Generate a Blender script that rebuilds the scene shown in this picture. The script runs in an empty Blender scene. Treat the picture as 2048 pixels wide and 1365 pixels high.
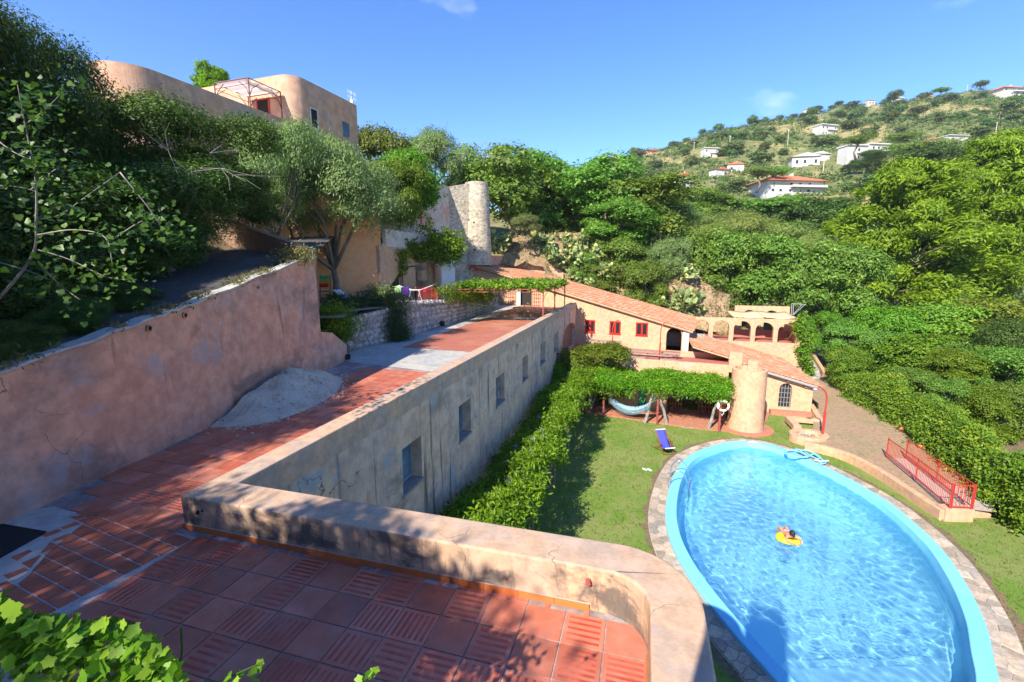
import bpy, bmesh, math, random
import numpy as np
from math import sin, cos, tan, atan, atan2, pi, radians, degrees, sqrt, hypot
from mathutils import Vector, Matrix
from mathutils.geometry import tessellate_polygon

S = bpy.context.scene
COL = S.collection
random.seed(7)
RNG = np.random.default_rng(7)

# ------------------------------------------------------------------ camera, sky, sun, exposure
CAMZ = 10.0
F, CX, CY = 920.0, 1024.0, 682.5
PITCH = atan(152 / 920.0)
cd = bpy.data.cameras.new('camera')
cam = bpy.data.objects.new('camera', cd)
COL.objects.link(cam)
cam.location = (0, 0, CAMZ)
cam.rotation_euler = (pi / 2 - PITCH, 0, 0)
cd.sensor_width = 36.0
cd.lens = 36.0 * F / 2048.0
cd.clip_start = 0.05
cd.clip_end = 4000
S.camera = cam

SUN_AZ, SUN_EL = 31.7, 38.0
LD = Vector((sin(radians(SUN_AZ)) * cos(radians(SUN_EL)), cos(radians(SUN_AZ)) * cos(radians(SUN_EL)), -sin(radians(SUN_EL))))
world = bpy.data.worlds.new('World')
S.world = world
world.use_nodes = True
wnt = world.node_tree
wbg = wnt.nodes['Background']
sky = wnt.nodes.new('ShaderNodeTexSky')
sky.sky_type = 'NISHITA'
sky.sun_disc = False
sky.sun_elevation = radians(SUN_EL)
sky.sun_rotation = radians(SUN_AZ + 180)
sky.altitude = 400
sky.air_density = 0.85
sky.dust_density = 0.0
sky.ozone_density = 3.0
hsv = wnt.nodes.new('ShaderNodeHueSaturation')
hsv.inputs['Saturation'].default_value = 1.25
hsv.inputs['Hue'].default_value = 0.512
wnt.links.new(sky.outputs[0], hsv.inputs['Color'])
# thin clouds low over the hill
tc = wnt.nodes.new('ShaderNodeTexCoord')
mp = wnt.nodes.new('ShaderNodeMapping')
mp.inputs['Scale'].default_value = (3.2, 3.2, 7.0)
mp.inputs['Location'].default_value = (3.3, 1.9, 0.4)
cn = wnt.nodes.new('ShaderNodeTexNoise')
cn.inputs['Scale'].default_value = 1.6
cn.inputs['Detail'].default_value = 7
cr = wnt.nodes.new('ShaderNodeValToRGB')
cr.color_ramp.elements[0].position = 0.66
cr.color_ramp.elements[1].position = 0.92
cr.color_ramp.elements[1].color = (0.55, 0.55, 0.55, 1)
cmx = wnt.nodes.new('ShaderNodeMixRGB')
cmx.inputs[2].default_value = (5.5, 6.0, 7.0, 1)
wnt.links.new(tc.outputs['Generated'], mp.inputs[0])
wnt.links.new(mp.outputs[0], cn.inputs['Vector'])
wnt.links.new(cn.outputs['Fac'], cr.inputs[0])
wnt.links.new(cr.outputs[0], cmx.inputs[0])
wnt.links.new(hsv.outputs[0], cmx.inputs[1])
wnt.links.new(cmx.outputs[0], wbg.inputs[0])
wbg.inputs[1].default_value = 0.15

sl = bpy.data.lights.new('sun', 'SUN')
sl.energy = 4.9
sl.angle = radians(0.55)
sl.color = (1.0, 0.93, 0.82)
sun = bpy.data.objects.new('sun', sl)
COL.objects.link(sun)
sun.location = (-20, -30, 40)
sun.rotation_euler = LD.to_track_quat('-Z', 'Y').to_euler()
sl.cycles.is_caustics_light = True

S.view_settings.view_transform = 'Standard'
S.view_settings.look = 'None'
S.view_settings.gamma = 1
S.view_settings.use_curve_mapping = False
S.view_settings.exposure = 1.12
S.render.engine = 'CYCLES'
S.cycles.use_denoising = True
S.cycles.max_bounces = 8
S.cycles.transparent_max_bounces = 12
S.cycles.caustics_refractive = True
S.cycles.blur_glossy = 0.5

# ------------------------------------------------------------------ survey helpers: turn a sighting of the place into a point of it
def ray(px, py):
    u = (px - CX) / F; v = -(py - CY) / F
    c, s = cos(PITCH), sin(PITCH)
    return np.array([u, c + v * s, -s + v * c])
CP = np.array([0, 0, CAMZ])
def oz(px, py, z):
    d = ray(px, py); return CP + d * (z - CAMZ) / d[2]
def oy(px, py, Y):
    d = ray(px, py); return CP + d * Y / d[1]
def opl(px, py, p, n):
    d = ray(px, py); n = np.array(n, float); return CP + d * np.dot(np.array(p, float) - CP, n) / np.dot(d, n)
A16 = radians(16.0)
D1 = np.array([sin(A16), cos(A16), 0.0])     # along the long building
D2 = np.array([cos(A16), -sin(A16), 0.0])    # across it
O2 = np.array([-4.72, 6.04, 0.0])
UP = np.array([0, 0, 1.0])
def W(u, v, z=0.0):
    return O2 + D2 * u + D1 * v + UP * z
def UV(p):
    q = np.array([p[0], p[1], 0]) - O2
    return float(q @ D2), float(q @ D1)
def unit(a):
    a = np.array(a, float); return a / np.linalg.norm(a)

# ------------------------------------------------------------------ object helpers
OFF = {}
def tag(o, label=None, cat=None, group=None, kind=None):
    if label: o['label'] = label
    if cat: o['category'] = cat
    if group: o['group'] = group
    if kind: o['kind'] = kind
    return o
def thing(name, label, cat, loc, group=None):
    o = bpy.data.objects.new(name, None)
    COL.objects.link(o)
    o.empty_display_size = 0.3
    o.location = tuple(float(x) for x in loc)
    OFF[o.name] = np.array(loc, float)
    return tag(o, label, cat, group)
def link(name, me, parent=None, loc=None):
    o = bpy.data.objects.new(name, me)
    COL.objects.link(o)
    if parent is not None:
        o.parent = parent
        OFF[o.name] = OFF[parent.name]
        if loc is not None: o.location = tuple(np.array(loc, float) - OFF[parent.name])
    else:
        OFF[o.name] = np.zeros(3) if loc is None else np.array(loc, float)
        if loc is not None: o.location = tuple(float(x) for x in loc)
    return o
def copy_tree(o, parent=None):
    c = o.copy(); COL.objects.link(c)
    if parent is not None: c.parent = parent
    OFF[c.name] = OFF.get(o.name, np.zeros(3))
    for ch in list(o.children): copy_tree(ch, c)
    return c

class MB:
    def __init__(s):
        s.v = []; s.f = []; s.m = []; s.M = None
    def add(s, vs, fs, m=0):
        b = len(s.v)
        if s.M is not None: vs = [s.M @ Vector([float(c) for c in p]) for p in vs]
        s.v.extend([tuple(float(c) for c in p) for p in vs])
        s.f.extend([tuple(i + b for i in f) for f in fs]); s.m.extend([m] * len(fs))
        return s
    def obox(s, p, a, b, c, m=0):
        p, a, b, c = (np.array(q, float) for q in (p, a, b, c))
        vs = [p, p + a, p + a + b, p + b, p + c, p + a + c, p + a + b + c, p + b + c]
        fs = [(0, 3, 2, 1), (4, 5, 6, 7), (0, 1, 5, 4), (1, 2, 6, 5), (2, 3, 7, 6), (3, 0, 4, 7)]
        if np.dot(np.cross(a, b), c) < 0: fs = [f[::-1] for f in fs]
        return s.add(vs, fs, m)
    def box(s, x0, x1, y0, y1, z0, z1, m=0):
        return s.obox((x0, y0, z0), (x1 - x0, 0, 0), (0, y1 - y0, 0), (0, 0, z1 - z0), m)
    def wbox(s, u0, u1, v0, v1, z0, z1, m=0):
        return s.obox(W(u0, v0, z0), D2 * (u1 - u0), D1 * (v1 - v0), UP * (z1 - z0), m)
    def bar(s, p, q, w, h=None, m=0, up=(0, 0, 1)):
        p, q = np.array(p, float), np.array(q, float); h = h or w
        d = unit(q - p); x = np.cross(d, up)
        if np.linalg.norm(x) < 1e-4: x = np.cross(d, (1, 0, 0))
        x = unit(x); y = np.cross(x, d)
        return s.obox(p - x * w / 2 - y * h / 2, x * w, y * h, q - p, m)
    def tube(s, pts, r, n=6, m=0, caps=True, closed=False):
        P = [np.array(p, float) for p in pts]; k = len(P)
        R = list(r) if hasattr(r, '__len__') else [r] * k
        vs = []; prev = None
        for i in range(k):
            if closed: d = P[(i + 1) % k] - P[i - 1]
            else: d = P[min(i + 1, k - 1)] - P[max(i - 1, 0)]
            d = d / (np.linalg.norm(d) + 1e-9)
            if prev is None:
                x = np.cross(d, (0, 0, 1.0))
                if np.linalg.norm(x) < 0.05: x = np.cross(d, (1.0, 0, 0))
            else: x = prev - d * (prev @ d)
            x = unit(x); prev = x; y = np.cross(d, x)
            for j in range(n):
                a = 2 * pi * j / n; vs.append(P[i] + (x * cos(a) + y * sin(a)) * R[i])
        fs = []
        for i in range(k if closed else k - 1):
            b0 = i * n; b1 = ((i + 1) % k) * n
            for j in range(n): fs.append((b0 + j, b0 + (j + 1) % n, b1 + (j + 1) % n, b1 + j))
        if caps and not closed:
            fs.append(tuple(range(n))[::-1]); fs.append(tuple((k - 1) * n + j for j in range(n)))
        return s.add(vs, fs, m)
    def lathe(s, prof, c, n=24, m=0, cap=False, sx=1, sy=1):
        vs = []; fs = []
        for (r, z) in prof:
            for j in range(n):
                a = 2 * pi * j / n; vs.append((c[0] + r * cos(a) * sx, c[1] + r * sin(a) * sy, c[2] + z))
        for i in range(len(prof) - 1):
            for j in range(n): fs.append((i * n + j, i * n + (j + 1) % n, (i + 1) * n + (j + 1) % n, (i + 1) * n + j))
        if cap:
            fs.append(tuple(range(n))[::-1]); fs.append(tuple((len(prof) - 1) * n + j for j in range(n)))
        return s.add(vs, fs, m)
    def ball(s, c, r, n=8, k=6, m=0, jit=0, rng=None):
        c = np.array(c, float); r = np.array(r if hasattr(r, '__len__') else (r, r, r), float)
        vs = [c + r * (0, 0, 1)]
        for i in range(1, k):
            t = pi * i / k
            for j in range(n):
                a = 2 * pi * j / n + 0.3 * i
                q = np.array([sin(t) * cos(a), sin(t) * sin(a), cos(t)])
                if jit: q = q * (1 + jit * (rng or random).uniform(-1, 1))
                vs.append(c + r * q)
        vs.append(c - r * (0, 0, 1)); L = len(vs) - 1
        fs = [(0, 1 + j, 1 + (j + 1) % n) for j in range(n)]
        for i in range(k - 2):
            b = 1 + i * n
            fs += [(b + j, b + n + j, b + n + (j + 1) % n, b + (j + 1) % n) for j in range(n)]
        b = 1 + (k - 2) * n
        fs += [(b + j, L, b + (j + 1) % n) for j in range(n)]
        return s.add(vs, fs, m)
    def plate(s, outer, holes, o, ux, uy, nrm, t, m=0, mside=None):
        """polygon with holes (2-D, in o+ux*x+uy*y), front face along nrm, thickness t behind it"""
        o, ux, uy, nrm = (np.array(q, float) for q in (o, ux, uy, nrm))
        loops = [outer] + list(holes)
        tri = tessellate_polygon([[Vector((x, y, 0)) for x, y in lp] for lp in loops])
        flat = [p for lp in loops for p in lp]; n = len(flat)
        front = [o + ux * x + uy * y for x, y in flat]
        vs = front + [p - nrm * t for p in front]
        fs = []
        fn = np.cross(ux, uy) @ nrm
        for a, b, c in tri:
            pa, pb, pc = (np.array(flat[i]) for i in (a, b, c))
            ar = (pb[0] - pa[0]) * (pc[1] - pa[1]) - (pb[1] - pa[1]) * (pc[0] - pa[0])
            if abs(ar) < 1e-9: continue
            if (ar > 0) != (fn > 0): b, c = c, b
            fs.append((a, b, c)); fs.append((n + c, n + b, n + a))
        s.add(vs, fs, m)
        i0 = 0; sf = []
        for li, lp in enumerate(loops):
            k = len(lp)
            ar = sum(lp[i][0] * lp[(i + 1) % k][1] - lp[(i + 1) % k][0] * lp[i][1] for i in range(k))
            ccw = (ar > 0) == (li == 0)
            if fn < 0: ccw = not ccw
            for i in range(k):
                a, b = i0 + i, i0 + (i + 1) % k
                sf.append((a, n + a, n + b, b) if ccw else (b, n + b, n + a, a))
            i0 += k
        b = len(s.v) - 2 * n
        s.f.extend([tuple(i + b for i in f) for f in sf]); s.m.extend([m if mside is None else mside] * len(sf))
        return s
    def plan(s, poly, z0, z1, m=0, holes=()):
        return s.plate([(p[0], p[1]) for p in poly], [[(p[0], p[1]) for p in h] for h in holes], (0, 0, z1), (1, 0, 0), (0, 1, 0), (0, 0, 1), z1 - z0, m)
    def sheet(s, poly, z, m=0, holes=()):
        loops = [poly] + list(holes)
        tri = tessellate_polygon([[Vector((p[0], p[1], 0)) for p in lp] for lp in loops])
        flat = [p for lp in loops for p in lp]; fs = []
        for a, b, c in tri:
            pa, pb, pc = flat[a], flat[b], flat[c]
            ar = (pb[0] - pa[0]) * (pc[1] - pa[1]) - (pb[1] - pa[1]) * (pc[0] - pa[0])
            if abs(ar) < 1e-9: continue
            fs.append((a, b, c) if ar > 0 else (a, c, b))
        return s.add([(p[0], p[1], z) for p in flat], fs, m)
    def build(s, name, mats, parent=None, smooth=False, bevel=0, seg=2, loc=None):
        off = OFF[parent.name] if parent is not None else (np.zeros(3) if loc is None else np.array(loc, float))
        me = bpy.data.meshes.new(name)
        va = np.array(s.v, float).reshape(-1, 3) - off
        me.from_pydata(va.tolist(), [], s.f)
        mats = mats if isinstance(mats, (list, tuple)) else [mats]
        for mm in mats: me.materials.append(mm)
        if len(mats) > 1: me.polygons.foreach_set('material_index', np.array(s.m, dtype=np.int32))
        if smooth: me.polygons.foreach_set('use_smooth', np.ones(len(s.f), dtype=bool))
        me.update()
        o = bpy.data.objects.new(name, me); COL.objects.link(o)
        if parent is not None: o.parent = parent
        elif loc is not None: o.location = tuple(float(x) for x in loc)
        OFF[o.name] = off
        if smooth == 'auto' or bevel:
            if bevel:
                b = o.modifiers.new('bevel', 'BEVEL'); b.width = bevel; b.segments = seg; b.limit_method = 'ANGLE'
        return o

def arch(x0, x1, y0, ytop, rise=None, n=14):
    """opening outline: straight jambs from y0, round (or flat elliptic) head reaching ytop"""
    r = (x1 - x0) / 2; cx = (x0 + x1) / 2; rise = r if rise is None else rise
    pts = [(x0, y0), (x1, y0)]
    for i in range(n + 1):
        a = pi * i / n; pts.append((cx + r * cos(a), ytop - rise + rise * sin(a)))
    return pts
def rect(x0, x1, y0, y1): return [(x0, y0), (x1, y0), (x1, y1), (x0, y1)]
def circ(cx, cy, r, n=14): return [(cx + r * cos(2 * pi * i / n), cy + r * sin(2 * pi * i / n)) for i in range(n)]
def spline(P, per=8, closed=False):
    P = [np.array(p, float) for p in P]; n = len(P); out = []
    rng = range(n if closed else n - 1)
    for i in rng:
        p0 = P[i - 1] if (closed or i > 0) else 2 * P[0] - P[1]
        p1, p2 = P[i], P[(i + 1) % n]
        p3 = P[(i + 2) % n] if (closed or i + 2 < n) else 2 * P[-1] - P[-2]
        for k in range(per):
            t = k / per
            out.append(0.5 * ((2 * p1) + (-p0 + p2) * t + (2 * p0 - 5 * p1 + 4 * p2 - p3) * t * t + (-p0 + 3 * p1 - 3 * p2 + p3) * t ** 3))
    if not closed: out.append(P[-1])
    return out

# ------------------------------------------------------------------ materials
def _noise(nt, vec, scale, detail=4, rough=0.55, dist=0.0):
    n = nt.nodes.new('ShaderNodeTexNoise')
    n.inputs['Scale'].default_value = scale; n.inputs['Detail'].default_value = detail
    n.inputs['Roughness'].default_value = rough; n.inputs['Distortion'].default_value = dist
    nt.links.new(vec, n.inputs['Vector']); return n.outputs['Fac']
def _ramp(nt, fac, lo, hi):
    r = nt.nodes.new('ShaderNodeMapRange'); r.interpolation_type = 'SMOOTHSTEP'
    r.inputs['From Min'].default_value = lo; r.inputs['From Max'].default_value = hi
    nt.links.new(fac, r.inputs['Value']); return r.outputs[0]
def _mix(nt, fac, a, b, mode='MIX'):
    m = nt.nodes.new('ShaderNodeMixRGB'); m.blend_type = mode
    for k, x in ((0, fac), (1, a), (2, b)):
        if isinstance(x, (int, float)): m.inputs[k].default_value = x
        elif isinstance(x, (tuple, list)): m.inputs[k].default_value = (*x[:3], 1)
        else: nt.links.new(x, m.inputs[k])
    return m.outputs[0]
def _map(nt, vec, scale, rotz=0, loc=(0, 0, 0)):
    m = nt.nodes.new('ShaderNodeMapping'); m.inputs['Scale'].default_value = scale
    m.inputs['Rotation'].default_value = (0, 0, rotz); m.inputs['Location'].default_value = loc
    nt.links.new(vec, m.inputs[0]); return m.outputs[0]
def newmat(name):
    m = bpy.data.materials.new(name); m.use_nodes = True
    nt = m.node_tree; return m, nt, nt.nodes['Principled BSDF']
def surf(name, col, col2=None, sc2=0.8, lo=0.42, hi=0.62, rough=0.85, var=0.18, vsc=9.0, bump=0.25, bsc=30.0, stains=(), rnd=0.0, coat=0, spec=0.3, metal=0, world=True, bdist=0.02, cracks=0):
    """plain surface: two colours in patches, fine mottling, stains = (colour, scale xyz, lo, hi, strength)"""
    m, nt, b = newmat(name)
    if world:
        g = nt.nodes.new('ShaderNodeNewGeometry'); vec = g.outputs['Position']
    else:
        g = nt.nodes.new('ShaderNodeTexCoord'); vec = g.outputs['Object']
    c = tuple(col)
    if col2 is not None:
        f = _ramp(nt, _noise(nt, vec, sc2, 6, 0.62, 0.4), lo, hi)
        c = _mix(nt, f, col, col2)
    if var:
        f = _noise(nt, vec, vsc, 5, 0.65)
        c = _mix(nt, var, c, _mix(nt, _ramp(nt, f, 0.3, 0.7), (0.25, 0.24, 0.22), (1.0, 0.98, 0.95)), 'OVERLAY')
    for (sc_, sxyz, l, h, stg) in stains:
        f = _ramp(nt, _noise(nt, _map(nt, vec, sxyz), 1.0, 6, 0.65, 0.3), l, h)
        mm = nt.nodes.new('ShaderNodeMath'); mm.operation = 'MULTIPLY'; mm.inputs[1].default_value = stg
        nt.links.new(f, mm.inputs[0])
        c = _mix(nt, mm.outputs[0], c, sc_)
    if cracks:
        vo = nt.nodes.new('ShaderNodeTexVoronoi'); vo.feature = 'DISTANCE_TO_EDGE'; vo.inputs['Scale'].default_value = cracks
        nz = nt.nodes.new('ShaderNodeTexNoise'); nz.inputs['Scale'].default_value = 2.2; nz.inputs['Detail'].default_value = 6; nt.links.new(vec, nz.inputs['Vector'])
        ad = nt.nodes.new('ShaderNodeMixRGB'); ad.blend_type = 'ADD'; ad.inputs[0].default_value = .5; nt.links.new(vec, ad.inputs[1]); nt.links.new(nz.outputs['Color'], ad.inputs[2])
        nt.links.new(ad.outputs[0], vo.inputs['Vector'])
        m1 = nt.nodes.new('ShaderNodeMath'); m1.operation = 'MULTIPLY'; nt.links.new(_ramp(nt, vo.outputs['Distance'], .0045, .0012), m1.inputs[0]); nt.links.new(_ramp(nt, _noise(nt, vec, .8, 3), .48, .58), m1.inputs[1])
        c = _mix(nt, m1.outputs[0], c, (.17, .13, .11))
    if rnd:
        oi = nt.nodes.new('ShaderNodeObjectInfo')
        h = nt.nodes.new('ShaderNodeHueSaturation')
        mr = nt.nodes.new('ShaderNodeMapRange'); mr.inputs['To Min'].default_value = 1 - rnd; mr.inputs['To Max'].default_value = 1 + rnd
        nt.links.new(oi.outputs['Random'], mr.inputs['Value']); nt.links.new(mr.outputs[0], h.inputs['Value'])
        if isinstance(c, tuple): h.inputs['Color'].default_value = (*c[:3], 1)
        else: nt.links.new(c, h.inputs['Color'])
        c = h.outputs[0]
    if isinstance(c, tuple): b.inputs['Base Color'].default_value = (*c[:3], 1)
    else: nt.links.new(c, b.inputs['Base Color'])
    b.inputs['Roughness'].default_value = rough
    b.inputs['Specular IOR Level'].default_value = spec
    b.inputs['Metallic'].default_value = metal
    if coat: b.inputs['Coat Weight'].default_value = coat
    if bump:
        bp = nt.nodes.new('ShaderNodeBump'); bp.inputs['Strength'].default_value = bump; bp.inputs['Distance'].default_value = bdist
        nt.links.new(_noise(nt, vec, bsc, 6, 0.7), bp.inputs['Height']); nt.links.new(bp.outputs[0], b.inputs['Normal'])
    return m
def leafmat(name, dark, mid, light, trans=0.35, rough=0.5, rnd=0.12, spec=0.3):
    m, nt, b = newmat(name)
    at = nt.nodes.new('ShaderNodeAttribute'); at.attribute_name = 'tint'
    cr = nt.nodes.new('ShaderNodeValToRGB'); e = cr.color_ramp.elements
    e[0].color = (*dark, 1); e[1].color = (*light, 1); e[0].position = 0.05; e[1].position = 0.95
    x = e.new(0.5); x.color = (*mid, 1)
    nt.links.new(at.outputs['Fac'], cr.inputs[0])
    oi = nt.nodes.new('ShaderNodeObjectInfo'); h = nt.nodes.new('ShaderNodeHueSaturation')
    mr = nt.nodes.new('ShaderNodeMapRange'); mr.inputs['To Min'].default_value = 1 - rnd; mr.inputs['To Max'].default_value = 1 + rnd
    mr2 = nt.nodes.new('ShaderNodeMapRange'); mr2.inputs['To Min'].default_value = 0.5 - rnd * 0.12; mr2.inputs['To Max'].default_value = 0.5 + rnd * 0.12
    nt.links.new(oi.outputs['Random'], mr.inputs['Value']); nt.links.new(mr.outputs[0], h.inputs['Value'])
    nt.links.new(oi.outputs['Random'], mr2.inputs['Value']); nt.links.new(mr2.outputs[0], h.inputs['Hue'])
    nt.links.new(cr.outputs[0], h.inputs['Color'])
    nt.links.new(h.outputs[0], b.inputs['Base Color'])
    b.inputs['Roughness'].default_value = rough; b.inputs['Specular IOR Level'].default_value = spec
    t = nt.nodes.new('ShaderNodeBsdfTranslucent'); nt.links.new(_mix(nt, 1.0, h.outputs[0], (1.25, 1.35, 0.7), 'MULTIPLY'), t.inputs[0])
    mx = nt.nodes.new('ShaderNodeMixShader'); mx.inputs[0].default_value = trans
    nt.links.new(b.outputs[0], mx.inputs[1]); nt.links.new(t.outputs[0], mx.inputs[2])
    nt.links.new(mx.outputs[0], nt.nodes['Material Output'].inputs[0])
    return m

M = {}
M['plaster_pink'] = surf('pink_plaster', (0.565, 0.285, 0.185), (0.455, 0.275, 0.205), 0.5, rough=0.9, var=0.3, vsc=3.0, cracks=0.55, bump=0.5, bsc=14,
    stains=[((0.20, 0.135, 0.11), (0.5, 0.5, 0.9), 0.50, 0.68, 0.75), ((0.36, 0.31, 0.30), (0.7, 0.7, 0.8), 0.56, 0.66, 0.65), ((0.10, 0.075, 0.06), (3.0, 3.0, 0.5), 0.58, 0.74, 0.6)])
M['plaster_peach'] = surf('peach_plaster', (0.529, 0.315, 0.181), (0.470, 0.298, 0.189), 0.5, rough=0.9, var=0.22, vsc=4, bump=0.3, bsc=20,
    stains=[((0.46, 0.37, 0.31), (0.45, 0.45, 0.9), 0.63, 0.70, 0.55), ((0.40, 0.27, 0.18), (1.8, 1.8, 0.5), 0.62, 0.78, 0.35)])
M['plaster_villa'] = surf('villa_plaster', (0.56, 0.30, 0.18), (0.49, 0.30, 0.205), 0.4, rough=0.9, var=0.25, vsc=2, bump=0.3, bsc=12,
    stains=[((0.36, 0.35, 0.31), (0.4, 0.4, 0.9), 0.54, 0.66, 0.6), ((0.22, 0.17, 0.13), (2.2, 2.2, 0.35), 0.58, 0.75, 0.45)])
M['plaster_orange'] = surf('orange_plaster', (0.74, 0.33, 0.135), (0.66, 0.34, 0.17), 0.5, rough=0.9, var=0.15, vsc=3, bump=0.3, bsc=18)
M['plaster_white'] = surf('old_white_plaster', (0.508, 0.451, 0.385), (0.492, 0.328, 0.230), 0.55, 0.46, 0.56, rough=0.9, var=0.2, vsc=3, bump=0.3, bsc=18)
M['plaster_grey'] = surf('weathered_plaster', (0.56, 0.385, 0.265), (0.47, 0.35, 0.27), 0.35, rough=0.92, var=0.3, vsc=2.5, cracks=0.45, bump=0.45, bsc=14,
    stains=[((0.135, 0.125, 0.115), (0.5, 0.5, 0.7), 0.53, 0.66, 0.6), ((0.24, 0.33, 0.38), (0.85, 0.85, 0.75), 0.58, 0.66, 0.7), ((0.055, 0.052, 0.05), (3.2, 3.2, 0.16), 0.56, 0.68, 0.85)])
M['parapet'] = surf('parapet_plaster', (0.482, 0.318, 0.206), (0.404, 0.297, 0.224), 0.9, rough=0.9, var=0.22, vsc=5, cracks=0.7, bump=0.35, bsc=22,
    stains=[((0.38, 0.31, 0.26), (1.3, 1.3, 1.5), 0.54, 0.66, 0.55)])
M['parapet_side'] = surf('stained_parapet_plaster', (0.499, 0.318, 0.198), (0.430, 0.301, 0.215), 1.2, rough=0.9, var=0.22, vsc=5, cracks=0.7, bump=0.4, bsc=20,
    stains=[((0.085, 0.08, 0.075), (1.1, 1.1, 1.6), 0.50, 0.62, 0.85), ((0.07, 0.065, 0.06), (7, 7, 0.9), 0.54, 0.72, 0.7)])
M['concrete'] = surf('concrete', (0.344, 0.336, 0.312), (0.410, 0.377, 0.328), 0.8, rough=0.9, var=0.22, vsc=4, bump=0.3, bsc=25)
M['mortar'] = surf('mortar', (0.22, 0.17, 0.16), (0.34, 0.29, 0.28), 1.5, rough=0.95, var=0.3, vsc=12, bump=0.4, bsc=60)
M['tile_plain'] = surf('terracotta_tile', (0.44, 0.135, 0.078), (0.43, 0.165, 0.11), 2.0, rough=0.55, var=0.2, vsc=5, bump=0.06, bsc=60, rnd=0.2, spec=0.4)
M['tile_stripe'] = surf('glazed_red_stripe', (0.380, 0.055, 0.029), (0.437, 0.098, 0.057), 3.0, rough=0.4, var=0.2, vsc=9, bump=0.05, bsc=60, spec=0.5)
M['tile_small'] = surf('small_terracotta_tile', (0.389, 0.114, 0.060), (0.335, 0.092, 0.054), 2.0, rough=0.5, var=0.2, vsc=6, bump=0.05, bsc=60, rnd=0.18, spec=0.4)
M['skirting'] = surf('orange_skirting_tile', (0.546, 0.150, 0.040), (0.484, 0.132, 0.044), 2.0, rough=0.35, var=0.12, vsc=8, bump=0.05, bsc=50, rnd=0.08, spec=0.5)
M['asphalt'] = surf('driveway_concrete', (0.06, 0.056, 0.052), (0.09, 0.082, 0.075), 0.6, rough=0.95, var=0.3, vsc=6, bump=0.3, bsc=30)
M['sand'] = surf('builders_sand', (0.60, 0.52, 0.39), (0.50, 0.43, 0.32), 2.0, rough=1.0, var=0.25, vsc=22, bump=0.8, bsc=45, bdist=0.05)
M['wood_dark'] = surf('dark_wood', (0.16, 0.09, 0.055), (0.22, 0.13, 0.09), 2.0, rough=0.7, var=0.3, vsc=10, bump=0.2, bsc=40)
M['wood_grey'] = surf('weathered_wood', (0.27, 0.19, 0.14), (0.34, 0.26, 0.20), 2.0, rough=0.85, var=0.3, vsc=12, bump=0.3, bsc=40)
M['red_paint'] = surf('red_gloss_paint', (0.62, 0.018, 0.010), None, rough=0.35, var=0.05, vsc=6, bump=0, spec=0.5)
M['red_iron'] = surf('red_iron', (0.50, 0.035, 0.022), (0.40, 0.04, 0.03), 4, rough=0.5, var=0.1, bump=0.05, spec=0.4)
M['rust_iron'] = surf('faded_red_iron', (0.24, 0.055, 0.045), (0.30, 0.085, 0.07), 3, rough=0.6, var=0.2, bump=0.1)
M['dark_iron'] = surf('dark_iron', (0.05, 0.045, 0.045), None, rough=0.6, var=0.2, bump=0.05)
M['glass_dark'] = surf('dark_window_glass', (0.022, 0.024, 0.026), None, rough=0.08, var=0, bump=0, spec=0.6)
M['interior'] = surf('dim_interior', (0.035, 0.032, 0.03), None, rough=1.0, var=0.2, bump=0, spec=0.0)
M['shutter_blue'] = surf('blue_grey_shutter', (0.075, 0.115, 0.155), (0.10, 0.18, 0.25), 1.4, rough=0.6, var=0.25, vsc=5, bump=0.15, bsc=30)
M['shutter_frame'] = surf('pale_shutter_frame', (0.17, 0.23, 0.28), None, rough=.6, var=.2, bump=0)
M['sill'] = surf('sill_stone', (0.26, 0.23, 0.21), None, rough=0.85, var=0.25, bump=0.3)
M['gazebo_iron'] = surf('dark_red_iron', (0.11, 0.032, 0.026), None, rough=0.6, var=0.1, bump=0)
M['white'] = surf('white_paint', (0.663, 0.654, 0.629), None, rough=0.6, var=0.06, bump=0)
M['cloth_white'] = surf('white_cloth', (0.663, 0.646, 0.629), None, rough=0.95, var=0.08, vsc=3, bump=0.1, bsc=6)
M['stone'] = surf('rubble_stone', (0.40, 0.36, 0.31), (0.30, 0.28, 0.26), 1.5, rough=0.9, var=0.35, vsc=8, bump=0.6, bsc=25, rnd=0.3)
M['stone_mortar'] = surf('rubble_mortar', (0.25, 0.23, 0.20), (0.33, 0.29, 0.24), 2, rough=0.95, var=0.4, vsc=10, bump=0.7, bsc=22)
M['paving'] = surf('paving_stone', (0.378, 0.297, 0.211), (0.301, 0.262, 0.215), 0.9, rough=0.85, var=0.3, vsc=9, bump=0.4, bsc=30, rnd=0.3)
M['paving_bed'] = surf('paving_bed', (0.370, 0.310, 0.249), None, rough=0.95, var=0.3, vsc=12, bump=0.4)
M['pool_paint'] = surf('pale_blue_pool_paint', (0.180, 0.540, 0.774), (0.198, 0.567, 0.783), 0.5, rough=0.5, var=0.05, vsc=3, bump=0.05)
M['pool_floor'] = surf('blue_pool_floor', (0.42, 0.86, 0.98), (0.45, 0.88, 0.98), 0.4, rough=0.6, var=0.05, vsc=2, bump=0)
def clothmat():
    m, nt, b = newmat('thin_white_cloth'); b.inputs['Base Color'].default_value = (.8, .78, .74, 1); b.inputs['Roughness'].default_value = .9
    t = nt.nodes.new('ShaderNodeBsdfTranslucent'); t.inputs[0].default_value = (.82, .78, .72, 1); mx = nt.nodes.new('ShaderNodeMixShader'); mx.inputs[0].default_value = .5
    nt.links.new(b.outputs[0], mx.inputs[1]); nt.links.new(t.outputs[0], mx.inputs[2]); nt.links.new(mx.outputs[0], nt.nodes['Material Output'].inputs[0]); return m
M['thin_cloth'] = clothmat()
M['chrome'] = surf('steel_tube', (0.75, 0.76, 0.78), None, rough=0.18, var=0, bump=0, metal=1.0)
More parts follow.
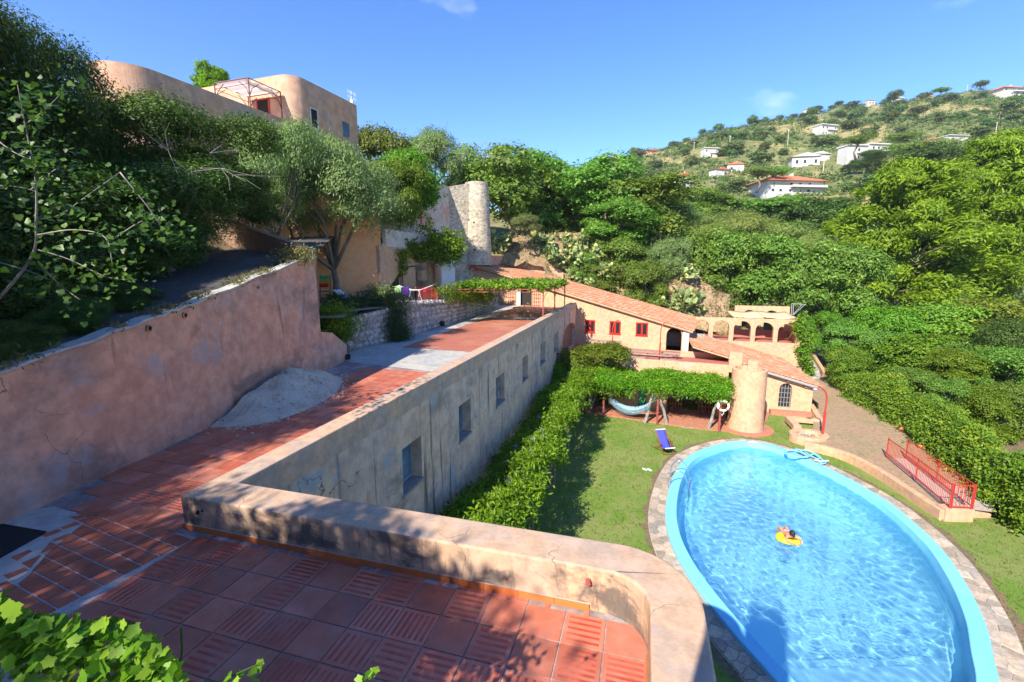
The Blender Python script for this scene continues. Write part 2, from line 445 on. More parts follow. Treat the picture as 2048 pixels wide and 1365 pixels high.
M['dirt'] = surf('dry_ground', (0.297, 0.203, 0.122), (0.225, 0.198, 0.090), 0.5, 0.5, 0.72, rough=0.95, var=0.3, vsc=6, bump=0.6, bsc=18)
M['soil'] = surf('brown_soil', (0.178, 0.115, 0.068), (0.136, 0.111, 0.060), 1.2, rough=0.95, var=0.35, vsc=9, bump=0.6, bsc=20)
M['brick_paving'] = surf('red_brick_paving', (0.425, 0.170, 0.098), (0.365, 0.162, 0.111), 1.6, rough=0.8, var=0.2, vsc=7, bump=0.2, bsc=30)
M['red_floor'] = surf('red_terrace_floor', (0.391, 0.132, 0.093), (0.340, 0.128, 0.102), 0.6, rough=0.7, var=0.15, vsc=4, bump=0.1)
M['rooftile'] = surf('old_roof_tiles', (0.460, 0.147, 0.064), (0.350, 0.202, 0.120), 1.3, 0.40, 0.58, rough=0.9, var=0.35, vsc=7, bump=0.4, bsc=20,
    stains=[((0.56, 0.46, 0.32), (1.6, 3.2, 2.5), 0.56, 0.62, 0.6), ((0.15, 0.09, 0.06), (2.4, 5.0, 2.5), 0.56, 0.66, 0.75)])
M['bark'] = surf('grey_bark', (0.17, 0.14, 0.115), (0.11, 0.09, 0.07), 3, rough=0.95, var=0.3, vsc=8, bump=0.7, bsc=25, world=False)
M['bark_pale'] = surf('pale_bark', (0.27, 0.25, 0.22), (0.19, 0.175, 0.15), 3, rough=0.9, var=0.25, vsc=8, bump=0.4, bsc=25, world=False)
M['green_door'] = surf('green_door_paint', (0.035, 0.36, 0.25), None, rough=0.5, var=0.2, vsc=5, bump=0.1)
M['blue_cloth'] = surf('blue_canvas', (0.055, 0.065, 0.42), None, rough=0.9, var=0.12, vsc=6, bump=0.15, bsc=12, world=False)
M['chair_wood'] = surf('brown_chair_wood', (0.20, 0.075, 0.035), None, rough=0.5, var=0.2, bump=0.05)
M['wicker'] = surf('wicker', (0.48, 0.30, 0.15), None, rough=0.7, var=0.3, vsc=30, bump=0.5, bsc=60)
M['black_rubber'] = surf('black_rubber', (0.015, 0.015, 0.016), None, rough=0.85, var=0.2, bump=0.2)
M['awning'] = surf('cream_awning_cloth', (0.612, 0.442, 0.255), (0.561, 0.391, 0.221), 0.8, rough=0.9, var=0.1, vsc=5, bump=0.1)
M['grey_metal'] = surf('grey_metal', (0.40, 0.40, 0.41), None, rough=0.45, var=0.1, bump=0, metal=0.6)
M['cactus'] = leafmat('prickly_pear_skin', (0.10, 0.15, 0.05), (0.20, 0.28, 0.09), (0.42, 0.42, 0.14), trans=0.05, rough=0.6)
# foliage
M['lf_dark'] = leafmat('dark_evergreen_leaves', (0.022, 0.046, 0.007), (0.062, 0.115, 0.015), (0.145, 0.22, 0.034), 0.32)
M['lf_olive'] = leafmat('olive_leaves', (0.110, 0.160, 0.061), (0.220, 0.303, 0.099), (0.374, 0.451, 0.187), 0.36)
M['lf_broad'] = leafmat('broad_leaves', (0.070, 0.125, 0.016), (0.160, 0.255, 0.034), (0.29, 0.38, 0.060), 0.40, rnd=0.30)
M['lf_grey'] = leafmat('grey_green_leaves', (0.10, 0.145, 0.045), (0.19, 0.25, 0.075), (0.29, 0.35, 0.12), 0.36, rnd=0.30)
M['lf_yellow'] = leafmat('yellow_green_leaves', (0.088, 0.149, 0.015), (0.182, 0.270, 0.024), (0.352, 0.396, 0.039), 0.38, rnd=0.30)
M['lf_feather'] = leafmat('pale_cane_leaves', (0.161, 0.213, 0.057), (0.276, 0.333, 0.092), (0.402, 0.437, 0.149), 0.4)
M['lf_pine'] = leafmat('pine_needles', (0.070, 0.140, 0.008), (0.190, 0.330, 0.014), (0.37, 0.52, 0.026), 0.44)
M['lf_vine'] = leafmat('vine_leaves', (0.06, 0.14, 0.010), (0.14, 0.265, 0.016), (0.29, 0.40, 0.035), 0.42)
M['lf_wist'] = leafmat('wisteria_leaves', (0.065, 0.165, 0.008), (0.14, 0.29, 0.010), (0.25, 0.42, 0.020), 0.42)
M['lf_ivy'] = leafmat('creeper_leaves', (0.061, 0.138, 0.009), (0.132, 0.242, 0.013), (0.286, 0.363, 0.028), 0.38, rnd=0.30)
M['lf_fig'] = leafmat('fig_leaves', (0.022, 0.062, 0.009), (0.047, 0.115, 0.014), (0.101, 0.194, 0.026), 0.35, rough=0.42)
M['lf_juniper'] = leafmat('juniper_needles', (0.020, 0.045, 0.014), (0.035, 0.075, 0.020), (0.065, 0.12, 0.035), 0.2)
M['lf_hill'] = leafmat('hill_scrub_leaves', (0.060, 0.100, 0.024), (0.125, 0.185, 0.042), (0.21, 0.27, 0.07), 0.3, rnd=0.3)
M['lf_dry'] = leafmat('dry_weeds', (0.12, 0.095, 0.04), (0.20, 0.17, 0.06), (0.16, 0.20, 0.05), 0.3)
M['twig'] = surf('bare_twigs', (0.32, 0.28, 0.24), None, rough=0.9, var=0.2, bump=0, world=False)
# ------------------------------------------------------------------ foliage
LEAF4 = (np.array([(-.5, 0, 0), (0, -.5, .10), (.5, 0, -.04), (0, .5, .10)]), [(0, 1, 2), (0, 2, 3)])
def lobed(nl=5, depth=0.35, n=15, round_=0.0):
    """outline of a lobed leaf (vine, fig), cupped a little"""
    pts = [(-.42, 0, 0)]
    for i in range(n):
        t = -pi * 0.86 + 2 * pi * 0.86 * i / (n - 1)
        r = 0.5 * (1 - depth * (0.5 - 0.5 * cos(nl * t * 1.0))) * (0.92 + 0.08 * cos(t))
        pts.append((r * cos(t), r * sin(t), 0.16 * abs(r * sin(t)) - 0.10 * r * r))
    return np.array([(0.02, 0, 0)] + pts), [(0, k, k + 1) for k in range(1, len(pts))] + [(0, len(pts), 1)]
VINE_T = lobed(5, 0.30, 25)
for _i in range(2, len(VINE_T[0]), 2): VINE_T[0][_i] *= 0.86
VINE_T[0][1] = (-.30, 0, 0)
FIG_T = lobed(3, 0.42, 13)
def scatter(name, T, P, nrm, size, mat, rng, width=1.0, tint=None, dirs=None, svar=0.45):
    """one mesh made of len(P) copies of the leaf template T"""
    TV, TF = T
    N = len(P); P = np.asarray(P, float)
    n = nrm / (np.linalg.norm(nrm, axis=1, keepdims=True) + 1e-9)
    d = rng.normal(size=(N, 3)) if dirs is None else dirs + 0.25 * rng.normal(size=(N, 3))
    d = d - n * np.sum(d * n, axis=1, keepdims=True); d /= (np.linalg.norm(d, axis=1, keepdims=True) + 1e-9)
    b = np.cross(n, d)
    s = size * (1 + svar * rng.uniform(-1, 1, N)) if np.isscalar(size) else np.asarray(size)
    k = len(TV)
    V = P[:, None, :] + s[:, None, None] * (TV[None, :, 0, None] * d[:, None, :] + TV[None, :, 1, None] * width * b[:, None, :] + TV[None, :, 2, None] * n[:, None, :])
    V = V.reshape(-1, 3)
    FT = np.array(TF); nf = len(FT)
    Fc = (FT[None] + (np.arange(N) * k)[:, None, None]).reshape(-1, 3)
    me = bpy.data.meshes.new(name)
    me.vertices.add(len(V)); me.vertices.foreach_set('co', V.astype(np.float32).ravel())
    me.loops.add(Fc.size); me.loops.foreach_set('vertex_index', Fc.astype(np.int32).ravel())
    me.polygons.add(len(Fc)); me.polygons.foreach_set('loop_start', np.arange(0, Fc.size, 3, dtype=np.int32))
    if tint is None: tint = rng.uniform(0, 1, N)
    at = me.attributes.new('tint', 'FLOAT', 'FACE')
    at.data.foreach_set('value', np.repeat(np.clip(tint, 0, 1), nf).astype(np.float32))
    me.materials.append(mat); me.update()
    return me
def crown_pts(rng, lobes, n, per=24, sig=0.16, shell=0.22, flat=0.75, low=0.75):
    lobes = np.array(lobes, float); w = np.prod(lobes[:, 3:], axis=1) ** (2 / 3); w /= w.sum()
    K = max(4, n // per)
    li = rng.choice(len(lobes), K, p=w)
    dv = rng.normal(size=(K, 3)); dv /= np.linalg.norm(dv, axis=1, keepdims=True)
    neg = dv[:, 2] < 0
    dv[neg & (rng.uniform(size=K) < low), 2] *= -1
    rad = 1 - shell * np.abs(rng.normal(size=K)); rad = np.clip(rad, 0.25, 1.08)
    cc = lobes[li, :3] + dv * lobes[li, 3:] * rad[:, None]
    ct = np.clip(0.45 + 0.2 * rng.normal(size=K), 0, 1)
    ci = np.repeat(np.arange(K), per)[:n]
    if len(ci) < n: ci = np.concatenate([ci, rng.integers(0, K, n - len(ci))])
    s = sig * lobes[li, 3:].mean(axis=1)
    g = rng.normal(size=(n, 3)) * s[ci][:, None]; g[:, 2] *= flat
    P = cc[ci] + g
    nrm = dv[ci] * 0.95 + rng.normal(size=(n, 3)) * 0.5 + np.array([0, 0, 0.35])
    tint = 0.6 * ct[ci] + 0.4 * rng.uniform(0, 1, n)
    return P, nrm, tint
def limbs(rng, lobes, r0=0.03, base=(0, 0, 0), fork=0.35, n=6, bend=0.05, maxl=9):
    mb = MB(); base = np.array(base, float)
    cx = np.mean([l[:3] for l in lobes], axis=0)
    top = np.array([cx[0] * 0.6, cx[1] * 0.6, fork])
    mid = base + (top - base) * 0.5 + rng.normal(size=3) * bend * np.array([1, 1, 0])
    mb.tube([base - np.array([0, 0, .03]), mid, top], [r0 * 1.25, r0, r0 * 0.85], n)
    for l in lobes[:maxl]:
        e = np.array(l[:3]) + np.array([0, 0, l[5] * 0.35]); m = top * 0.5 + e * 0.5 + rng.normal(size=3) * bend
        mb.tube([top, m, e], [r0 * 0.7, r0 * 0.42, r0 * 0.12], 5)
        for _ in range(2):
            q = e + rng.normal(size=3) * np.array(l[3:]) * 0.55
            mb.tube([m, (m + q) / 2 + rng.normal(size=3) * bend * .5, q], [r0 * 0.3, r0 * 0.2, r0 * 0.06], 4)
    return mb
def mesh_of(mb, name, mat):
    me = bpy.data.meshes.new(name); me.from_pydata(mb.v, [], mb.f); me.materials.append(mat)
    me.polygons.foreach_set('use_smooth', np.ones(len(mb.f), dtype=bool)); me.update(); return me
PROTO = {}
def rand_lobes(rng, k, R=0.33, zc=(0.42, 0.85), r=(0.16, 0.26), sq=0.8):
    L = []
    for i in range(k):
        a = 2 * pi * i / k + rng.uniform(-.4, .4); q = R * sqrt(rng.uniform(0.25, 1))
        rr = rng.uniform(*r); z = rng.uniform(*zc)
        L.append((q * cos(a), q * sin(a), z, rr, rr, rr * sq))
    L.append((0, 0, zc[1] * 0.93, r[1], r[1], r[1] * sq))
    return L
def proto(key, lobes, n, leaf, mat, width=0.5, bark='bark', rng=None, T=LEAF4, fork=0.3, r0=0.025, dirs=None, nrm_up=0, **kw):
    rng = rng or RNG
    P, nr, ti = crown_pts(rng, lobes, n, **kw)
    P[:, 2] = np.maximum(P[:, 2], 0.01)
    if nrm_up: nr = nr + np.array([0, 0, nrm_up])
    dd = None
    if dirs == 'out': dd = P - np.array([0, 0, 0.3]) ; dd /= np.linalg.norm(dd, axis=1, keepdims=True); dd = dd + np.array([0, 0, 0.5])
    PROTO[key] = (scatter(key + '_crown', T, P, nr, leaf, M[mat], rng, width, ti, dd), mesh_of(limbs(rng, lobes, r0, fork=fork), key + '_trunk', M[bark]))
R1 = np.random.default_rng(11)
for i in range(3):
    proto('broad%d' % i, rand_lobes(R1, 10 + i, .34, (0.20, 0.82), (0.16, 0.26), .9), 17000, 0.036, 'lf_broad', 0.55, rng=R1)
for i in range(2):
    proto('dense%d' % i, rand_lobes(R1, 12, 0.34, (0.20, 0.82), (0.15, 0.24), .9), 30000, 0.030, 'lf_broad', 0.5, rng=R1, fork=0.22)
for i in range(2):
    proto('fruit%d' % i, rand_lobes(R1, 10, 0.30, (0.40, 0.84), (0.12, 0.20), 0.95), 24000, 0.034, 'lf_broad', 0.45, rng=R1, fork=0.28, sig=.2, shell=.18)
proto('yellow0', rand_lobes(R1, 10, 0.33, (0.22, 0.8), (0.14, 0.24)), 18000, 0.036, 'lf_yellow', 0.5, rng=R1, sig=0.22, fork=0.22)
proto('grey0', rand_lobes(R1, 8, 0.33, (0.4, 0.82), (0.15, 0.25)), 18000, 0.030, 'lf_grey', 0.35, rng=R1)
proto('olive0', rand_lobes(R1, 14, 0.37, (0.40, 0.86), (0.13, 0.20), 0.8), 52000, 0.020, 'lf_olive', 0.3, rng=R1, dirs='out', fork=0.16, r0=0.022, sig=0.2, shell=.16)
proto('olive1', rand_lobes(R1, 10, 0.36, (0.34, 0.86), (0.13, 0.21), 0.8), 30000, 0.024, 'lf_olive', 0.3, rng=R1, dirs='out', fork=0.16, r0=0.02, sig=0.22)
proto('feather0', rand_lobes(R1, 9, 0.36, (0.3, 0.75), (0.16, 0.22), 1.2), 14000, 0.050, 'lf_feather', 0.14, rng=R1, dirs='out', sig=0.25)
for i in range(3):
    proto('dark%d' % i, rand_lobes(R1, 12, 0.36, (0.25, 0.86), (0.13, 0.22), 0.85) + [(0, 0, .4, .33, .33, .3)], 68000, 0.0175, 'lf_dark', 0.45, rng=R1, fork=0.25, per=60, sig=0.18, shell=0.18)
for i in range(3):
    proto('bush%d' % i, [(R1.uniform(-.15, .15), R1.uniform(-.15, .15), R1.uniform(.35, .6), R1.uniform(.25, .36), R1.uniform(.25, .36), R1.uniform(.28, .4)) for _ in range(4)], 1500, 0.085, 'lf_hill', 0.6, rng=R1, per=10, low=0.4, fork=0.2, r0=0.02)
proto('umbrella0', [(R1.uniform(-.25, .25), R1.uniform(-.25, .25), R1.uniform(.74, .80), R1.uniform(.22, .3), R1.uniform(.22, .3), R1.uniform(.13, .17)) for _ in range(8)], 6000, 0.042, 'lf_broad', 0.4, rng=R1, low=0.55, fork=0.55, r0=0.03)
# Aleppo pines: pads of needles at the ends of long limbs
def pine(key, rng, npad=78, n=76000):
    L = []
    for i in range(npad):
        z = 0.10 + 0.86 * (i / npad) ** 0.9; env = 0.44 * (1 - ((z - 0.32) / 0.72) ** 2 * (1 if z > .32 else .35)) + 0.03
        a = i * 2.4 + rng.uniform(-.5, .5); q = env * rng.uniform(0.35, 1.0)
        r = rng.uniform(0.095, 0.165) * (1.1 - 0.35 * z)
        L.append((q * cos(a), q * sin(a), z, r, r, r * rng.uniform(.26, .38)))
    P, nr, ti = crown_pts(rng, L, n, per=26, sig=0.22, shell=0.3, low=0.7)
    dd = P * np.array([1, 1, 0]) + np.array([0, 0, 0.14]); dd /= np.linalg.norm(dd, axis=1, keepdims=True)
    mb = MB(); mb.tube([(0, 0, -.03), (0.01, 0.01, 0.4), (-0.01, 0, 0.95)], [0.022, 0.016, 0.004], 7)
    for l in L: mb.tube([(0, 0, max(0.04, l[2] - 0.10)), (l[0] * .5, l[1] * .5, l[2] - 0.06), l[:3]], [0.005, 0.003, 0.001], 4)
    PROTO[key] = (scatter(key + '_crown', LEAF4, P, nr + np.array([0, 0, .25]), 0.027, M['lf_pine'], rng, 0.32, ti, dd), mesh_of(mb, key + '_trunk', M['bark']))
pine('pine0', R1); pine('pine1', R1)

def tree(key, label, x, y, z, h, w, group=None, rot=None, name='tree', cat='tree', mat=None, trunk=True):
    t = thing(name, label, cat, (x, y, z), group)
    t.rotation_euler = (0, 0, RNG.uniform(0, 6.28) if rot is None else rot)
    t.scale = (w, w * RNG.uniform(.93, 1.07), h)
    cm, tm = PROTO[key]
    c = bpy.data.objects.new('crown', cm); COL.objects.link(c); c.parent = t
    if mat:
        c.material_slots[0].link = 'OBJECT'; c.material_slots[0].material = M[mat]
    if trunk:
        k = bpy.data.objects.new('trunk', tm); COL.objects.link(k); k.parent = t
    return t
def tree_at(key, label, px, ytop, ybot, wpx, Y, **kw):
    """a tree of given silhouette in the survey photograph standing Y metres out"""
    b = oy(px, ybot, Y); tp = oy(px, ytop, Y)
    zc = Y * cos(PITCH) - (b[2] - CAMZ) * sin(PITCH)
    return tree(key, label, b[0], Y, b[2], tp[2] - b[2], wpx * zc / F, **kw)

# ------------------------------------------------------------------ terrain and hill
_YS = np.array([30, 36, 48, 60, 80, 110, 160, 220, 300, 400, 520, 900.])
_AS = np.array([-2.2, -1.3, -.6, -.3, 0, .2, .45, .7, 1.1, 1.6, 2.6])
_Z = np.array([
    [10, 12, 16, 18, 22, 24, 26, 26, 26, 20, 10, 0],
    [10, 12, 15, 18, 22, 24, 26, 26, 26, 20, 10, 0],
    [7, 9, 14, 17, 20, 22, 24, 24, 22, 18, 10, 0],
    [-.6, 6, 13.5, 17, 20, 21, 22, 22, 20, 18, 10, 0],
    [-.6, -.6, 8.6, 13.2, 18, 22, 24, 22, 18, 14, 10, 0],
    [-.6, -.6, 5.5, 10.0, 14, 18, 24, 38, 62, 93, 82, 30],
    [-.6, -.6, 2.5, 5.5, 8, 12, 27, 50, 84, 119, 112, 50],
    [-.4, -.5, -.5, 0.5, 4, 11, 30, 56, 92, 137, 150, 60],
    [-.4, -.5, -.5, 1, 6, 15, 37, 66, 105, 154, 172, 80],
    [-.4, -.5, 0, 2, 8, 18, 42, 74, 118, 170, 190, 90],
    [-.4, -.5, 0, 2, 8, 18, 42, 74, 118, 170, 190, 90]], float)
def _smooth_interp(x, xs):
    i = int(np.clip(np.searchsorted(xs, x) - 1, 0, len(xs) - 2)); t = (x - xs[i]) / (xs[i + 1] - xs[i]); t = min(1, max(0, t))
    return i, t
def _hn(x, y):
    return sin(x * .051 + 1.3) * cos(y * .043 + .4) + .6 * sin(x * .117 + y * .083) + .35 * sin(x * .29 - y * .21 + 2)
def terr(x, y):
    if y < 30: y0 = 30
    else: y0 = y
    a = x / max(y, 14.0)
    i, t = _smooth_interp(a, _AS); j, s = _smooth_interp(y0, _YS)
    z = (_Z[i, j] * (1 - t) + _Z[i + 1, j] * t) * (1 - s) + (_Z[i, j + 1] * (1 - t) + _Z[i + 1, j + 1] * t) * s
    if y > 60: z += _hn(x, y) * min(3.0, (y - 60) * 0.012)
    if y < 36 and a > -.55:
        k = min(1, max(0, (36 - y) / 5.0)); z = z * (1 - k) + min(z, -2.7) * k
    return z
ys = np.concatenate([np.linspace(2, 60, 46), np.geomspace(62, 900, 70)])
asv = np.linspace(-2.2, 2.6, 150)
vs = [(a * max(y, 14), y, terr(a * max(y, 14), y)) for y in ys for a in asv]
na = len(asv)
fs = [(j * na + i, j * na + i + 1, (j + 1) * na + i + 1, (j + 1) * na + i) for j in range(len(ys) - 1) for i in range(na - 1)]
M['terrain'] = surf('hillside_ground', (0.125, 0.14, 0.045), (0.30, 0.235, 0.10), 0.022, 0.45, 0.62, rough=1.0, var=0.35, vsc=0.35, bump=0.6, bsc=1.2, bdist=0.4,
    stains=[((0.075, 0.105, 0.03), (0.07, 0.07, 0.07), 0.50, 0.62, 0.55), ((0.33, 0.20, 0.11), (0.03, 0.03, 0.03), 0.64, 0.72, 0.7)])
mb = MB(); mb.add(vs, fs)
tag(mb.build('hillside', M['terrain'], smooth=True), kind='structure')
# sea-level base far around, so the ground reaches the horizon everywhere
mb = MB(); mb.add([(-1800, -1500, -3), (1800, -1500, -3), (2600, 1500, -3), (-2600, 1500, -3)], [(0, 1, 2, 3)])
tag(mb.build('ground', M['terrain']), kind='structure')

# scrub and trees on the far hill, one object each
R2 = np.random.default_rng(5)
cnt = 0
HOUSE_PX = [(1640, 1680, 245, 275), (1500, 1665, 340, 395), (1580, 1665, 300, 340), (1405, 1440, 292, 320), (1690, 1780, 280, 330), (1850, 1935, 262, 292), (1355, 1390, 340, 380), (1290, 1325, 290, 315), (1425, 1490, 325, 355), (1990, 2048, 160, 195), (1735, 1765, 180, 200)]
def to_px(x, y, z):
    c, s = cos(PITCH), sin(PITCH); q = np.array([x, y, z - CAMZ]); zc = q[1] * c - q[2] * s; yc = q[1] * s + q[2] * c
    return CX + F * q[0] / zc, CY - F * yc / zc
tries = 0
while cnt < 290 and tries < 9000:
    tries += 1
    Y = 95 + 330 * R2.uniform() ** 0.85; a = R2.uniform(.16, 1.25)
    x = a * Y; z = terr(x, Y); px, py = to_px(x, Y, z)
    if not (1180 < px < 2080 and 130 < py < 520): continue
    if any(x0 - 8 < px < x1 + 8 and y0 - 4 < py < y1 + 14 for x0, x1, y0, y1 in HOUSE_PX): continue
    dry = _hn(x * .6 + 40, Y * .6)
    if py < 300 and px < 1650 and dry > 0.3 and R2.uniform() < .7: continue
    h = R2.uniform(3.0, 7.0) * (1.0 if Y > 200 else 0.9); w = h * R2.uniform(1.2, 2.1)
    tall = R2.uniform() < .22
    if tall: h *= 1.5; w *= 1.1
    tree('bush%d' % R2.integers(3), 'green scrub bush on the far hillside among many like it', x, Y, z - .3, h, w, 'scrub bushes on the far hill', name='hill_bush', cat='bush', trunk=False)
    cnt += 1
# low ground cover between them, nobody could count it
N = 15000
P = []
while len(P) < N:
    Y = 90 + 340 * R2.uniform(size=4000) ** 0.7; a = R2.uniform(.14, 1.3, 4000)
    for y, q in zip(Y, a):
        x = q * y
        if _hn(x * .6 + 40, y * .6) > 0.25 and R2.uniform() < .8: continue
        P.append((x, y, terr(x, y) + 0.25))
        if len(P) >= N: break
P = np.array(P)
K = 15
PP = np.repeat(P, K, axis=0) + R2.normal(size=(N * K, 3)) * np.array([.85, .85, .45]) * np.repeat(R2.uniform(.5, 1.7, N), K)[:, None]
me = scatter('ground_scrub', LEAF4, PP, R2.normal(size=(N * K, 3)) * .7 + np.array([0, -.2, .7]), 1.0, M['lf_hill'], R2, 0.6, np.repeat(R2.uniform(0, .8, N), K))
tag(link('ground_scrub', me), kind='stuff')
T = 6.3; Z1 = 3.1; G = 8.0
# ------------------------------------------------------------------ pool, lawn, courtyard
POOL = [(5.83, 15.79), (6.42, 17.81), (7.59, 20.37), (9.11, 22.65), (11.27, 24.26), (12.99, 24.84), (14.2, 24.5), (15.0, 23.35), (15.42, 21.8), (15.78, 20.0), (15.85, 17.81), (15.26, 15.16), (14.33, 13.15), (13.23, 11.42), (12.25, 10.23), (11.2, 9.05), (9.6, 8.0), (7.9, 7.8), (6.7, 8.7), (6.2, 10.2), (5.85, 12.0), (5.68, 13.9)]
RIM = spline([np.array(p) for p in POOL], 6, closed=True)
def offset(poly, d):
    n = len(poly); out = []
    ar = sum(poly[i][0] * poly[(i + 1) % n][1] - poly[(i + 1) % n][0] * poly[i][1] for i in range(n))
    sg = 1 if ar > 0 else -1
    for i in range(n):
        t = unit(poly[(i + 1) % n] - poly[i - 1]); nn = np.array([t[1], -t[0]]) * sg
        out.append(poly[i] + nn * d)
    return out
CW = .66
COPE = offset(RIM, CW)
R3s = np.random.default_rng(9)
def inside_pts(p, poly):
    r = False; j = len(poly) - 1
    for i in range(len(poly)):
        a, b = poly[i], poly[j]
        if (a[1] > p[1]) != (b[1] > p[1]) and p[0] < (b[0] - a[0]) * (p[1] - a[1]) / (b[1] - a[1] + 1e-12) + a[0]: r = not r
        j = i
    return r
LAWN_PTS = [W(0.3, -9), W(26, -9), W(26, 14), W(22, 22), W(20, 33), W(-2, 36), W(-2, 20)]
def grassmat():
    m, nt, b = newmat('mown_lawn')
    g = nt.nodes.new('ShaderNodeNewGeometry'); v = g.outputs['Position']
    c = _mix(nt, _ramp(nt, _noise(nt, v, 0.55, 6, 0.6, .5), .36, .62), (0.135, 0.215, 0.034), (0.205, 0.235, 0.068))
    c = _mix(nt, _ramp(nt, _noise(nt, v, 1.6, 5, 0.65), .52, .74), c, (0.27, 0.225, 0.10))
    c = _mix(nt, _ramp(nt, _noise(nt, _map(nt, v, (1, 1, 1), 0, (7, 3, 0)), 0.9, 5, 0.6), .58, .74), c, (0.125, 0.235, 0.030))
    f = _noise(nt, v, 30, 4, .8)
    c = _mix(nt, .55, c, _mix(nt, _ramp(nt, f, .3, .7), (.22, .24, .20), (.95, .95, .9)), 'OVERLAY')
    nt.links.new(c, b.inputs['Base Color']); b.inputs['Roughness'].default_value = .95; b.inputs['Specular IOR Level'].default_value = .1
    bp = nt.nodes.new('ShaderNodeBump'); bp.inputs['Strength'].default_value = .8; bp.inputs['Distance'].default_value = .04
    nt.links.new(_noise(nt, v, 55, 3, .8), bp.inputs['Height']); nt.links.new(bp.outputs[0], b.inputs['Normal'])
    return m
M['grass'] = grassmat()
mb = MB(); mb.sheet(LAWN_PTS, 0.0, holes=[offset(RIM, 0.4)])
tag(mb.build('lawn', M['grass']), kind='structure')
gt = []
while len(gt) < 16000:
    q = W(R3s.uniform(2.5, 20), R3s.uniform(-2, 31)); q2 = np.array([q[0], q[1]])
    if not inside_pts(q2, LAWN_PTS) or inside_pts(q2, COPE) or (q[0] > 16.6 + max(0, q[1] - 17) * .08 and q[1] > 17.0): continue
    gt.append((q[0], q[1], .02))
gt = np.repeat(np.array(gt), 3, axis=0) + R3s.normal(size=(48000, 3)) * np.array([.05, .05, .004])
M['lf_grass'] = leafmat('grass_blades', (.11, .17, .03), (.16, .245, .04), (.25, .28, .08), .3)
tag(link('grass_tufts', scatter('grass_tufts', LEAF4, gt, R3s.normal(size=(48000, 3)) * np.array([1, 1, .3]), .075, M['lf_grass'], R3s, .3, None, np.tile([0, 0, 1.2], (48000, 1)))), kind='stuff')
# bare worn strip round the paving
strip = spline([p + np.array([0, 0]) for p in offset(RIM, CW + .20)][::4], 3, closed=True)
mb = MB(); outer = [p + RNG.normal(size=2) * .10 for p in offset([np.array(q[:2]) for q in strip], 0.0)]
mb.sheet(outer, 0.006, holes=[offset(RIM, 0.5)])
tag(mb.build('worn_ground_strip', M['soil']), kind='structure')

pool = thing('swimming_pool', 'large oval swimming pool with pale blue rim and stone surround', 'swimming pool', (10.5, 16, 0))
n = len(RIM)
IN1 = offset(RIM, -0.42); IN2 = offset(RIM, -0.55); WL = offset(RIM, -0.66)
def ringmesh(rings, mb, m=0):
    k = len(rings[0][0]); vs = []
    for poly, z in rings: vs += [(p[0], p[1], z) for p in poly]
    fs = []
    for r in range(len(rings) - 1):
        for i in range(k): fs.append((r * k + i, r * k + (i + 1) % k, (r + 1) * k + (i + 1) % k, (r + 1) * k + i))
    mb.add(vs, fs, m)
mb = MB(); ringmesh([(offset(RIM, 0.0), -0.05), (RIM, 0.15), (offset(RIM, -0.03), 0.17), (offset(RIM, -.40), 0.17), (IN1, 0.155), (offset(RIM, -.47), -0.2), (offset(RIM, -.50), -0.6)], mb)
mb.build('rim', M['pool_paint'], pool, smooth=False)
def depth(p):
    t = (p[1] - 8) / 16.0; return -(0.95 + 0.75 * min(1, max(0, t)) ** 0.8)
FLO = offset(RIM, -0.85)
mb = MB(); kk = len(RIM)
vs = [(p[0], p[1], -0.55) for p in offset(RIM, -.50)] + [(p[0], p[1], depth(p) + .15) for p in offset(RIM, -.62)] + [(p[0], p[1], depth(p)) for p in FLO]
fs = [(r * kk + i, r * kk + (i + 1) % kk, (r + 1) * kk + (i + 1) % kk, (r + 1) * kk + i) for r in range(2) for i in range(kk)]
c0 = len(vs); vs += [(FLO[i][0] * (1 - t) + 10.2 * t, FLO[i][1] * (1 - t) + 16 * t, depth(FLO[i] * (1 - t) + np.array([10.2, 16]) * t)) for t in (.33, .66) for i in range(kk)] + [(10.2, 16, depth((10.2, 16)))]
for r in range(2, 4): fs += [(r * kk + i, r * kk + (i + 1) % kk, (r + 1) * kk + (i + 1) % kk, (r + 1) * kk + i) for i in range(kk)]
fs += [(4 * kk + i, 4 * kk + (i + 1) % kk, 5 * kk) for i in range(kk)]
mb.add(vs, fs)
b = mb.build('basin', M['pool_floor'], pool); b.cycles.is_caustics_receiver = True
# submerged step at the shallow end
stp = [p for p in FLO if p[1] < 10.9]
stp = sorted(stp, key=lambda p: atan2(p[1] - 9.6, p[0] - 9.4))
mb = MB(); mb.plan(stp, -1.0, -0.62); sp = mb.build('submerged_step', M['pool_floor'], pool); sp.cycles.is_caustics_receiver = True
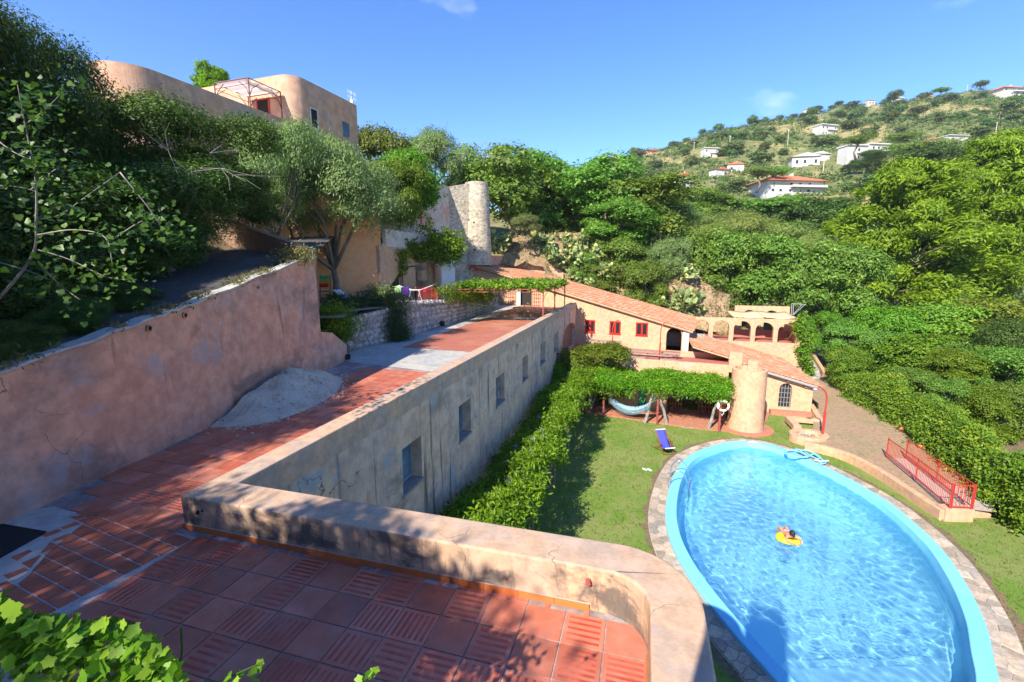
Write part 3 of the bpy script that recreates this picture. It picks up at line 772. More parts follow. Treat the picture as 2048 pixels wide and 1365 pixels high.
# water
def water():
    m = bpy.data.materials.new('pool_water'); m.use_nodes = True; nt = m.node_tree; nt.nodes.remove(nt.nodes['Principled BSDF'])
    g = nt.nodes.new('ShaderNodeBsdfRefraction'); g.inputs['Roughness'].default_value = 0; g.inputs['IOR'].default_value = 1.33; g.inputs['Color'].default_value = (.90, .985, 1, 1)
    gl = nt.nodes.new('ShaderNodeBsdfGlossy'); gl.inputs['Roughness'].default_value = .03
    lw = nt.nodes.new('ShaderNodeLayerWeight'); lw.inputs[0].default_value = .5
    pw = nt.nodes.new('ShaderNodeMath'); pw.operation = 'POWER'; pw.inputs[1].default_value = 5; nt.links.new(lw.outputs['Facing'], pw.inputs[0])
    fr = nt.nodes.new('ShaderNodeMath'); fr.operation = 'MULTIPLY_ADD'; fr.inputs[1].default_value = .98; fr.inputs[2].default_value = .02; nt.links.new(pw.outputs[0], fr.inputs[0])
    tr = nt.nodes.new('ShaderNodeBsdfTransparent'); tr.inputs[0].default_value = (.86, .975, 1, 1)
    m2 = nt.nodes.new('ShaderNodeMixShader'); m2.inputs[0].default_value = .47
    nt.links.new(tr.outputs[0], m2.inputs[1]); nt.links.new(g.outputs[0], m2.inputs[2])
    mx = nt.nodes.new('ShaderNodeMixShader'); nt.links.new(fr.outputs[0], mx.inputs[0]); nt.links.new(m2.outputs[0], mx.inputs[1]); nt.links.new(gl.outputs[0], mx.inputs[2])
    nt.links.new(mx.outputs[0], nt.nodes['Material Output'].inputs[0]); return m
M['water'] = water()
R3 = np.random.default_rng(3)
WAV = [(R3.normal(0.5, .9), R3.uniform(.28, .90), R3.uniform(0, 6.28)) for _ in range(36)]
xs = np.arange(5.4, 16.2, .034); ysx = np.arange(7.4, 25.2, .034)
X, Y = np.meshgrid(xs, ysx); Zw = np.zeros_like(X)
for a_, L_, p_ in WAV: Zw += .0042 * L_ * np.sin((X * cos(a_) + Y * sin(a_)) * 6.283 / L_ + p_)
Zw *= 0.75 + .35 * np.sin(X * .7 + 1) * np.cos(Y * .5)
poly = np.array(offset(RIM, -.47))
def inside(px, py, poly):
    r = np.zeros(px.shape, bool); j = len(poly) - 1
    for i in range(len(poly)):
        xi, yi = poly[i]; xj, yj = poly[j]
        c = ((yi > py) != (yj > py)) & (px < (xj - xi) * (py - yi) / (yj - yi + 1e-12) + xi); r ^= c; j = i
    return r
ins = inside(X, Y, poly); idx = np.arange(X.size).reshape(X.shape)
q = np.stack([idx[:-1, :-1], idx[:-1, 1:], idx[1:, 1:], idx[1:, :-1]], -1).reshape(-1, 4)
q = q[ins.ravel()[q].all(axis=1)]
used = np.unique(q); mapi = np.full(X.size, -1); mapi[used] = np.arange(len(used))
V = np.stack([X.ravel(), Y.ravel(), Zw.ravel() - .06], -1)[used]
me = bpy.data.meshes.new('pool_water'); me.vertices.add(len(V)); me.vertices.foreach_set('co', V.astype(np.float32).ravel())
qq = mapi[q].astype(np.int32); me.loops.add(qq.size); me.loops.foreach_set('vertex_index', qq.ravel()); me.polygons.add(len(qq)); me.polygons.foreach_set('loop_start', np.arange(0, qq.size, 4, dtype=np.int32))
me.polygons.foreach_set('use_smooth', np.ones(len(qq), bool)); me.materials.append(M['water']); me.update()
wo = link('pool_water', me); tag(wo, kind='structure'); wo.cycles.is_caustics_caster = True

# crazy paving round the pool: stones cut as cells, each its own piece
mb = MB(); ringmesh([(COPE, -.03), (COPE, 0.018), (offset(RIM, -0.01), 0.035), (offset(RIM, -0.01), -.03)], mb); mb.build('paving_bed', M['paving_bed'], pool)
def clip(poly, a, b, c):
    out = []
    for i in range(len(poly)):
        p, q = poly[i], poly[(i + 1) % len(poly)]
        dp, dq = a * p[0] + b * p[1] - c, a * q[0] + b * q[1] - c
        if dp <= 0: out.append(p)
        if dp * dq < 0: t = dp / (dp - dq); out.append((p[0] + t * (q[0] - p[0]), p[1] + t * (q[1] - p[1])))
    return out
per = np.cumsum([0] + [np.linalg.norm(RIM[(i + 1) % n] - RIM[i]) for i in range(n)]); LT = per[-1]
pts = []
ncol = int(LT / .36)
for i in range(ncol):
    for j in range(2): pts.append(((i + R3.uniform(-.38, .38) + .5 * (j % 2)) * LT / ncol, .17 + j * .32 + R3.uniform(-.12, .12)))
pts = np.array(pts); pts[:, 0] %= LT
def rim_pt(s, d):
    s %= LT; i = int(np.searchsorted(per, s, 'right') - 1); t = (s - per[i]) / (per[i + 1] - per[i])
    i %= n; j = (i + 1) % n
    return RIM[i] * (1 - t) + RIM[j] * t + ((COPE[i] - RIM[i]) * (1 - t) + (COPE[j] - RIM[j]) * t) / CW * d
cells = []
for k, (s0, d0) in enumerate(pts):
    cell = [(s0 - .6, .03), (s0 + .6, .03), (s0 + .6, CW - .03), (s0 - .6, CW - .03)]
    ds = (pts[:, 0] - s0 + LT / 2) % LT - LT / 2
    for e in np.where((np.abs(ds) < .9) & (np.abs(ds) + np.abs(pts[:, 1] - d0) > 1e-6))[0]:
        a_, b_ = ds[e], pts[e, 1] - d0; L_ = hypot(a_, b_); a_, b_ = a_ / L_, b_ / L_
        cell = clip(cell, a_, b_, a_ * (s0 + ds[e] / 2) + b_ * (d0 + pts[e, 1]) / 2 - .017)
        if len(cell) < 3: break
    if len(cell) >= 3:
        P3 = [rim_pt(s, d) for s, d in cell]; c3 = np.mean(P3, axis=0)
        vis = 1 / max(4, np.linalg.norm(np.array([c3[0], c3[1], -10])))
        hidden = c3[0] < 6.9 and c3[1] < 12.0
        cells.append((0 if hidden else vis * sqrt(len(cell)), P3))
cells.sort(key=lambda c: -c[0])
rest = MB()
for k, (vv, P3) in enumerate(cells):
    h = .045 + R3.uniform(-.008, .012)
    if k < 300:
        mb = MB(); mb.plan(P3, .0, h); mb.build('paving_stone', M['paving'], pool)
    else: rest.plan(P3, .0, h)
if rest.v: tag(rest.build('further_paving', M['paving'], pool), kind='stuff')
# skimmer opening at the far end
sk = oz(1508, 893, 0.0); mb = MB(); mb.box(sk[0] - .3, sk[0] + .3, sk[1] - .12, sk[1] + .05, .02, .155); mb.M = None
tdir = unit(RIM[np.argmin([np.hypot(*(p - sk[:2])) for p in RIM])] - RIM[np.argmin([np.hypot(*(p - sk[:2])) for p in RIM]) - 1])
sk2 = np.array([sk[0], sk[1], 0])
mb = MB(); td = np.array([tdir[0], tdir[1], 0]); nd = np.array([-td[1], td[0], 0])
mb.obox(sk2 - td * .32 - nd * .10 + UP * .172, td * .64, nd * .2, UP * .012); mb.build('skimmer_lid', M['concrete'], pool)

# dry courtyard to the right, with its low curved wall
wl = [oz(*p, .42) for p in ((1612, 884), (1690, 905), (1760, 940), (1830, 985), (1888, 1022))]
wln = spline(wl, 6)
court = [np.array([p[0] + .12, p[1] + .12]) for p in wln] + [np.array(p) for p in ((18.3, 17.3), (19.2, 17.5), (25, 22), (28, 30), (28, 44), (25.5, 40), (21.1, 30.4), (20.3, 30.0), (19.3, 28.2), (18.2, 26.6))]
mb = MB(); mb.sheet(court, .30); mb.add([(p[0], p[1], -.1) for p in court] + [(p[0], p[1], .30) for p in court], [(i, (i + 1) % len(court), len(court) + (i + 1) % len(court), len(court) + i) for i in range(len(court))])
tag(mb.build('dry_courtyard', M['dirt']), kind='structure')
mbw = thing('low_curved_wall', 'low peach plastered wall curving beside the lawn to a square end block', 'wall', (*wl[2][:2], 0))
mb = MB(); k = len(wln); vs = []
for i, p in enumerate(wln):
    t = unit((wln[min(i + 1, k - 1)] - wln[max(i - 1, 0)])[:2]); nn = np.array([t[1], -t[0]])
    for sg, z in ((-.14, -.05), (-.14, .44), (.14, .44), (.14, -.05)): vs.append((p[0] + nn[0] * sg, p[1] + nn[1] * sg, z))
fs = [(i * 4 + j, i * 4 + j + 1, i * 4 + 5 + j, i * 4 + 4 + j) for i in range(k - 1) for j in range(3)] + [(0, 1, 2, 3), tuple((k - 1) * 4 + j for j in (3, 2, 1, 0))]
mb.add(vs, fs); mb.build('wall', M['plaster_peach'], mbw, bevel=.02)
e0, e1 = oz(1893, 1020, .5), oz(1950, 1022, .5); ed = unit(e1 - e0); en = np.array([-ed[1], ed[0], 0])
mb = MB(); mb.obox(e0 - UP * .6, e1 - e0, en * .45, UP * .62); mb.build('end_block', M['plaster_peach'], mbw, bevel=.02)
e2 = oz(2002, 1030, .35); mb = MB(); mb.obox(e1 + en * .35 - UP * .6, (e2 - e1), en * .3, UP * .42); mb.build('end_block', M['plaster_peach'], mbw, bevel=.02)
# round planter of cobbles with the lamp post
wc = oz(1618, 868, .45)[:2]
pl = thing('round_planter', 'round peach plastered planter filled with grey cobbles', 'planter', (wc[0], wc[1], 0))
mb = MB(); mb.lathe([(.98, -.05), (.98, .44), (.96, .46), (.62, .46), (.60, .44), (.58, .22)], (wc[0], wc[1], 0), 36, sx=1.05, sy=.9); mb.build('ring_wall', M['plaster_peach'], pl)
mb = MB(); mb.lathe([(.60, .25), (.0001, .25)], (wc[0], wc[1], 0), 24, sx=1.05, sy=.9); mb.build('soil_bed', M['soil'], pl)
for i in range(46):
    a_ = R3.uniform(0, 6.28); r_ = .54 * sqrt(R3.uniform()); s_ = R3.uniform(.045, .085)
    mb = MB(); mb.ball((wc[0] + r_ * cos(a_) * 1.05, wc[1] + r_ * sin(a_) * .9, .27), (s_, s_ * R3.uniform(.7, 1), s_ * .7), 6, 4, jit=.15); mb.build('cobble', M['stone'], pl)
# path kerbs from planter to house step
mb = MB(); p0, p1 = oz(1595, 857, .3), oz(1577, 838, .3); mb.bar(p0, p1, .42, .3); p2 = oz(1640, 843, .3); mb.bar(p1, p2, .35, .28); mb.bar(p2, oz(1622, 812, .35), .3, .3)
tag(mb.build('path_kerb', M['plaster_peach'], loc=(p1[0], p1[1], 0)), 'low plastered kerb running from round planter to the house step', 'kerb')

# ------------------------------------------------------------------ long building and upper terrace
LB = thing('long_building', 'long weathered building with stained wall and blue grey shuttered windows', 'building', W(.5, 15))
PW = W(.52, 0, 0)
wins = [((803, 898), (842, 873), (806, 988)), ((917, 805), (941, 798), (918, 887)), ((992, 755), (1009, 748), (993, 815)), ((1045, 718), (1056, 712), (1046, 767)), ((1081, 692), (1091, 686), (1083, 733)), ((1108, 671), (1117, 666), (1110, 706))]
WV = []
for a_, b_, c_ in wins:
    A_, B_ = opl(*a_, PW, D2), opl(*b_, PW, D2); C_ = opl(*c_, PW, D2)
    WV.append((UV(A_)[1], UV(B_)[1], 4.2, 5.42))
WV = [(v0, max(v1, v0 + 1.0), z0, z1) for v0, v1, z0, z1 in WV]
ad0, ad1 = UV(opl(1125, 690, PW, D2))[1], UV(opl(1150, 660, PW, D2))[1]
VE = 36.3
holes = [rect(v0, v1, z0, z1) for v0, v1, z0, z1 in WV] + [arch(ad0, ad1, Z1 + .02, 5.35, rise=.95)]
mb = MB(); mb.plate([(.50, -.1), (VE, -.1), (VE, T - .001), (.50, T - .001)], holes, W(.52, 0, 0), D1, UP, D2, .42)
mb.build('wall', M['plaster_grey'], LB)
for v0, v1, z0, z1 in WV:
    f = MB(); f.wbox(.14, .19, v0, v1, z0, z1); fo = f.build('shutter', M['shutter_blue'], LB)
    s_ = MB()
    for q in (0, .5): s_.wbox(.19, .215, v0 + q * (v1 - v0) + .02, v0 + (q + .5) * (v1 - v0) - .02, z0 + .03, z0 + .12); s_.wbox(.19, .215, v0 + q * (v1 - v0) + .02, v0 + (q + .5) * (v1 - v0) - .02, z1 - .12, z1 - .03)
    s_.wbox(.19, .212, v0, v0 + .07, z0, z1); s_.wbox(.19, .212, v1 - .07, v1, z0, z1); s_.wbox(.19, .212, (v0 + v1) / 2 - .05, (v0 + v1) / 2 + .05, z0, z1)
    s_.build('shutter_frame', M['shutter_frame'], fo)
    s_ = MB(); s_.wbox(.20, .56, v0 - .04, v1 + .04, z0 - .07, z0 + .002); s_.build('sill', M['sill'], LB)
d = MB(); d.wbox(.16, .22, ad0 - .1, ad1 + .1, Z1, 5.5); do = d.build('arched_door', M['wood_dark'], LB)
d = MB()
for i in range(6): d.wbox(.22, .24, ad0 + (ad1 - ad0) * i / 6 + .01, ad0 + (ad1 - ad0) * (i + 1) / 6 - .01, Z1 + .05, 5.3)
d.build('door_board', M['wood_dark'], do)
# front block and its curved corner
def arcp(cu, cv, r, a0, a1, k=10): return [W(cu + r * cos(radians(a0 + (a1 - a0) * i / k)), cv + r * sin(radians(a0 + (a1 - a0) * i / k))) for i in range(k + 1)]
outer = [W(.52, VE), W(.52, .54)] + arcp(6.03, -.31, .85, 90, 0) + [W(6.88, -6.5)]
inner = [W(6.385, -6.5)] + arcp(5.95, -.43, .435, 0, 90) + [W(.06, -.005), W(.06, VE)]
mb = MB(); mb.plan(outer + inner, T - .02, 6.81)
pp = mb.build('parapet', [M['parapet'], M['parapet_side']], LB, bevel=.025)
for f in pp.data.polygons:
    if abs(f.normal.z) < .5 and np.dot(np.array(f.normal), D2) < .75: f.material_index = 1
fb = [W(.10, .50)] + arcp(6.03, -.31, .83, 90, 0) + [W(6.86, -6.5), W(.10, -6.5)]
mb = MB(); mb.plan(fb, -.1, T - .02); mb.build('front_block', M['plaster_grey'], LB)
# small spouts and holes in the parapet
for (u_, z_) in ((.36, 6.6),):
    mb = MB(); mb.tube([W(u_, .02, z_), W(u_, -.02, z_)], .03, 8); mb.build('drain_hole', M['interior'], LB)
pc = opl(1177, 1163, W(0, -.005), D1); mb = MB(); mb.tube([pc + D1 * .03, pc - D1 * .05], [.035, .028], 8); mb.build('drain_spout', M['rust_iron'], LB)
pc = opl(405, 1024, W(0, -.005), D1); mb = MB(); mb.add([pc - D1 * .004 + D2 * .03, pc - D1 * .004 - D2 * .025, pc - D1 * .004 + UP * .05], [(0, 2, 1)]); mb.build('chip', M['interior'], LB)
# skirting tiles along the front parapet
u_ = .07
while u_ < 5.75:
    mb = MB(); w_ = .405; mb.wbox(u_, min(u_ + w_, 5.78), -.020, -.007, T + .004, T + .085); mb.build('skirting_tile', M['skirting'], LB); u_ += .41
for j in range(4):
    mb = MB(); mb.wbox(6.368, 6.383, -.5 - .41 * (j + 1), -.5 - .41 * j - .006, T + .004, T + .085); mb.build('skirting_tile', M['skirting'], LB)
mb = MB(); mb.wbox(.05, 5.8, -.011, -.004, T + .085, T + .093); mb.build('lime_line', M['concrete'], LB)

# terrace floor
tf_poly = [W(.1, VE), W(.1, .2), W(6.2, .2), W(6.6, -.3), W(6.6, -6.5), W(-6, -6.5), W(-6, 2), W(-5.6, VE)]
tf = MB(); tf.sheet(tf_poly, T); TF = tag(tf.build('terrace_floor', M['mortar']), kind='structure')
def tile_mesh(name, w, l, stripes=None, h=.010, mats=None):
    mb = MB(); mb.box(-w / 2, w / 2, -l / 2, l / 2, 0, h)
    if stripes:
        for i in range(stripes):
            y = -l / 2 + l * (i + .72) / (stripes + .45); mb.box(-w * .40, w * .40, y - l * .036, y + l * .036, h - .002, h + .0012, 1)
    me = bpy.data.meshes.new(name); me.from_pydata(mb.v, [], mb.f)
    for k_ in mats: me.materials.append(k_)
    me.polygons.foreach_set('material_index', np.array(mb.m, dtype=np.int32)); me.update(); return me
mt2 = [M['tile_plain'], M['tile_stripe']]
TP = tile_mesh('floor_tile', .412, .412, None, mats=mt2); TS5 = tile_mesh('striped_floor_tile', .412, .412, 5, mats=mt2); TS6 = tile_mesh('striped_floor_tile', .412, .412, 6, mats=mt2)
ROTW = -A16
def put_tile(me, u, v, rot=0, name='floor_tile', z=T, sx=1, sy=1):
    o = link(name, me, TF, W(u, v, z)); o.rotation_euler = (R3.normal() * .002, R3.normal() * .002, ROTW + rot + R3.normal() * .006); o.scale = (sx, sy, 1); return o
R4 = np.random.default_rng(21); ntile = 0
PAT = {}
for i in range(14):
    for j in range(5):
        u, v = .43 + .4265 * i + .2132, -.085 - .43 * j - .215
        s_ = R4.uniform(); put_tile(TP if s_ < .52 else (TS5 if s_ < .78 else TS6), u, v, 0 if R4.uniform() < .5 else pi / 2, 'floor_tile' if s_ < .52 else 'striped_floor_tile'); ntile += 1
    put_tile(TP if R4.uniform() < .6 else TS5, .43 + .4265 * i + .2132, -.05, pi / 2 * R4.integers(0, 2), sx=1, sy=.13) if i < 13 else None; ntile += 1
M['pale_grout'] = surf('pale_grout', (.40, .34, .31), None, rough=.95, var=.25, vsc=10, bump=.3)
mb = MB(); mb.sheet([W(-2.1, -.12), W(.43, -.12), W(.43, -2.7), W(-.8, -2.7)], T + .004); tag(mb.build('grout_bed', M['pale_grout']), kind='structure')
# small tiles in the corner by the walkway
TSm = tile_mesh('small_floor_tile', .272, .186, None, mats=[M['tile_small'], M['tile_stripe']])
for j in range(10):
    for i in range(8):
        u, v = .27 - .285 * i - .028 * j, -.26 - .20 * j + .040 * i
        if v < -.9 - .28 * i * .1 - 1.4 + .25 * i: continue
        if UV(W(u, v))[0] < -1.95 + .12 * j: continue
        put_tile(TSm, u, v, -.14, 'small_floor_tile', T + .004, .97, .96); ntile += 1
# walkway of big tiles between the two walls
rest = MB()
def wall_u(v):  # foot of the pink retaining wall in terrace coordinates
    yy = 6.04 + v; x0 = np.interp(yy, [3, 6.06, 9.12, 10.2, 17.7], [-7.5, -7.32, -7.08, -6.95, -6.5]); return UV((x0, yy - .6 + .0))[0]
for j in range(24):
    for i in range(8):
        u, v = .02 - .2132 - .4265 * i, .10 + .43 * j
        if u < -2.62 - .20 * v + .1 * 0: continue
        if v > 9.7: continue
        if v < .3 and u < -1.9: continue
        s_ = R4.uniform(); me_ = TP if s_ < .55 else (TS5 if s_ < .8 else TS6)
        if ntile < 296: put_tile(me_, u, v, 0 if R4.uniform() < .5 else pi / 2, 'floor_tile' if s_ < .55 else 'striped_floor_tile'); ntile += 1
        else: rest.wbox(u - .206, u + .206, v - .206, v + .206, T, T + .010)
if rest.v: tag(rest.build('further_tiles', M['tile_plain'], TF), kind='stuff')
mb = MB(); mb.sheet([oz(*p, T)[:2] for p in ((690, 722), (862, 746), (935, 706), (805, 697), (765, 690))] , T + .012)
mb2 = MB(); mb2.sheet([W(-5.5, 10.6), W(.08, 9.72), W(.08, 13.7), W(-6.2, 13.9)], T + .012)
tag(mb2.build('concrete_slab', M['concrete']), kind='structure')
mb = MB(); mb.sheet([W(-4.25, 13.85), W(.08, 13.72), W(.08, 26.1), W(-4.5, 26.1)], T + .016)
def brickfloor():
    m, nt, b = newmat('old_terracotta_paving'); g = nt.nodes.new('ShaderNodeNewGeometry')
    v = _map(nt, g.outputs['Position'], (1, 1, 1), A16)
    br = nt.nodes.new('ShaderNodeTexBrick'); br.inputs['Scale'].default_value = 1.0; br.inputs['Brick Width'].default_value = .42; br.inputs['Row Height'].default_value = .2; br.inputs['Mortar Size'].default_value = .008
    br.inputs['Color1'].default_value = (.42, .115, .06, 1); br.inputs['Color2'].default_value = (.34, .10, .06, 1); br.inputs['Mortar'].default_value = (.36, .22, .16, 1)
    nt.links.new(v, br.inputs['Vector'])
    c = _mix(nt, _ramp(nt, _noise(nt, g.outputs['Position'], .5, 6, .6), .45, .7), br.outputs[0], (.46, .20, .12))
    nt.links.new(c, b.inputs['Base Color']); b.inputs['Roughness'].default_value = .7; return m
M['brickfloor'] = brickfloor()
tag(mb.build('red_paving', M['brickfloor']), kind='structure')
mb = MB(); mb.sheet([W(-6.2, 13.9), W(-4.25, 13.85), W(-4.5, 26.1), W(.08, 26.1), W(.08, 27.4), W(-4.6, 27.4), W(-4.8, VE), W(-6.8, VE)], T + .012); tag(mb.build('concrete_path', M['concrete']), kind='structure')
mb = MB(); mb.sheet([W(-4.6, 27.4), W(.08, 27.4), W(.08, VE - .3), W(-4.8, VE - .3)], T + .016); tag(mb.build('pergola_paving', M['brickfloor']), kind='structure')
cp = [oz(*p, T)[:2] for p in ((110, 1015), (180, 1038), (97, 1107), (38, 1176), (-60, 1200), (-60, 1040))]
mb = MB(); mb.sheet(cp, T + .014); tag(mb.build('concrete_patch', M['concrete']), kind='structure')
a_, b_, c_ = oz(95, 1067, T), oz(10, 1052, T), oz(0, 1120, T); mb = MB(); mb.obox(a_ + UP * .016, (b_ - a_) * 1.6, (c_ - a_) * 1.3, UP * .018)
tag(mb.build('rubber_mat', M['black_rubber'], loc=b_, bevel=.008), 'black rubber mat lying on the concrete at the foot of pink wall', 'mat')

# ------------------------------------------------------------------ pink retaining wall and driveway
RB = thing('retaining_wall', 'tall pink plastered retaining wall with rising top beside the tiled walkway', 'wall', (-7, 11, T))
base = [(-7.9, -4.0), (-7.32, 6.06), (-7.08, 9.12), (-6.95, 10.6), (-6.66, 15.9)]
bs = spline([np.array(b) for b in base], 10)
def wtop(y): return float(np.interp(y, [-4, 6.39, 7.93, 10.37, 13, 15.9], [6.9, 8.44, 8.71, 9.17, 9.72, 10.29]))
mb = MB(); vs = []; k = len(bs)
for i, p in enumerate(bs):
    t = unit(bs[min(i + 1, k - 1)] - bs[max(i - 1, 0)]); nn = np.array([-t[1], t[0]]); z = wtop(p[1]) + .02 * sin(i * 1.7)
    for dd, zz in ((0, T - .2), (.05 + .02, z), (.32, z + .01), (.5, T - .2)): vs.append((p[0] + nn[0] * dd, p[1] + nn[1] * dd, zz))
fs = [(i * 4 + j + 1, i * 4 + j, i * 4 + 4 + j, i * 4 + 5 + j) for i in range(k - 1) for j in range(3)] + [(3, 2, 1, 0), tuple((k - 1) * 4 + j for j in range(4))]
mb.add(vs, fs); mb.build('wall', M['plaster_pink'], RB, bevel=.02)
mb = MB(); vs = []
for i, p in enumerate(bs):
    t = unit(bs[min(i + 1, k - 1)] - bs[max(i - 1, 0)]); nn = np.array([-t[1], t[0]]); z = wtop(p[1]) + .02 * sin(i * 1.7)
    for dd, zz in ((.04, z + .005), (.04, z + .05), (.34, z + .055), (.34, z + .005)): vs.append((p[0] + nn[0] * dd, p[1] + nn[1] * dd, zz))
mb.add(vs, fs); mb.build('coping', M['concrete'], RB)
pe = bs[-1]; q0 = np.array([-6.66, 15.9]); q1 = np.array([-6.47, 17.75])
mb = MB(); dq = np.array([*(q1 - q0), 0]); nq = np.array([-unit(q1 - q0)[1], unit(q1 - q0)[0], 0])
mb.plate([(0, T - .2), (1.86, T - .2), (1.86, 6.92), (1.3, 7.25), (.8, 7.55), (0, 7.7)], [], np.array([*q0, 0]), unit(dq), UP, -nq, .4); mb.build('wall_end', M['plaster_pink'], RB, bevel=.02)
rn = unit(np.array([1.0, -.065, 0]))
for p, r_ in (((300, 657), .062), ((369, 631), .062), ((517, 575), .05)):
    c_ = opl(*p, (-7.03, 10.4, 0), (.9978, -.066, 0)); yv = c_[1]
    xf = np.interp(yv, [q[1] for q in bs], [q[0] for q in bs]) - .06 * (c_[2] - T) / 3
    c_ = np.array([xf, yv, c_[2]])
    mb = MB(); mb.tube([c_ - rn * .04, c_ + rn * .012], [r_, r_], 14); mb.build('drain_hole', M['interior'], RB)
    mb = MB(); ring = [c_ + rn * .014 + np.array([0, cos(t_), sin(t_)]) * r_ for t_ in np.linspace(0, 2 * pi, 15)[:-1]]; mb.tube(ring, .012, 5, closed=True); mb.build('drain_rim', M['plaster_pink'], RB)
mb = MB(); p_ = np.array([-6.40, 17.62, T + .16]); mb.tube([p_ - rn * .2, p_ + rn * .06], .11, 12); mb.build('drain_pipe', M['interior'], RB)
dwa, dwb = oy(385, 470, 23.5), oy(616, 508, 16.0); dl = np.linalg.norm((dwb - dwa)[:2]); dx_ = unit((dwb - dwa) * np.array([1, 1, 0])); dn_ = np.array([dx_[1], -dx_[0], 0])
za_, zb_ = oy(385, 415, 23.5)[2], oy(616, 498, 16.0)[2]
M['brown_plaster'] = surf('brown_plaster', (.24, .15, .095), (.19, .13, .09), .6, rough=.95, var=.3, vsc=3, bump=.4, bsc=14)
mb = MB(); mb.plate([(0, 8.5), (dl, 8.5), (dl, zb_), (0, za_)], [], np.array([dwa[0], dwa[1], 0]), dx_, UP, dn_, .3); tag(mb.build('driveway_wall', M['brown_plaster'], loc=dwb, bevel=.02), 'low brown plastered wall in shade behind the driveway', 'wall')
# driveway and the bank above
def drv(y): return wtop(min(y, 16)) - .06 + max(0, y - 16) * .12
def lz(x, y):
    xr = np.interp(y, [q[1] for q in bs], [q[0] for q in bs]) - .3; d = xr - x
    z = drv(y)
    if d > 4.2: z += min((d - 4.2) * .75, 7.5) + .15 * sin(y * 1.3 + x)
    return z
yy = np.linspace(-6, 40, 60); vs = []; nx = 34
for y in yy:
    xr = np.interp(min(y, 15.9), [q[1] for q in bs], [q[0] for q in bs]) - .3 - max(0, y - 15.9) * .30
    for i in range(nx):
        d = 26 * (i / (nx - 1)) ** 1.5; x = xr - d
        z = drv(y) + (min((d - 4.0) * .7, 7.5) if d > 4.0 else 0) + (.12 * sin(y * 1.3 + x * .9) if d > 4.5 else 0); vs.append((x, y, z))
fs = [(j * nx + i, (j + 1) * nx + i, (j + 1) * nx + i + 1, j * nx + i + 1) for j in range(len(yy) - 1) for i in range(nx - 1)]
fs = [f[::-1] for f in fs]
cut = int(nx * .28)
mb = MB(); mb.add(vs, fs, 0)
dw = mb.build('driveway', [M['asphalt'], M['soil']], smooth=True); tag(dw, kind='structure')
dw.data.polygons.foreach_set('material_index', np.array([0 if (i % (nx - 1)) < cut else 1 for i in range(len(fs))], dtype=np.int32))
# sand heap on the walkway
sc = oz(560, 795, T); heap = [oz(*p, T)[:2] for p in ((445, 850), (530, 848), (600, 828), (672, 785), (662, 762), (600, 742))]
hb = np.array([-6.55, 12.6]); hp = opl(565, 738, (-6.75, 0, 0), (1, 0, 0))
mb = MB(); rings = []; nr = 40; NRD = 26
hs = spline([np.array(p) for p in ((-6.95, 10.1), (-5.9, 10.35), (-5.35, 11.3), (-5.15, 12.6), (-5.25, 13.6), (-5.7, 14.9), (-6.7, 15.4))], 18)
pk = np.array([-6.45, 12.75]); vs = []; K = len(hs)
for r in range(NRD):
    t = r / (NRD - 1)
    for i, p in enumerate(hs):
        q = np.array(p) * (1 - t) + pk * t; zz = 0.74 * (1 - (1 - t) ** 1.45); zz += (.03 * sin(q[0] * 5 + q[1] * 3.1) + .025 * sin(q[1] * 7.3 - q[0] * 4) + R3.normal() * .008) * min(1, 6 * t)
        vs.append((q[0], q[1], T + .005 + zz))
mb.add(vs, [(r * K + i, r * K + i + 1, (r + 1) * K + i + 1, (r + 1) * K + i) for r in range(NRD - 1) for i in range(K - 1)])
sl_ = MB()
for _ in range(260):
    q = hs[R3.integers(len(hs))]; t = -abs(R3.normal()) * .10 if R3.uniform() < .55 else R3.uniform(0, .8); q = np.array(q) * (1 - t) + pk * t; zz = .74 * (1 - (1 - max(0, t)) ** 1.45)
    sl_.ball((q[0], q[1], T + .012 + zz), R3.uniform(.012, .04), 5, 4, jit=.25, rng=R3)
tag(sl_.build('sand_lumps', M['sand']), kind='stuff')
tag(mb.build('sand_heap', M['sand'], smooth=True, loc=(-6.3, 12.7, T)), 'grey heap of building sand piled against the pink wall', 'sand heap')
# ------------------------------------------------------------------ roofs of barrel tiles
def tiled_roof(parent, o, along, across, La, Lc, mat, tw=.21, tl=.42, lift=.05, slab=.10):
    """along = unit vector down the slope, across = unit vector over the slope; tiles lie in rows running down"""
    o, along, across = (np.array(q, float) for q in (o, along, across)); nn = np.cross(along, across); nn = nn if nn[2] > 0 else -nn
    mb = MB(); mb.obox(o - nn * slab, along * La, across * Lc, nn * slab); mb.build('roof_slab', M['plaster_peach'], parent)
    mb = MB(); nrow = int(Lc / tw); ncol = int(La / tl); r_ = np.random.default_rng(int(La * 100))
    for i in range(nrow):
        c0 = o + across * ((i + .5) * Lc / nrow) + nn * .012
        for j in range(ncol):
            s0 = j * La / ncol - .03 + r_.normal() * .012; s1 = (j + 1) * La / ncol + .05 + r_.normal() * .012
            sh = across * r_.normal() * .012; vs = []
            w0, w1 = tw * .43, tw * .54
            up0, up1 = .02, .045
            for (s_, w_, u_) in ((s0, w0, up0), (s1, w1, up1)):
                for k in range(5):
                    a_ = pi * k / 4; vs.append(c0 + sh + along * s_ + across * (w_ * cos(a_)) + nn * (u_ + w_ * .85 * sin(a_)))
            fs = [(k, k + 1, 6 + k, 5 + k) for k in range(4)] + [(9, 8, 7, 6, 5)]
            if np.dot(np.cross(vs[1] - vs[0], vs[5] - vs[0]), nn) < 0: pass
            mb.add(vs, fs)
    t = mb.build('roof_tiles', mat, parent); tag(t, kind='stuff'); return t
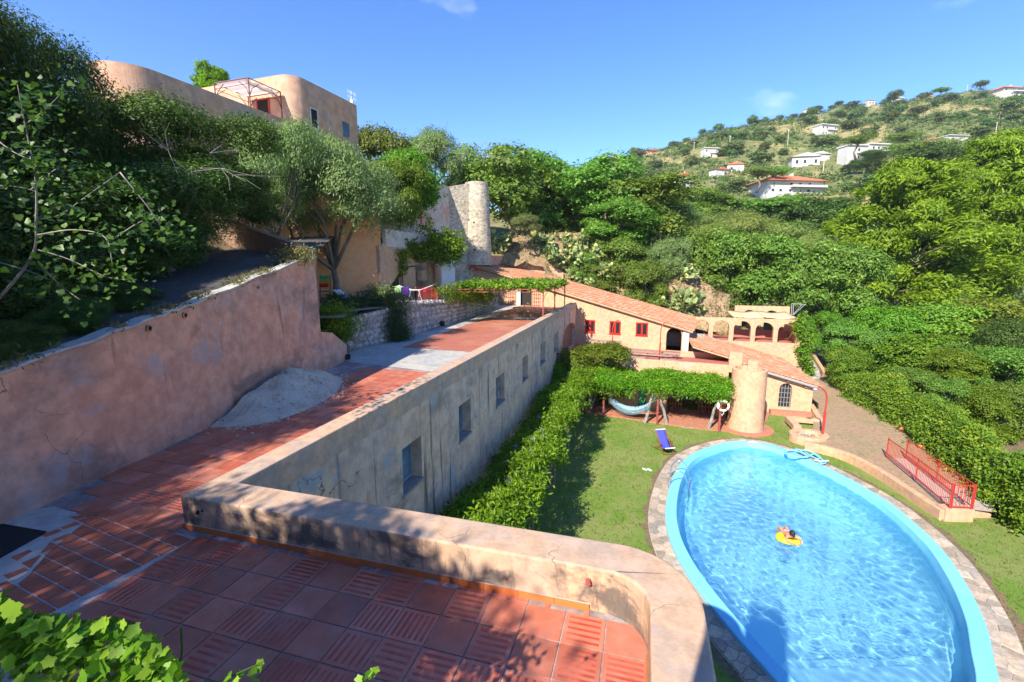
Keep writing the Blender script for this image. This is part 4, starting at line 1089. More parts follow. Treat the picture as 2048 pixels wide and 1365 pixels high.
def window_unit(parent, o, ux, n, w, h, fmat, gmat, depth=.12, bars=(1, 0), fw=.09, name='window', sash=None):
    """framed window set back in its opening: o lower-left corner on the wall face, ux along, n outwards"""
    o, ux, n = (np.array(q, float) for q in (o, ux, n)); b = o - n * depth
    mb = MB()
    mb.obox(b, ux * fw, UP * h, n * .05); mb.obox(b + ux * (w - fw), ux * fw, UP * h, n * .05)
    mb.obox(b + ux * fw, ux * (w - 2 * fw), UP * fw, n * .05); mb.obox(b + ux * fw + UP * (h - fw), ux * (w - 2 * fw), UP * fw, n * .05)
    for i in range(bars[0]):
        x = w * (i + 1) / (bars[0] + 1); mb.obox(b + ux * (x - fw * .6) + UP * fw, ux * fw * 1.2, UP * (h - 2 * fw), n * .045)
    for i in range(bars[1]):
        y = h * (i + 1) / (bars[1] + 1); mb.obox(b + ux * fw + UP * (y - .02), ux * (w - 2 * fw), UP * .04, n * .04)
    f = mb.build(name, fmat, parent); g = MB(); g.obox(b - n * .02 + ux * .01 + UP * .01, ux * (w - .02), UP * (h - .02), n * .03); g.build('pane', gmat, f); return f

# ------------------------------------------------------------------ red-window farmhouse
th = radians(-24.9); FX = np.array([cos(th), sin(th), 0]); FN = np.array([sin(th), -cos(th), 0]); FD = -FN   # along, towards viewer, into depth
FA = oz(1331, 702, Z1)
def fx(px, py):
    p = opl(px, py, FA, FN); return float((p - FA) @ FX), float(p[2])
FH = thing('farmhouse', 'peach farmhouse with three red windows under a long sloping tiled roof', 'house', FA)
xl = -19.3; xr = float((np.array([14.06, 36.15, 0]) - FA) @ FX)
ex0, ez0 = fx(943.7, 529.5); ex1, ez1 = fx(1380, 660.5)
def ez(x): return ez0 + (x - ex0) * (ez1 - ez0) / (ex1 - ex0) - .16
fw_ = [((1170.1, 640), (1190, 666.4)), ((1219.3, 642.3), (1241, 669.9)), ((1272.1, 645.3), (1295.3, 673.4))]
FWIN = []
for a_, b_ in fw_:
    x0, z1 = fx(*a_); x1, z0 = fx(*b_); FWIN.append((x0, x1, 4.20, 5.31))
axl, axr = fx(1331, 702)[0], fx(1361.5, 705)[0]
dx0, dx1 = fx(1034, 611)[0], fx(1063.5, 611)[0]
holes = [rect(*w_) for w_ in FWIN] + [arch(axl, axr, Z1 + .01, 5.02)] + [rect(dx0, dx1, T + .02, 7.8)]
outl = [(xl, 5.0), (xl, ez(xl)), (xr, ez(xr)), (xr, -.1), (-10.4, -.1), (-10.4, 5.0)]
# the wall: right of the long building it reaches the lower ground, left of it it stands on the upper terrace
mb = MB(); mb.plate(outl, holes, (FA[0], FA[1], 0), FX, UP, FN, .4); mb.build('wall', M['plaster_peach'], FH)
for x0, x1, z0, z1 in FWIN:
    o_ = np.array([FA[0], FA[1], 0]) + FX * x0 + UP * z0
    window_unit(FH, o_, FX, FN, x1 - x0, z1 - z0, M['red_paint'], M['glass_dark'], .06, (1, 0), .10)
    mb = MB(); mb.obox(o_ - UP * .05 - FX * .03 - FN * .05, FX * (x1 - x0 + .06), UP * .05, FN * .09); mb.build('sill', M['red_paint'], FH)
# far ends and back so the house closes
oF = np.array([FA[0], FA[1], 0]); DEP = 8.6
mb = MB(); mb.obox(oF + FX * xr + FD * .4 + UP * -.1 - FX * .4, FX * .4, FD * (DEP - .8), UP * (ez(xr) + .02))
mb.plate([(xl, 4), (xl, ez(xl)), (xr, ez(xr)), (xr, -.1)], [], oF + FD * DEP, FX, UP, FD, .4); mb.build('wall', M['plaster_peach'], FH)
mb = MB(); mb.obox(oF + FX * (axl - .6) + FD * 2.6 + UP * Z1, FX * 3.4, FD * .05, UP * 1.2); mb.build('inner_wall', M['stone_mortar'], FH)
dr = MB(); dr.obox(oF + FX * (dx0 + .02) + FD * .3 + UP * (T + .02), FX * (dx1 - dx0 - .04), FD * .05, UP * 1.46); dr.build('doorway', M['interior'], FH)
dr = MB(); dr.obox(oF + FX * (dx0 + .03) + FN * .02 + UP * (T + .03), FX * .32, FD * .05 - FX * .1, UP * 1.40); dr.build('shutter', M['white'], FH)
for q in (dx0 - .85, dx1 + .1):
    mb = MB()
    for i in range(5): mb.bar(oF + FX * (q + .18 * i) + FN * .06 + UP * (T + .02), oF + FX * (q + .18 * i) + FN * .06 + UP * (T + 1.45), .022)
    for i in range(5): mb.bar(oF + FX * q + FN * .06 + UP * (T + .1 + .33 * i), oF + FX * (q + .74) + FN * .06 + UP * (T + .1 + .33 * i), .02)
    mb.build('iron_grille', M['rust_iron'], FH)
# roof
rA = oF + FX * (ex0 - .2) + UP * (ez0 + (-.2) * (ez1 - ez0) / (ex1 - ex0)) + FN * .28; rB = oF + FX * (ex1 + .25) + UP * (ez1 + .25 * (ez1 - ez0) / (ex1 - ex0)) + FN * .28
al = rB - rA; La = np.linalg.norm(al); al = al / La
tiled_roof(FH, rA, al, FD, La, DEP + .45, M['rooftile'])
mb = MB(); mb.obox(rA - UP * .17 - FN * .01, al * La, FD * .05, UP * .08); mb.build('verge_board', M['wood_dark'], FH)
for px, py in ((1159.5, 595), (1198, 606.5), (1237, 618.7), (1275.3, 631), (1317, 643.3), (966, 538), (990.5, 545)):
    x_, z_ = fx(px, py); c_ = oF + FX * x_ + UP * z_; mb = MB(); mb.tube([c_ - FN * .3, c_ + FN * .20], .10, 10); mb.build('purlin_end', M['wood_grey'], FH)
# white corner pier at the arch
mb = MB(); px_ = fx(1363.5, 709)[0]; mb.obox(oF + FX * (px_ + .02) + FN * .10 + UP * Z1, FX * (xr - px_ - .0), FD * .6, UP * (4.85 - Z1)); mb.build('corner_pier', M['white'], FH, bevel=.02)
# chimney
cpx = opl(1299, 602, rA, np.cross(al, FD)); 
mb = MB(); mb.obox(cpx - FX * .42 - FD * .2 - UP * .3, FX * .84, FD * .4, UP * .42)
for i in range(3): mb.obox(cpx - FX * (.40 - .33 * i) - FD * .2 + UP * .12, FX * .14, FD * .4, UP * .30)
ch = mb.build('chimney', M['plaster_white'], FH); mb = MB(); mb.obox(cpx - FX * .52 - FD * .28 + UP * .42, FX * 1.04, FD * .56, UP * .09); mb.build('chimney_cap', M['rooftile'], ch)
# pink parapet walls above the roof's top end
mb = MB(); c0 = oF + FX * (xl + .2) + FD * 2.0
pts = [oy(937, 520, 45.2), oy(965, 520, 46.2), oy(1000, 520, 48.2), oy(1030, 520, 50.0)]
sp_ = spline([p[:2] for p in pts], 5)
top = lambda i: 10.95
vs = []
for p in sp_: vs += [(p[0], p[1], 8.6), (p[0], p[1], 10.95), (p[0] - .05, p[1] + .3, 10.95), (p[0] - .05, p[1] + .3, 8.6)]
k = len(sp_); mb.add(vs, [(i * 4 + j, i * 4 + 4 + j, i * 4 + 5 + j, i * 4 + 1 + j) for i in range(k - 1) for j in range(3)] + [(0, 1, 2, 3), tuple((k - 1) * 4 + j for j in (3, 2, 1, 0))])
mb.build('upper_wall', M['plaster_pink'], FH)
a_ = oF + FX * (xl + 2.3) + FD * (DEP - .1); q_ = np.array(pts[-1])
w0 = np.array([*pts[-1][:2], 0]); w1 = oy(1127, 545, 50.5); w1[2] = 0; dl = np.linalg.norm(w1 - w0)
mb = MB(); mb.plate([(0, 8), (dl, 6.5), (dl, 9.15), (dl - .6, 9.55), (0, 11.15)], [], w0, unit(w1 - w0), UP, np.array([unit(w1 - w0)[1], -unit(w1 - w0)[0], 0]), .35); mb.build('upper_wall', M['plaster_peach'], FH)
# left stair parapet at the roof's end
e0 = oF + FX * xl; mb = MB(); mb.plate([(0, T), (3.2, T), (3.2, 8.0), (.6, 10.0), (0, 10.0)], [], e0 - FX * .1 + FN * .05, unit(FN - FX * .2), UP, unit(-FX - FN * .2), .3); mb.build('stair_wall', M['plaster_pink'], FH)

# lower red terrace with its parapet
def lowp(px, py, z): return oz(px, py, z)
pf0, pf1 = np.array([6.2, 32.28, 0]), np.array([14.12, 29.22, 0]); pfd = unit(pf1 - pf0); pfn = np.array([pfd[1], -pfd[0], 0])
b0_, b1_ = np.array([12.8, 32.75, 0]), np.array([15.2, 31.6, 0])
b0_, b1_ = oz(1360, 703.5, 3.5) * np.array([1, 1, 0]), oz(1459.5, 708, 3.5) * np.array([1, 1, 0])
tp = [W(.52, 30.5)[:2], W(.52, 36.6)[:2], (oF + FX * xr)[:2], oz(1363, 709, Z1)[:2], b0_[:2], b1_[:2], pf1[:2] + .3, pf0[:2] + .1, W(.52, 30.4)[:2]]
mb = MB(); mb.sheet(tp, Z1); tag(mb.build('red_terrace', M['red_floor']), kind='structure')
LT_ = thing('terrace_wall', 'peach terrace wall behind the wisteria with arched openings and green door', 'wall', pf0)
pst = pf0 - pfd * 4.4; plen = np.linalg.norm(pf1 - pst)
def tx(px, py):
    p = opl(px, py, pst, pfn); return float((p - pst) @ pfd), float(p[2])
za = lambda zx, zy: (1130 + zx / 4.763, 680 + zy / 4.763)
l0, l1 = tx(*za(250, 600))[0], tx(*za(412, 600))[0]; g0, g1 = tx(*za(690, 700))[0], tx(*za(768, 700))[0]; r0_, r1_ = tx(*za(965, 700))[0], tx(*za(1432, 740))[0]
hl = [arch(l0, l1, .03, 2.5), rect(g0, g1, .03, 2.05), arch(r0_, r1_, .03, 2.55, rise=1.0)]
mb = MB(); mb.plate([(0, -.1), (plen, -.1), (plen, Z1 + .45), (0, Z1 + .45)], hl, pst, pfd, UP, pfn, .38); mb.build('wall', M['plaster_peach'], LT_, bevel=.02)
bk = -pfn
mb = MB(); mb.obox(pst + bk * 3.4, pfd * plen, bk * .2, UP * 3.0); mb.build('inner_wall', M['stone_mortar'], LT_)
mb = MB(); mb.obox(pst + bk * .30 + pfd * g0 + UP * .03, pfd * (g1 - g0), bk * .05, UP * 2.02); gd = mb.build('green_door', M['green_door'], LT_)
mb = MB(); mb.obox(pst + bk * .26 + pfd * (g0 + .05) + UP * .15, pfd * (g1 - g0 - .1), bk * .03, UP * .7); mb.obox(pst + bk * .26 + pfd * (g0 + .05) + UP * 1.05, pfd * (g1 - g0 - .1), bk * .03, UP * .85); mb.build('door_panel', M['green_door'], gd)
for q0_, q1_ in ((r0_ + .02, r0_ + .30 * (r1_ - r0_)), (r0_ + .66 * (r1_ - r0_), r1_ - .02)):
    mb = MB(); nb = 5
    for i in range(nb + 1):
        x_ = q0_ + (q1_ - q0_) * i / nb; mb.bar(pst + pfd * x_ + pfn * .04 + UP * .05, pst + pfd * x_ + pfn * .04 + UP * (1.15 + (.75 if 0 < i < nb else .55)), .035)
    for z_ in (.1, .65, 1.15): mb.bar(pst + pfd * q0_ + pfn * .04 + UP * z_, pst + pfd * q1_ + pfn * .04 + UP * z_, .035)
    mb.build('iron_gate', M['rust_iron'], LT_)
mb = MB(); pr0 = pst + pfd * (plen - .04); mb.obox(pr0 - pfn * .02 - UP * 0 + UP * Z1, pfd * .78, bk * .5, UP * (4.42 - Z1)); mb.build('pier', M['plaster_peach'], LT_, bevel=.02)
bd = unit(b1_ - b0_); mb = MB(); mb.obox(b0_ + UP * (Z1 - .5), b1_ - b0_, np.array([-bd[1], bd[0], 0]) * .3, UP * .9); mb.obox(b1_ + UP * (Z1 - 3.0) + bd * .002, pf1 + pfd * .4 - b1_, bd * .3, UP * 3.42); mb.build('side_parapet', M['plaster_peach'], LT_, bevel=.02)

# round stub tower and brick paths
TC = np.array([14.48, 27.35]); RT = .98
RTt = thing('round_tower', 'short round peach tower with an open top beside the pergola', 'tower', (TC[0], TC[1], 0))
mb = MB(); mb.lathe([(RT + .06, -.05), (RT + .03, .5), (RT, 1.2), (RT - .01, 3.75), (RT - .18, 3.79), (RT - .20, 3.1), (.001, 3.1)], (TC[0], TC[1], 0), 48); mb.build('wall', M['plaster_peach'], RTt, smooth=True)
o = RTt.children[0]; md = o.modifiers.new('edge', 'EDGE_SPLIT'); md.split_angle = radians(40)
mb = MB(); mb.obox((TC[0] + .15, TC[1] + .55, 3.0), FX * .55, FD * .4, UP * 1.15); mb.build('pier', M['plaster_peach'], RTt, bevel=.02)
bp_ = [oz(*za(*q), .05)[:2] for q in ((200, 690), (365, 716), (975, 805), (1345, 852))]
pa = [bp_[0], bp_[1], bp_[2], bp_[3]] + [TC + np.array([cos(a_), sin(a_)]) * (RT + .62) for a_ in np.linspace(radians(-155), radians(20), 14)] + [oz(*za(1960, 690), .05)[:2] + np.array([0, .0]), oz(1620, 832, .05)[:2], oz(1612, 822, .05)[:2], oz(1538, 815, .05)[:2], np.array(pf1[:2]) + .9, np.array((pst + pfd * 1)[:2])]
mb = MB(); mb.plan(pa, -.05, .05); tag(mb.build('brick_path', M['brick_paving']), kind='structure')
gp = oz(*za(1180, 832), .01); mb = MB(); mb.lathe([(.42, 0), (.42, .03), (.33, .03)], (gp[0], gp[1], 0), 20, sy=.45)
for i in range(5): mb.box(gp[0] - .34, gp[0] + .34, gp[1] - .14 + .06 * i, gp[1] - .11 + .06 * i, .0, .025, 1)
tag(mb.build('floor_drain', [M['concrete'], M['dark_iron']], loc=(gp[0], gp[1], 0)), 'oval iron drain grate set at the edge of the lawn', 'drain')

# ------------------------------------------------------------------ lower house with arched window
LX, LN, LD_ = D2, -D1, D1
LA = np.array([15.3, 31.08, 0.0])
def lx(px, py):
    p = opl(px, py, LA, LN); return float((p - LA) @ LX), float(p[2])
LHo = thing('low_house', 'low peach house with one arched mullioned window and tiled roof', 'house', LA)
xr2 = lx(1622, 820)[0]; e0x, e0z = lx(1478, 725); e1x, e1z = lx(1626, 769.5)
def lez(x): return e0z + (x - e0x) * (e1z - e0z) / (e1x - e0x) - .10
w0x, w1x = lx(1558.3, 786)[0], lx(1583.8, 786)[0]
mb = MB(); mb.plate([(-.3, -.1), (xr2, -.1), (xr2, lez(xr2)), (-.3, lez(-.3))], [arch(w0x, w1x, .42, 2.12)], LA, LX, UP, LN, .35)
mb.obox(LA + LX * (xr2 - .35) + LD_ * .35 - UP * .1, LX * .35, LD_ * 8.6, UP * (lez(xr2) + .08)); mb.build('wall', M['plaster_peach'], LHo)
wn = MB(); bz = LA - LN * .2; ww = w1x - w0x
ring = [bz + LX * (p[0]) + UP * p[1] for p in arch(w0x, w1x, .42, 2.12)]
wn.tube(ring, .045, 4, closed=True)
for i in range(1, 4): wn.bar(bz + LX * (w0x + ww * i / 4) + UP * .42, bz + LX * (w0x + ww * i / 4) + UP * (2.08 - (.09 if i != 2 else 0)), .035)
for i in range(1, 5): wn.bar(bz + LX * w0x + UP * (.42 + .33 * i), bz + LX * w1x + UP * (.42 + .33 * i), .03)
wo_ = wn.build('window', M['grey_metal'], LHo)
pn = MB(); pn.obox(bz + LX * w0x + LD_ * .05 + UP * .42, LX * ww, LD_ * .03, UP * 1.66); pn.build('pane', M['glass_dark'], wo_)
rA2 = LA + LX * (e0x - 3.5) + UP * (e0z - 3.5 * (e1z - e0z) / (e1x - e0x)) + LN * .25 + LD_ * 1.4; rB2 = LA + LX * (e1x + .45) + UP * (e1z + .45 * (e1z - e0z) / (e1x - e0x)) + LN * .25
sl_ = (e1z - e0z) / (e1x - e0x); al2 = unit(LX + UP * sl_)
def roofpt(x, d): return LA + LX * x + UP * (e0z + (x - e0x) * sl_) + LD_ * d
Lr = (e1x + .45 - e0x) / al2.dot(LX)
tiled_roof(LHo, roofpt(e0x, -.25), al2, LD_, Lr, 9.9, M['rooftile'])
tiled_roof(LHo, roofpt(e0x - 2.9, 1.0), al2, LD_, 2.9 / al2.dot(LX), 8.65, M['rooftile'])
mb = MB(); mb.tube([roofpt(e0x, -.33) - UP * .10, roofpt(e1x + .45, -.33) - UP * .10], .07, 8); mb.build('gutter', M['grey_metal'], LHo)
for px, py in ((1540, 749.2), (1576, 761), (1611, 771.8)):
    x_, z_ = lx(px, py); c_ = LA + LX * x_ + UP * z_; mb = MB(); mb.tube([c_ - LN * .3, c_ + LN * .18], .11, 10); mb.build('purlin_end', M['wood_grey'], LHo)
mb = MB(); s0_ = oz(1536, 820, .28); mb.obox(LA + LX * (lx(1538, 815)[0]) + LN * .55 - UP * .05, LX * (xr2 + .3 - lx(1538, 815)[0]), LD_ * .55, UP * .33); mb.build('front_step', M['brick_paving'], LHo)

# ------------------------------------------------------------------ arcaded terrace ruin behind it
AR0, AR1 = np.array([17.0, 42.4, 0]), np.array([25.75, 39.9, 0]); AX = unit(AR1 - AR0); AN = np.array([AX[1], -AX[0], 0]); AD = -AN
def axz(zx, zy):
    p = opl(1350 + zx / 4.875, 580 + zy / 4.875, AR0, AN); return float((p - AR0) @ AX), float(p[2])
ARC = thing('arcade', 'peach arcade of five round arches with cream awnings on top', 'arcade', AR0)
ho = []
for l_, r_, t_, b_ in ((180, 325, 290, 470), (368, 525, 297, 485), (570, 738, 305, 500), (782, 960, 318, 515), (1003, 1188, 330, 527)):
    x0, x1 = axz(l_, 430)[0], axz(r_, 430)[0]; ho.append(arch(x0, x1, 3.12, axz((l_ + r_) / 2, t_)[1]))
Lar = np.linalg.norm(AR1 - AR0); zt0, zt1 = axz(210, 266)[1], axz(1240, 298)[1]
mb = MB(); mb.plate([(0, -.2), (Lar, -.2), (Lar, zt1), (0, zt0)], ho, AR0, AX, UP, AN, .45); mb.build('wall', M['plaster_peach'], ARC, bevel=.02)
mb = MB(); mb.obox(AR0 + AX * (Lar - .42) + AD * .45 - UP * .2, AX * .4, AD * 4.6, UP * (zt1 + .18)); mb.build('side_wall', M['plaster_peach'], ARC)
mb = MB(); ho2 = [arch(4.7 + .2 + 2.0 * i, 4.7 + 1.5 + 2.0 * i, 3.1, zt1 + .35) for i in range(2)]
mb.plate([(4.2, 3), (Lar, 3), (Lar, zt1 + .75), (4.2, zt1 + .75)], ho2, AR0 + AD * 5.2, AX, UP, AN, .35); mb.build('back_wall', M['plaster_peach'], ARC)
mb = MB(); mb.obox(AR0 + AD * .45 + UP * 2.95, AX * (Lar - .45), AD * 6.5, UP * .12); mb.build('floor', M['red_floor'], ARC)
mb = MB(); mb.obox(AR0 + AD * 3.2 + AX * 3.4 + UP * 3.07, AX * 5.2, AD * .3, UP * .75); mb.build('low_wall', M['red_floor'], ARC)
mb = MB(); mb.obox(AR0 + AD * 6.6 - AX * .6 + UP * 2, AX * 5.0, AD * .4, UP * 2.2); mb.build('rubble_wall', M['stone_mortar'], ARC)
for x0, x1, y0, y1 in ((3.1, 5.85, .7, 3.2), (5.8, 8.2, .5, 3.1)):
    mb = MB(); vs = []; nn_ = 9
    for i in range(nn_):
        for j in range(5):
            t, s_ = i / (nn_ - 1), j / 4; vs.append(AR0 + AX * (x0 + (x1 - x0) * t + .15 * (1 - s_)) + AD * (y0 + (y1 - y0) * s_) + UP * (zt1 + .12 + .32 * s_ - .10 * sin(pi * t) * .8 + .03 * sin(9 * t)))
    fa = [(i * 5 + j, i * 5 + 5 + j, i * 5 + 6 + j, i * 5 + 1 + j) for i in range(nn_ - 1) for j in range(4)]
    mb.add(vs, fa); a0 = mb.build('awning', M['awning'], ARC, smooth=True); sd = a0.modifiers.new('thick', 'SOLIDIFY'); sd.thickness = .02
for i in range(2):
    o_ = AR0 + AX * (5.6 + 1.9 * i) + AD * 4.9 + UP * 3.1; mb = MB()
    for q in range(8): mb.bar(o_ + AX * q * .14, o_ + AX * q * .14 + UP * 1.0, .03)
    mb.bar(o_ + UP * 1.0, o_ + AX * 1 + UP * 1.0, .04); mb.build('iron_railing', M['rust_iron'], ARC)
# bare frame of poles on the far corner
mb = MB(); c_ = AR1 + AD * 4.6 + UP * zt1; 
for q, dx in ((0, 0), (.15, 0)): mb.bar(c_ + AX * q, c_ + AX * (q - .05) + UP * 1.15, .05)
mb.bar(c_ - AX * .05 + UP * 1.12, c_ + AX * 1.15 + UP * 1.05, .05); mb.bar(c_ + AX * .15, c_ + AX * 1.1 + UP * 1.05, .045); mb.bar(c_ + AX * .1, c_ + AX * .85 + UP * 1.05, .04)
tag(mb.build('pole_frame', M['grey_metal'], loc=c_), 'bare grey pole frame on the far corner of the arcade', 'frame')
# stepped path right of the arcade
pth = [oz(*p, z_) for p, z_ in (((1612, 700), 0.9), ((1625, 730), .6), ((1637, 755), .32))]
mb = MB(); mb.obox(oz(1607, 760, .32) - UP * .3, oz(1640, 757, .32) - oz(1607, 760, .32), oz(1609, 690, 1.2) - oz(1607, 760, .32), UP * .3)
tag(mb.build('stepped_path', M['concrete']), kind='structure')
k0, k1 = oz(1616, 697, 1.3), oz(1646, 745, .7); mb = MB(); mb.obox(k0 - UP * 1.5, k1 - k0, np.array([.4, .15, 0]), UP * 1.55); tag(mb.build('path_wall', M['plaster_peach'], loc=k1, bevel=.03), 'low ochre wall along the stepped path beside the arcade', 'wall')

# ------------------------------------------------------------------ villa up on the left
va = radians(19.0); VX = np.array([sin(va), cos(va), 0]); VN = np.array([cos(va), -sin(va), 0]); VP = np.array([-12.8, 32.0, 0])
VL = thing('villa', 'ochre hillside villa with rounded corners and a walled roof terrace', 'house', VP)
def vz(zx, zy):
    p = opl(250 + zx / 3.9, 100 + zy / 3.9, VP, VN); return float((p - VP) @ VX), float(p[2])
zroof, zter = 21.55, 18.66; vb = 11.0
xe = vz(1806, 440)[0]; xc = vz(1330, 570)[0]; xw = vz(240, 175)[0]
wnd = []
for a_, b_ in (((1443, 450), (1510, 605)), ((1695, 560), (1750, 655))):
    wnd.append((vz(*a_)[0], vz(*b_)[0], 18.75 if a_[0] < 1500 else 19.0, 20.0))
rc = 1.0
mb = MB(); mb.plate([(xc + rc, vb), (xe, vb), (xe, zroof), (xc + rc, zroof)], [rect(*w_) for w_ in wnd], VP, VX, UP, VN, .4)
arcv = lambda cx, r, a0, a1: [VP + VX * (cx + r * cos(radians(a0 + (a1 - a0) * i / 22))) + VN * (-r + r * sin(radians(a0 + (a1 - a0) * i / 22))) for i in range(23)]
cs = arcv(xc + rc, rc, 90, 180); inn = [p + VX * .0 - VN * .0 for p in cs]
vs = []
for p in cs: vs += [(p[0], p[1], vb), (p[0], p[1], zroof)]
mb.add(vs, [(2 * i, 2 * i + 2, 2 * i + 3, 2 * i + 1)[::-1] for i in range(len(cs) - 1)])
q_ = cs[-1]; mb.obox(np.array([q_[0], q_[1], vb]) - VN * 9, VN * 9, VX * .4, UP * (zroof - vb))
mb.obox(VP + VX * (xe - .4) - VN * 10 + UP * vb, VX * .4, VN * 9.6, UP * (zroof - vb)); mb.build('wall', M['plaster_villa'], VL)
mb = MB(); mb.sheet([(p[0], p[1]) for p in cs] + [(p[0], p[1]) for p in (cs[-1] - VN * 9, VP + VX * xe - VN * 10, VP + VX * xe)][::1], zroof - .25); mb.build('roof', M['concrete'], VL)
mb = MB(); ct = arcv(xw, 1.6, 90, 190)
vs = []
prev = [VP + VX * (xc + 1.2) - VN * .06] + [p - VN * .06 for p in ct]
for p in prev: i_ = p - VN * 0; vs += [(p[0], p[1], vb), (p[0], p[1], zter)]
mb.add(vs, [(2 * i, 2 * i + 2, 2 * i + 3, 2 * i + 1)[::-1] for i in range(len(prev) - 1)])
vs = []
for p in prev: c2 = p + unit((VP + VX * (xw + 3) - VN * 4) - p) * .35; vs += [(p[0], p[1], zter), (c2[0], c2[1], zter), (c2[0], c2[1], zter - 1.0)]
mb.add(vs, [(3 * i + j, 3 * i + 3 + j, 3 * i + 4 + j, 3 * i + 1 + j)[::-1] for i in range(len(prev) - 1) for j in range(2)])
mb.build('terrace_wall', M['plaster_villa'], VL)
mb = MB(); mb.obox(VP + VX * (xw - 1) - VN * 9 + UP * (zter - 1.0), VX * (xc - xw + 2), VN * 8.6, UP * .1); mb.build('terrace_floor', M['brick_paving'], VL)
for i, (x0, x1, z0, z1) in enumerate(wnd):
    o_ = VP + VX * x0 + UP * z0; window_unit(VL, o_, VX, VN, x1 - x0, z1 - z0, M['white'] if i == 0 else M['shutter_blue'], M['interior'] if i == 0 else M['shutter_blue'], .03, (0, 0), .05)
# door on the roof terrace and the gazebo with its cloth
dq = cs[-1]; DX = -VN   # wall seen above the terrace runs back from the corner
def dp(zx, zy):
    p = opl(250 + zx / 3.9, 100 + zy / 3.9, dq, -VX); return float((p - dq) @ DX), float(p[2])
d0, dz1 = dp(1035, 400); d1_, _ = dp(1120, 400)
mb = MB(); mb.obox(np.array([dq[0], dq[1], 0]) + DX * min(d0, d1_) - VX * .03 + UP * (zter - .9), DX * abs(d1_ - d0), VX * .02, UP * (dz1 - zter + .9)); do_ = mb.build('door', M['interior'], VL)
mb = MB(); o_ = np.array([dq[0], dq[1], 0]) - VX * .06
for q in (min(d0, d1_) - .08, max(d0, d1_)): mb.obox(o_ + DX * q + UP * (zter - .9), DX * .09, VX * .05, UP * (dz1 - zter + 1.0))
mb.obox(o_ + DX * (min(d0, d1_) - .08) + UP * dz1, DX * (abs(d1_ - d0) + .17), VX * .05, UP * .1); mb.build('door_frame', M['red_iron'], do_)
GZ = thing('terrace_gazebo', 'rust red gazebo frame with white cloth roof on the villa terrace', 'gazebo', VP)
gz_t = oy(250 + 960 / 3.9, 100 + 215 / 3.9, 27.6)
def gpt(zx, zy, n_): 
    return opl(250 + zx / 3.9, 100 + zy / 3.9, VP - VN * n_, VN)
g00, g10, g01, g11 = gpt(960, 218, .8), gpt(1212, 305, .8), gpt(640, 275, 3.4), gpt(905, 345, 3.4)
zt_ = g00[2]
def gq(p): return np.array([p[0], p[1], zt_])
G00 = gq(g00); GL = 2.3; G10 = G00 + VX * GL; G01 = G00 - VN * 2.6 ; G11 = G10 - VN * 2.6
for p in (G00, G10, G01, G11):
    mb = MB(); mb.bar(np.array([p[0], p[1], zter - .9]), p, .05); mb.build('post', M['gazebo_iron'], GZ)
mb = MB()
for p, q in ((G00, G10), (G10, G11), (G11, G01), (G01, G00)):
    mb.bar(p, q, .04); mb.bar(p - UP * .3, q - UP * .3, .025)
    d_ = unit(q - p); 
    mb.tube([p - UP * .9 + d_ * .03, p - UP * .5 + d_ * .2, p - UP * .12 + d_ * .7], .02, 5); mb.tube([q - UP * .9 - d_ * .03, q - UP * .5 - d_ * .2, q - UP * .12 - d_ * .7], .02, 5)
mb.build('top_frame', M['gazebo_iron'], GZ)
mb = MB(); vs = []
for i in range(13):
    for j in range(7):
        t, s_ = i / 12, j / 6; p = G00 * (1 - t) * (1 - s_) + G10 * t * (1 - s_) + G01 * (1 - t) * s_ + G11 * t * s_; vs.append(p + UP * (.05 - .16 * abs(sin(3 * pi * t)) * .8))
mb.add(vs, [(i * 7 + j, i * 7 + 7 + j, i * 7 + 8 + j, i * 7 + 1 + j) for i in range(12) for j in range(6)]); mb.build('cloth', M['thin_cloth'], GZ, smooth=True)
mb = MB(); vs = []
for i in range(25):
    t = i / 24; p = G00 * (1 - t) + G10 * t - VN * .25 + UP * .02; vs += [p, p - UP * (.22 + .10 * abs(sin(3 * pi * t)))]
mb.add(vs, [(2 * i, 2 * i + 2, 2 * i + 3, 2 * i + 1) for i in range(24)]); mb.build('valance', M['thin_cloth'], GZ, smooth=True)
an = opl(250 + 1770 / 3.9, 100 + 425 / 3.9, VP - VN * .6, VN); AT = thing('aerial', 'thin television aerial standing on the villa roof corner', 'antenna', (an[0], an[1], zroof - .2))
mb = MB(); b_ = np.array([an[0], an[1], zroof - .25]); mb.bar(b_, b_ + UP * 1.35, .03); mb.build('mast', M['grey_metal'], AT)
mb = MB(); mb.bar(b_ + UP * 1.1 - VX * .5, b_ + UP * 1.1 + VX * .6, .02)
for i in range(7): mb.bar(b_ + UP * (1.1) + VX * (-.4 + .15 * i) - UP * .28, b_ + UP * (1.1) + VX * (-.4 + .15 * i) + UP * .28, .012)
mb.build('elements', M['grey_metal'], AT)
mb = MB(); mb.box(b_[0] - .09, b_[0] + .09, b_[1] - .09, b_[1] + .09, b_[2] + .5, b_[2] + .8); mb.build('amplifier_box', M['white'], AT)

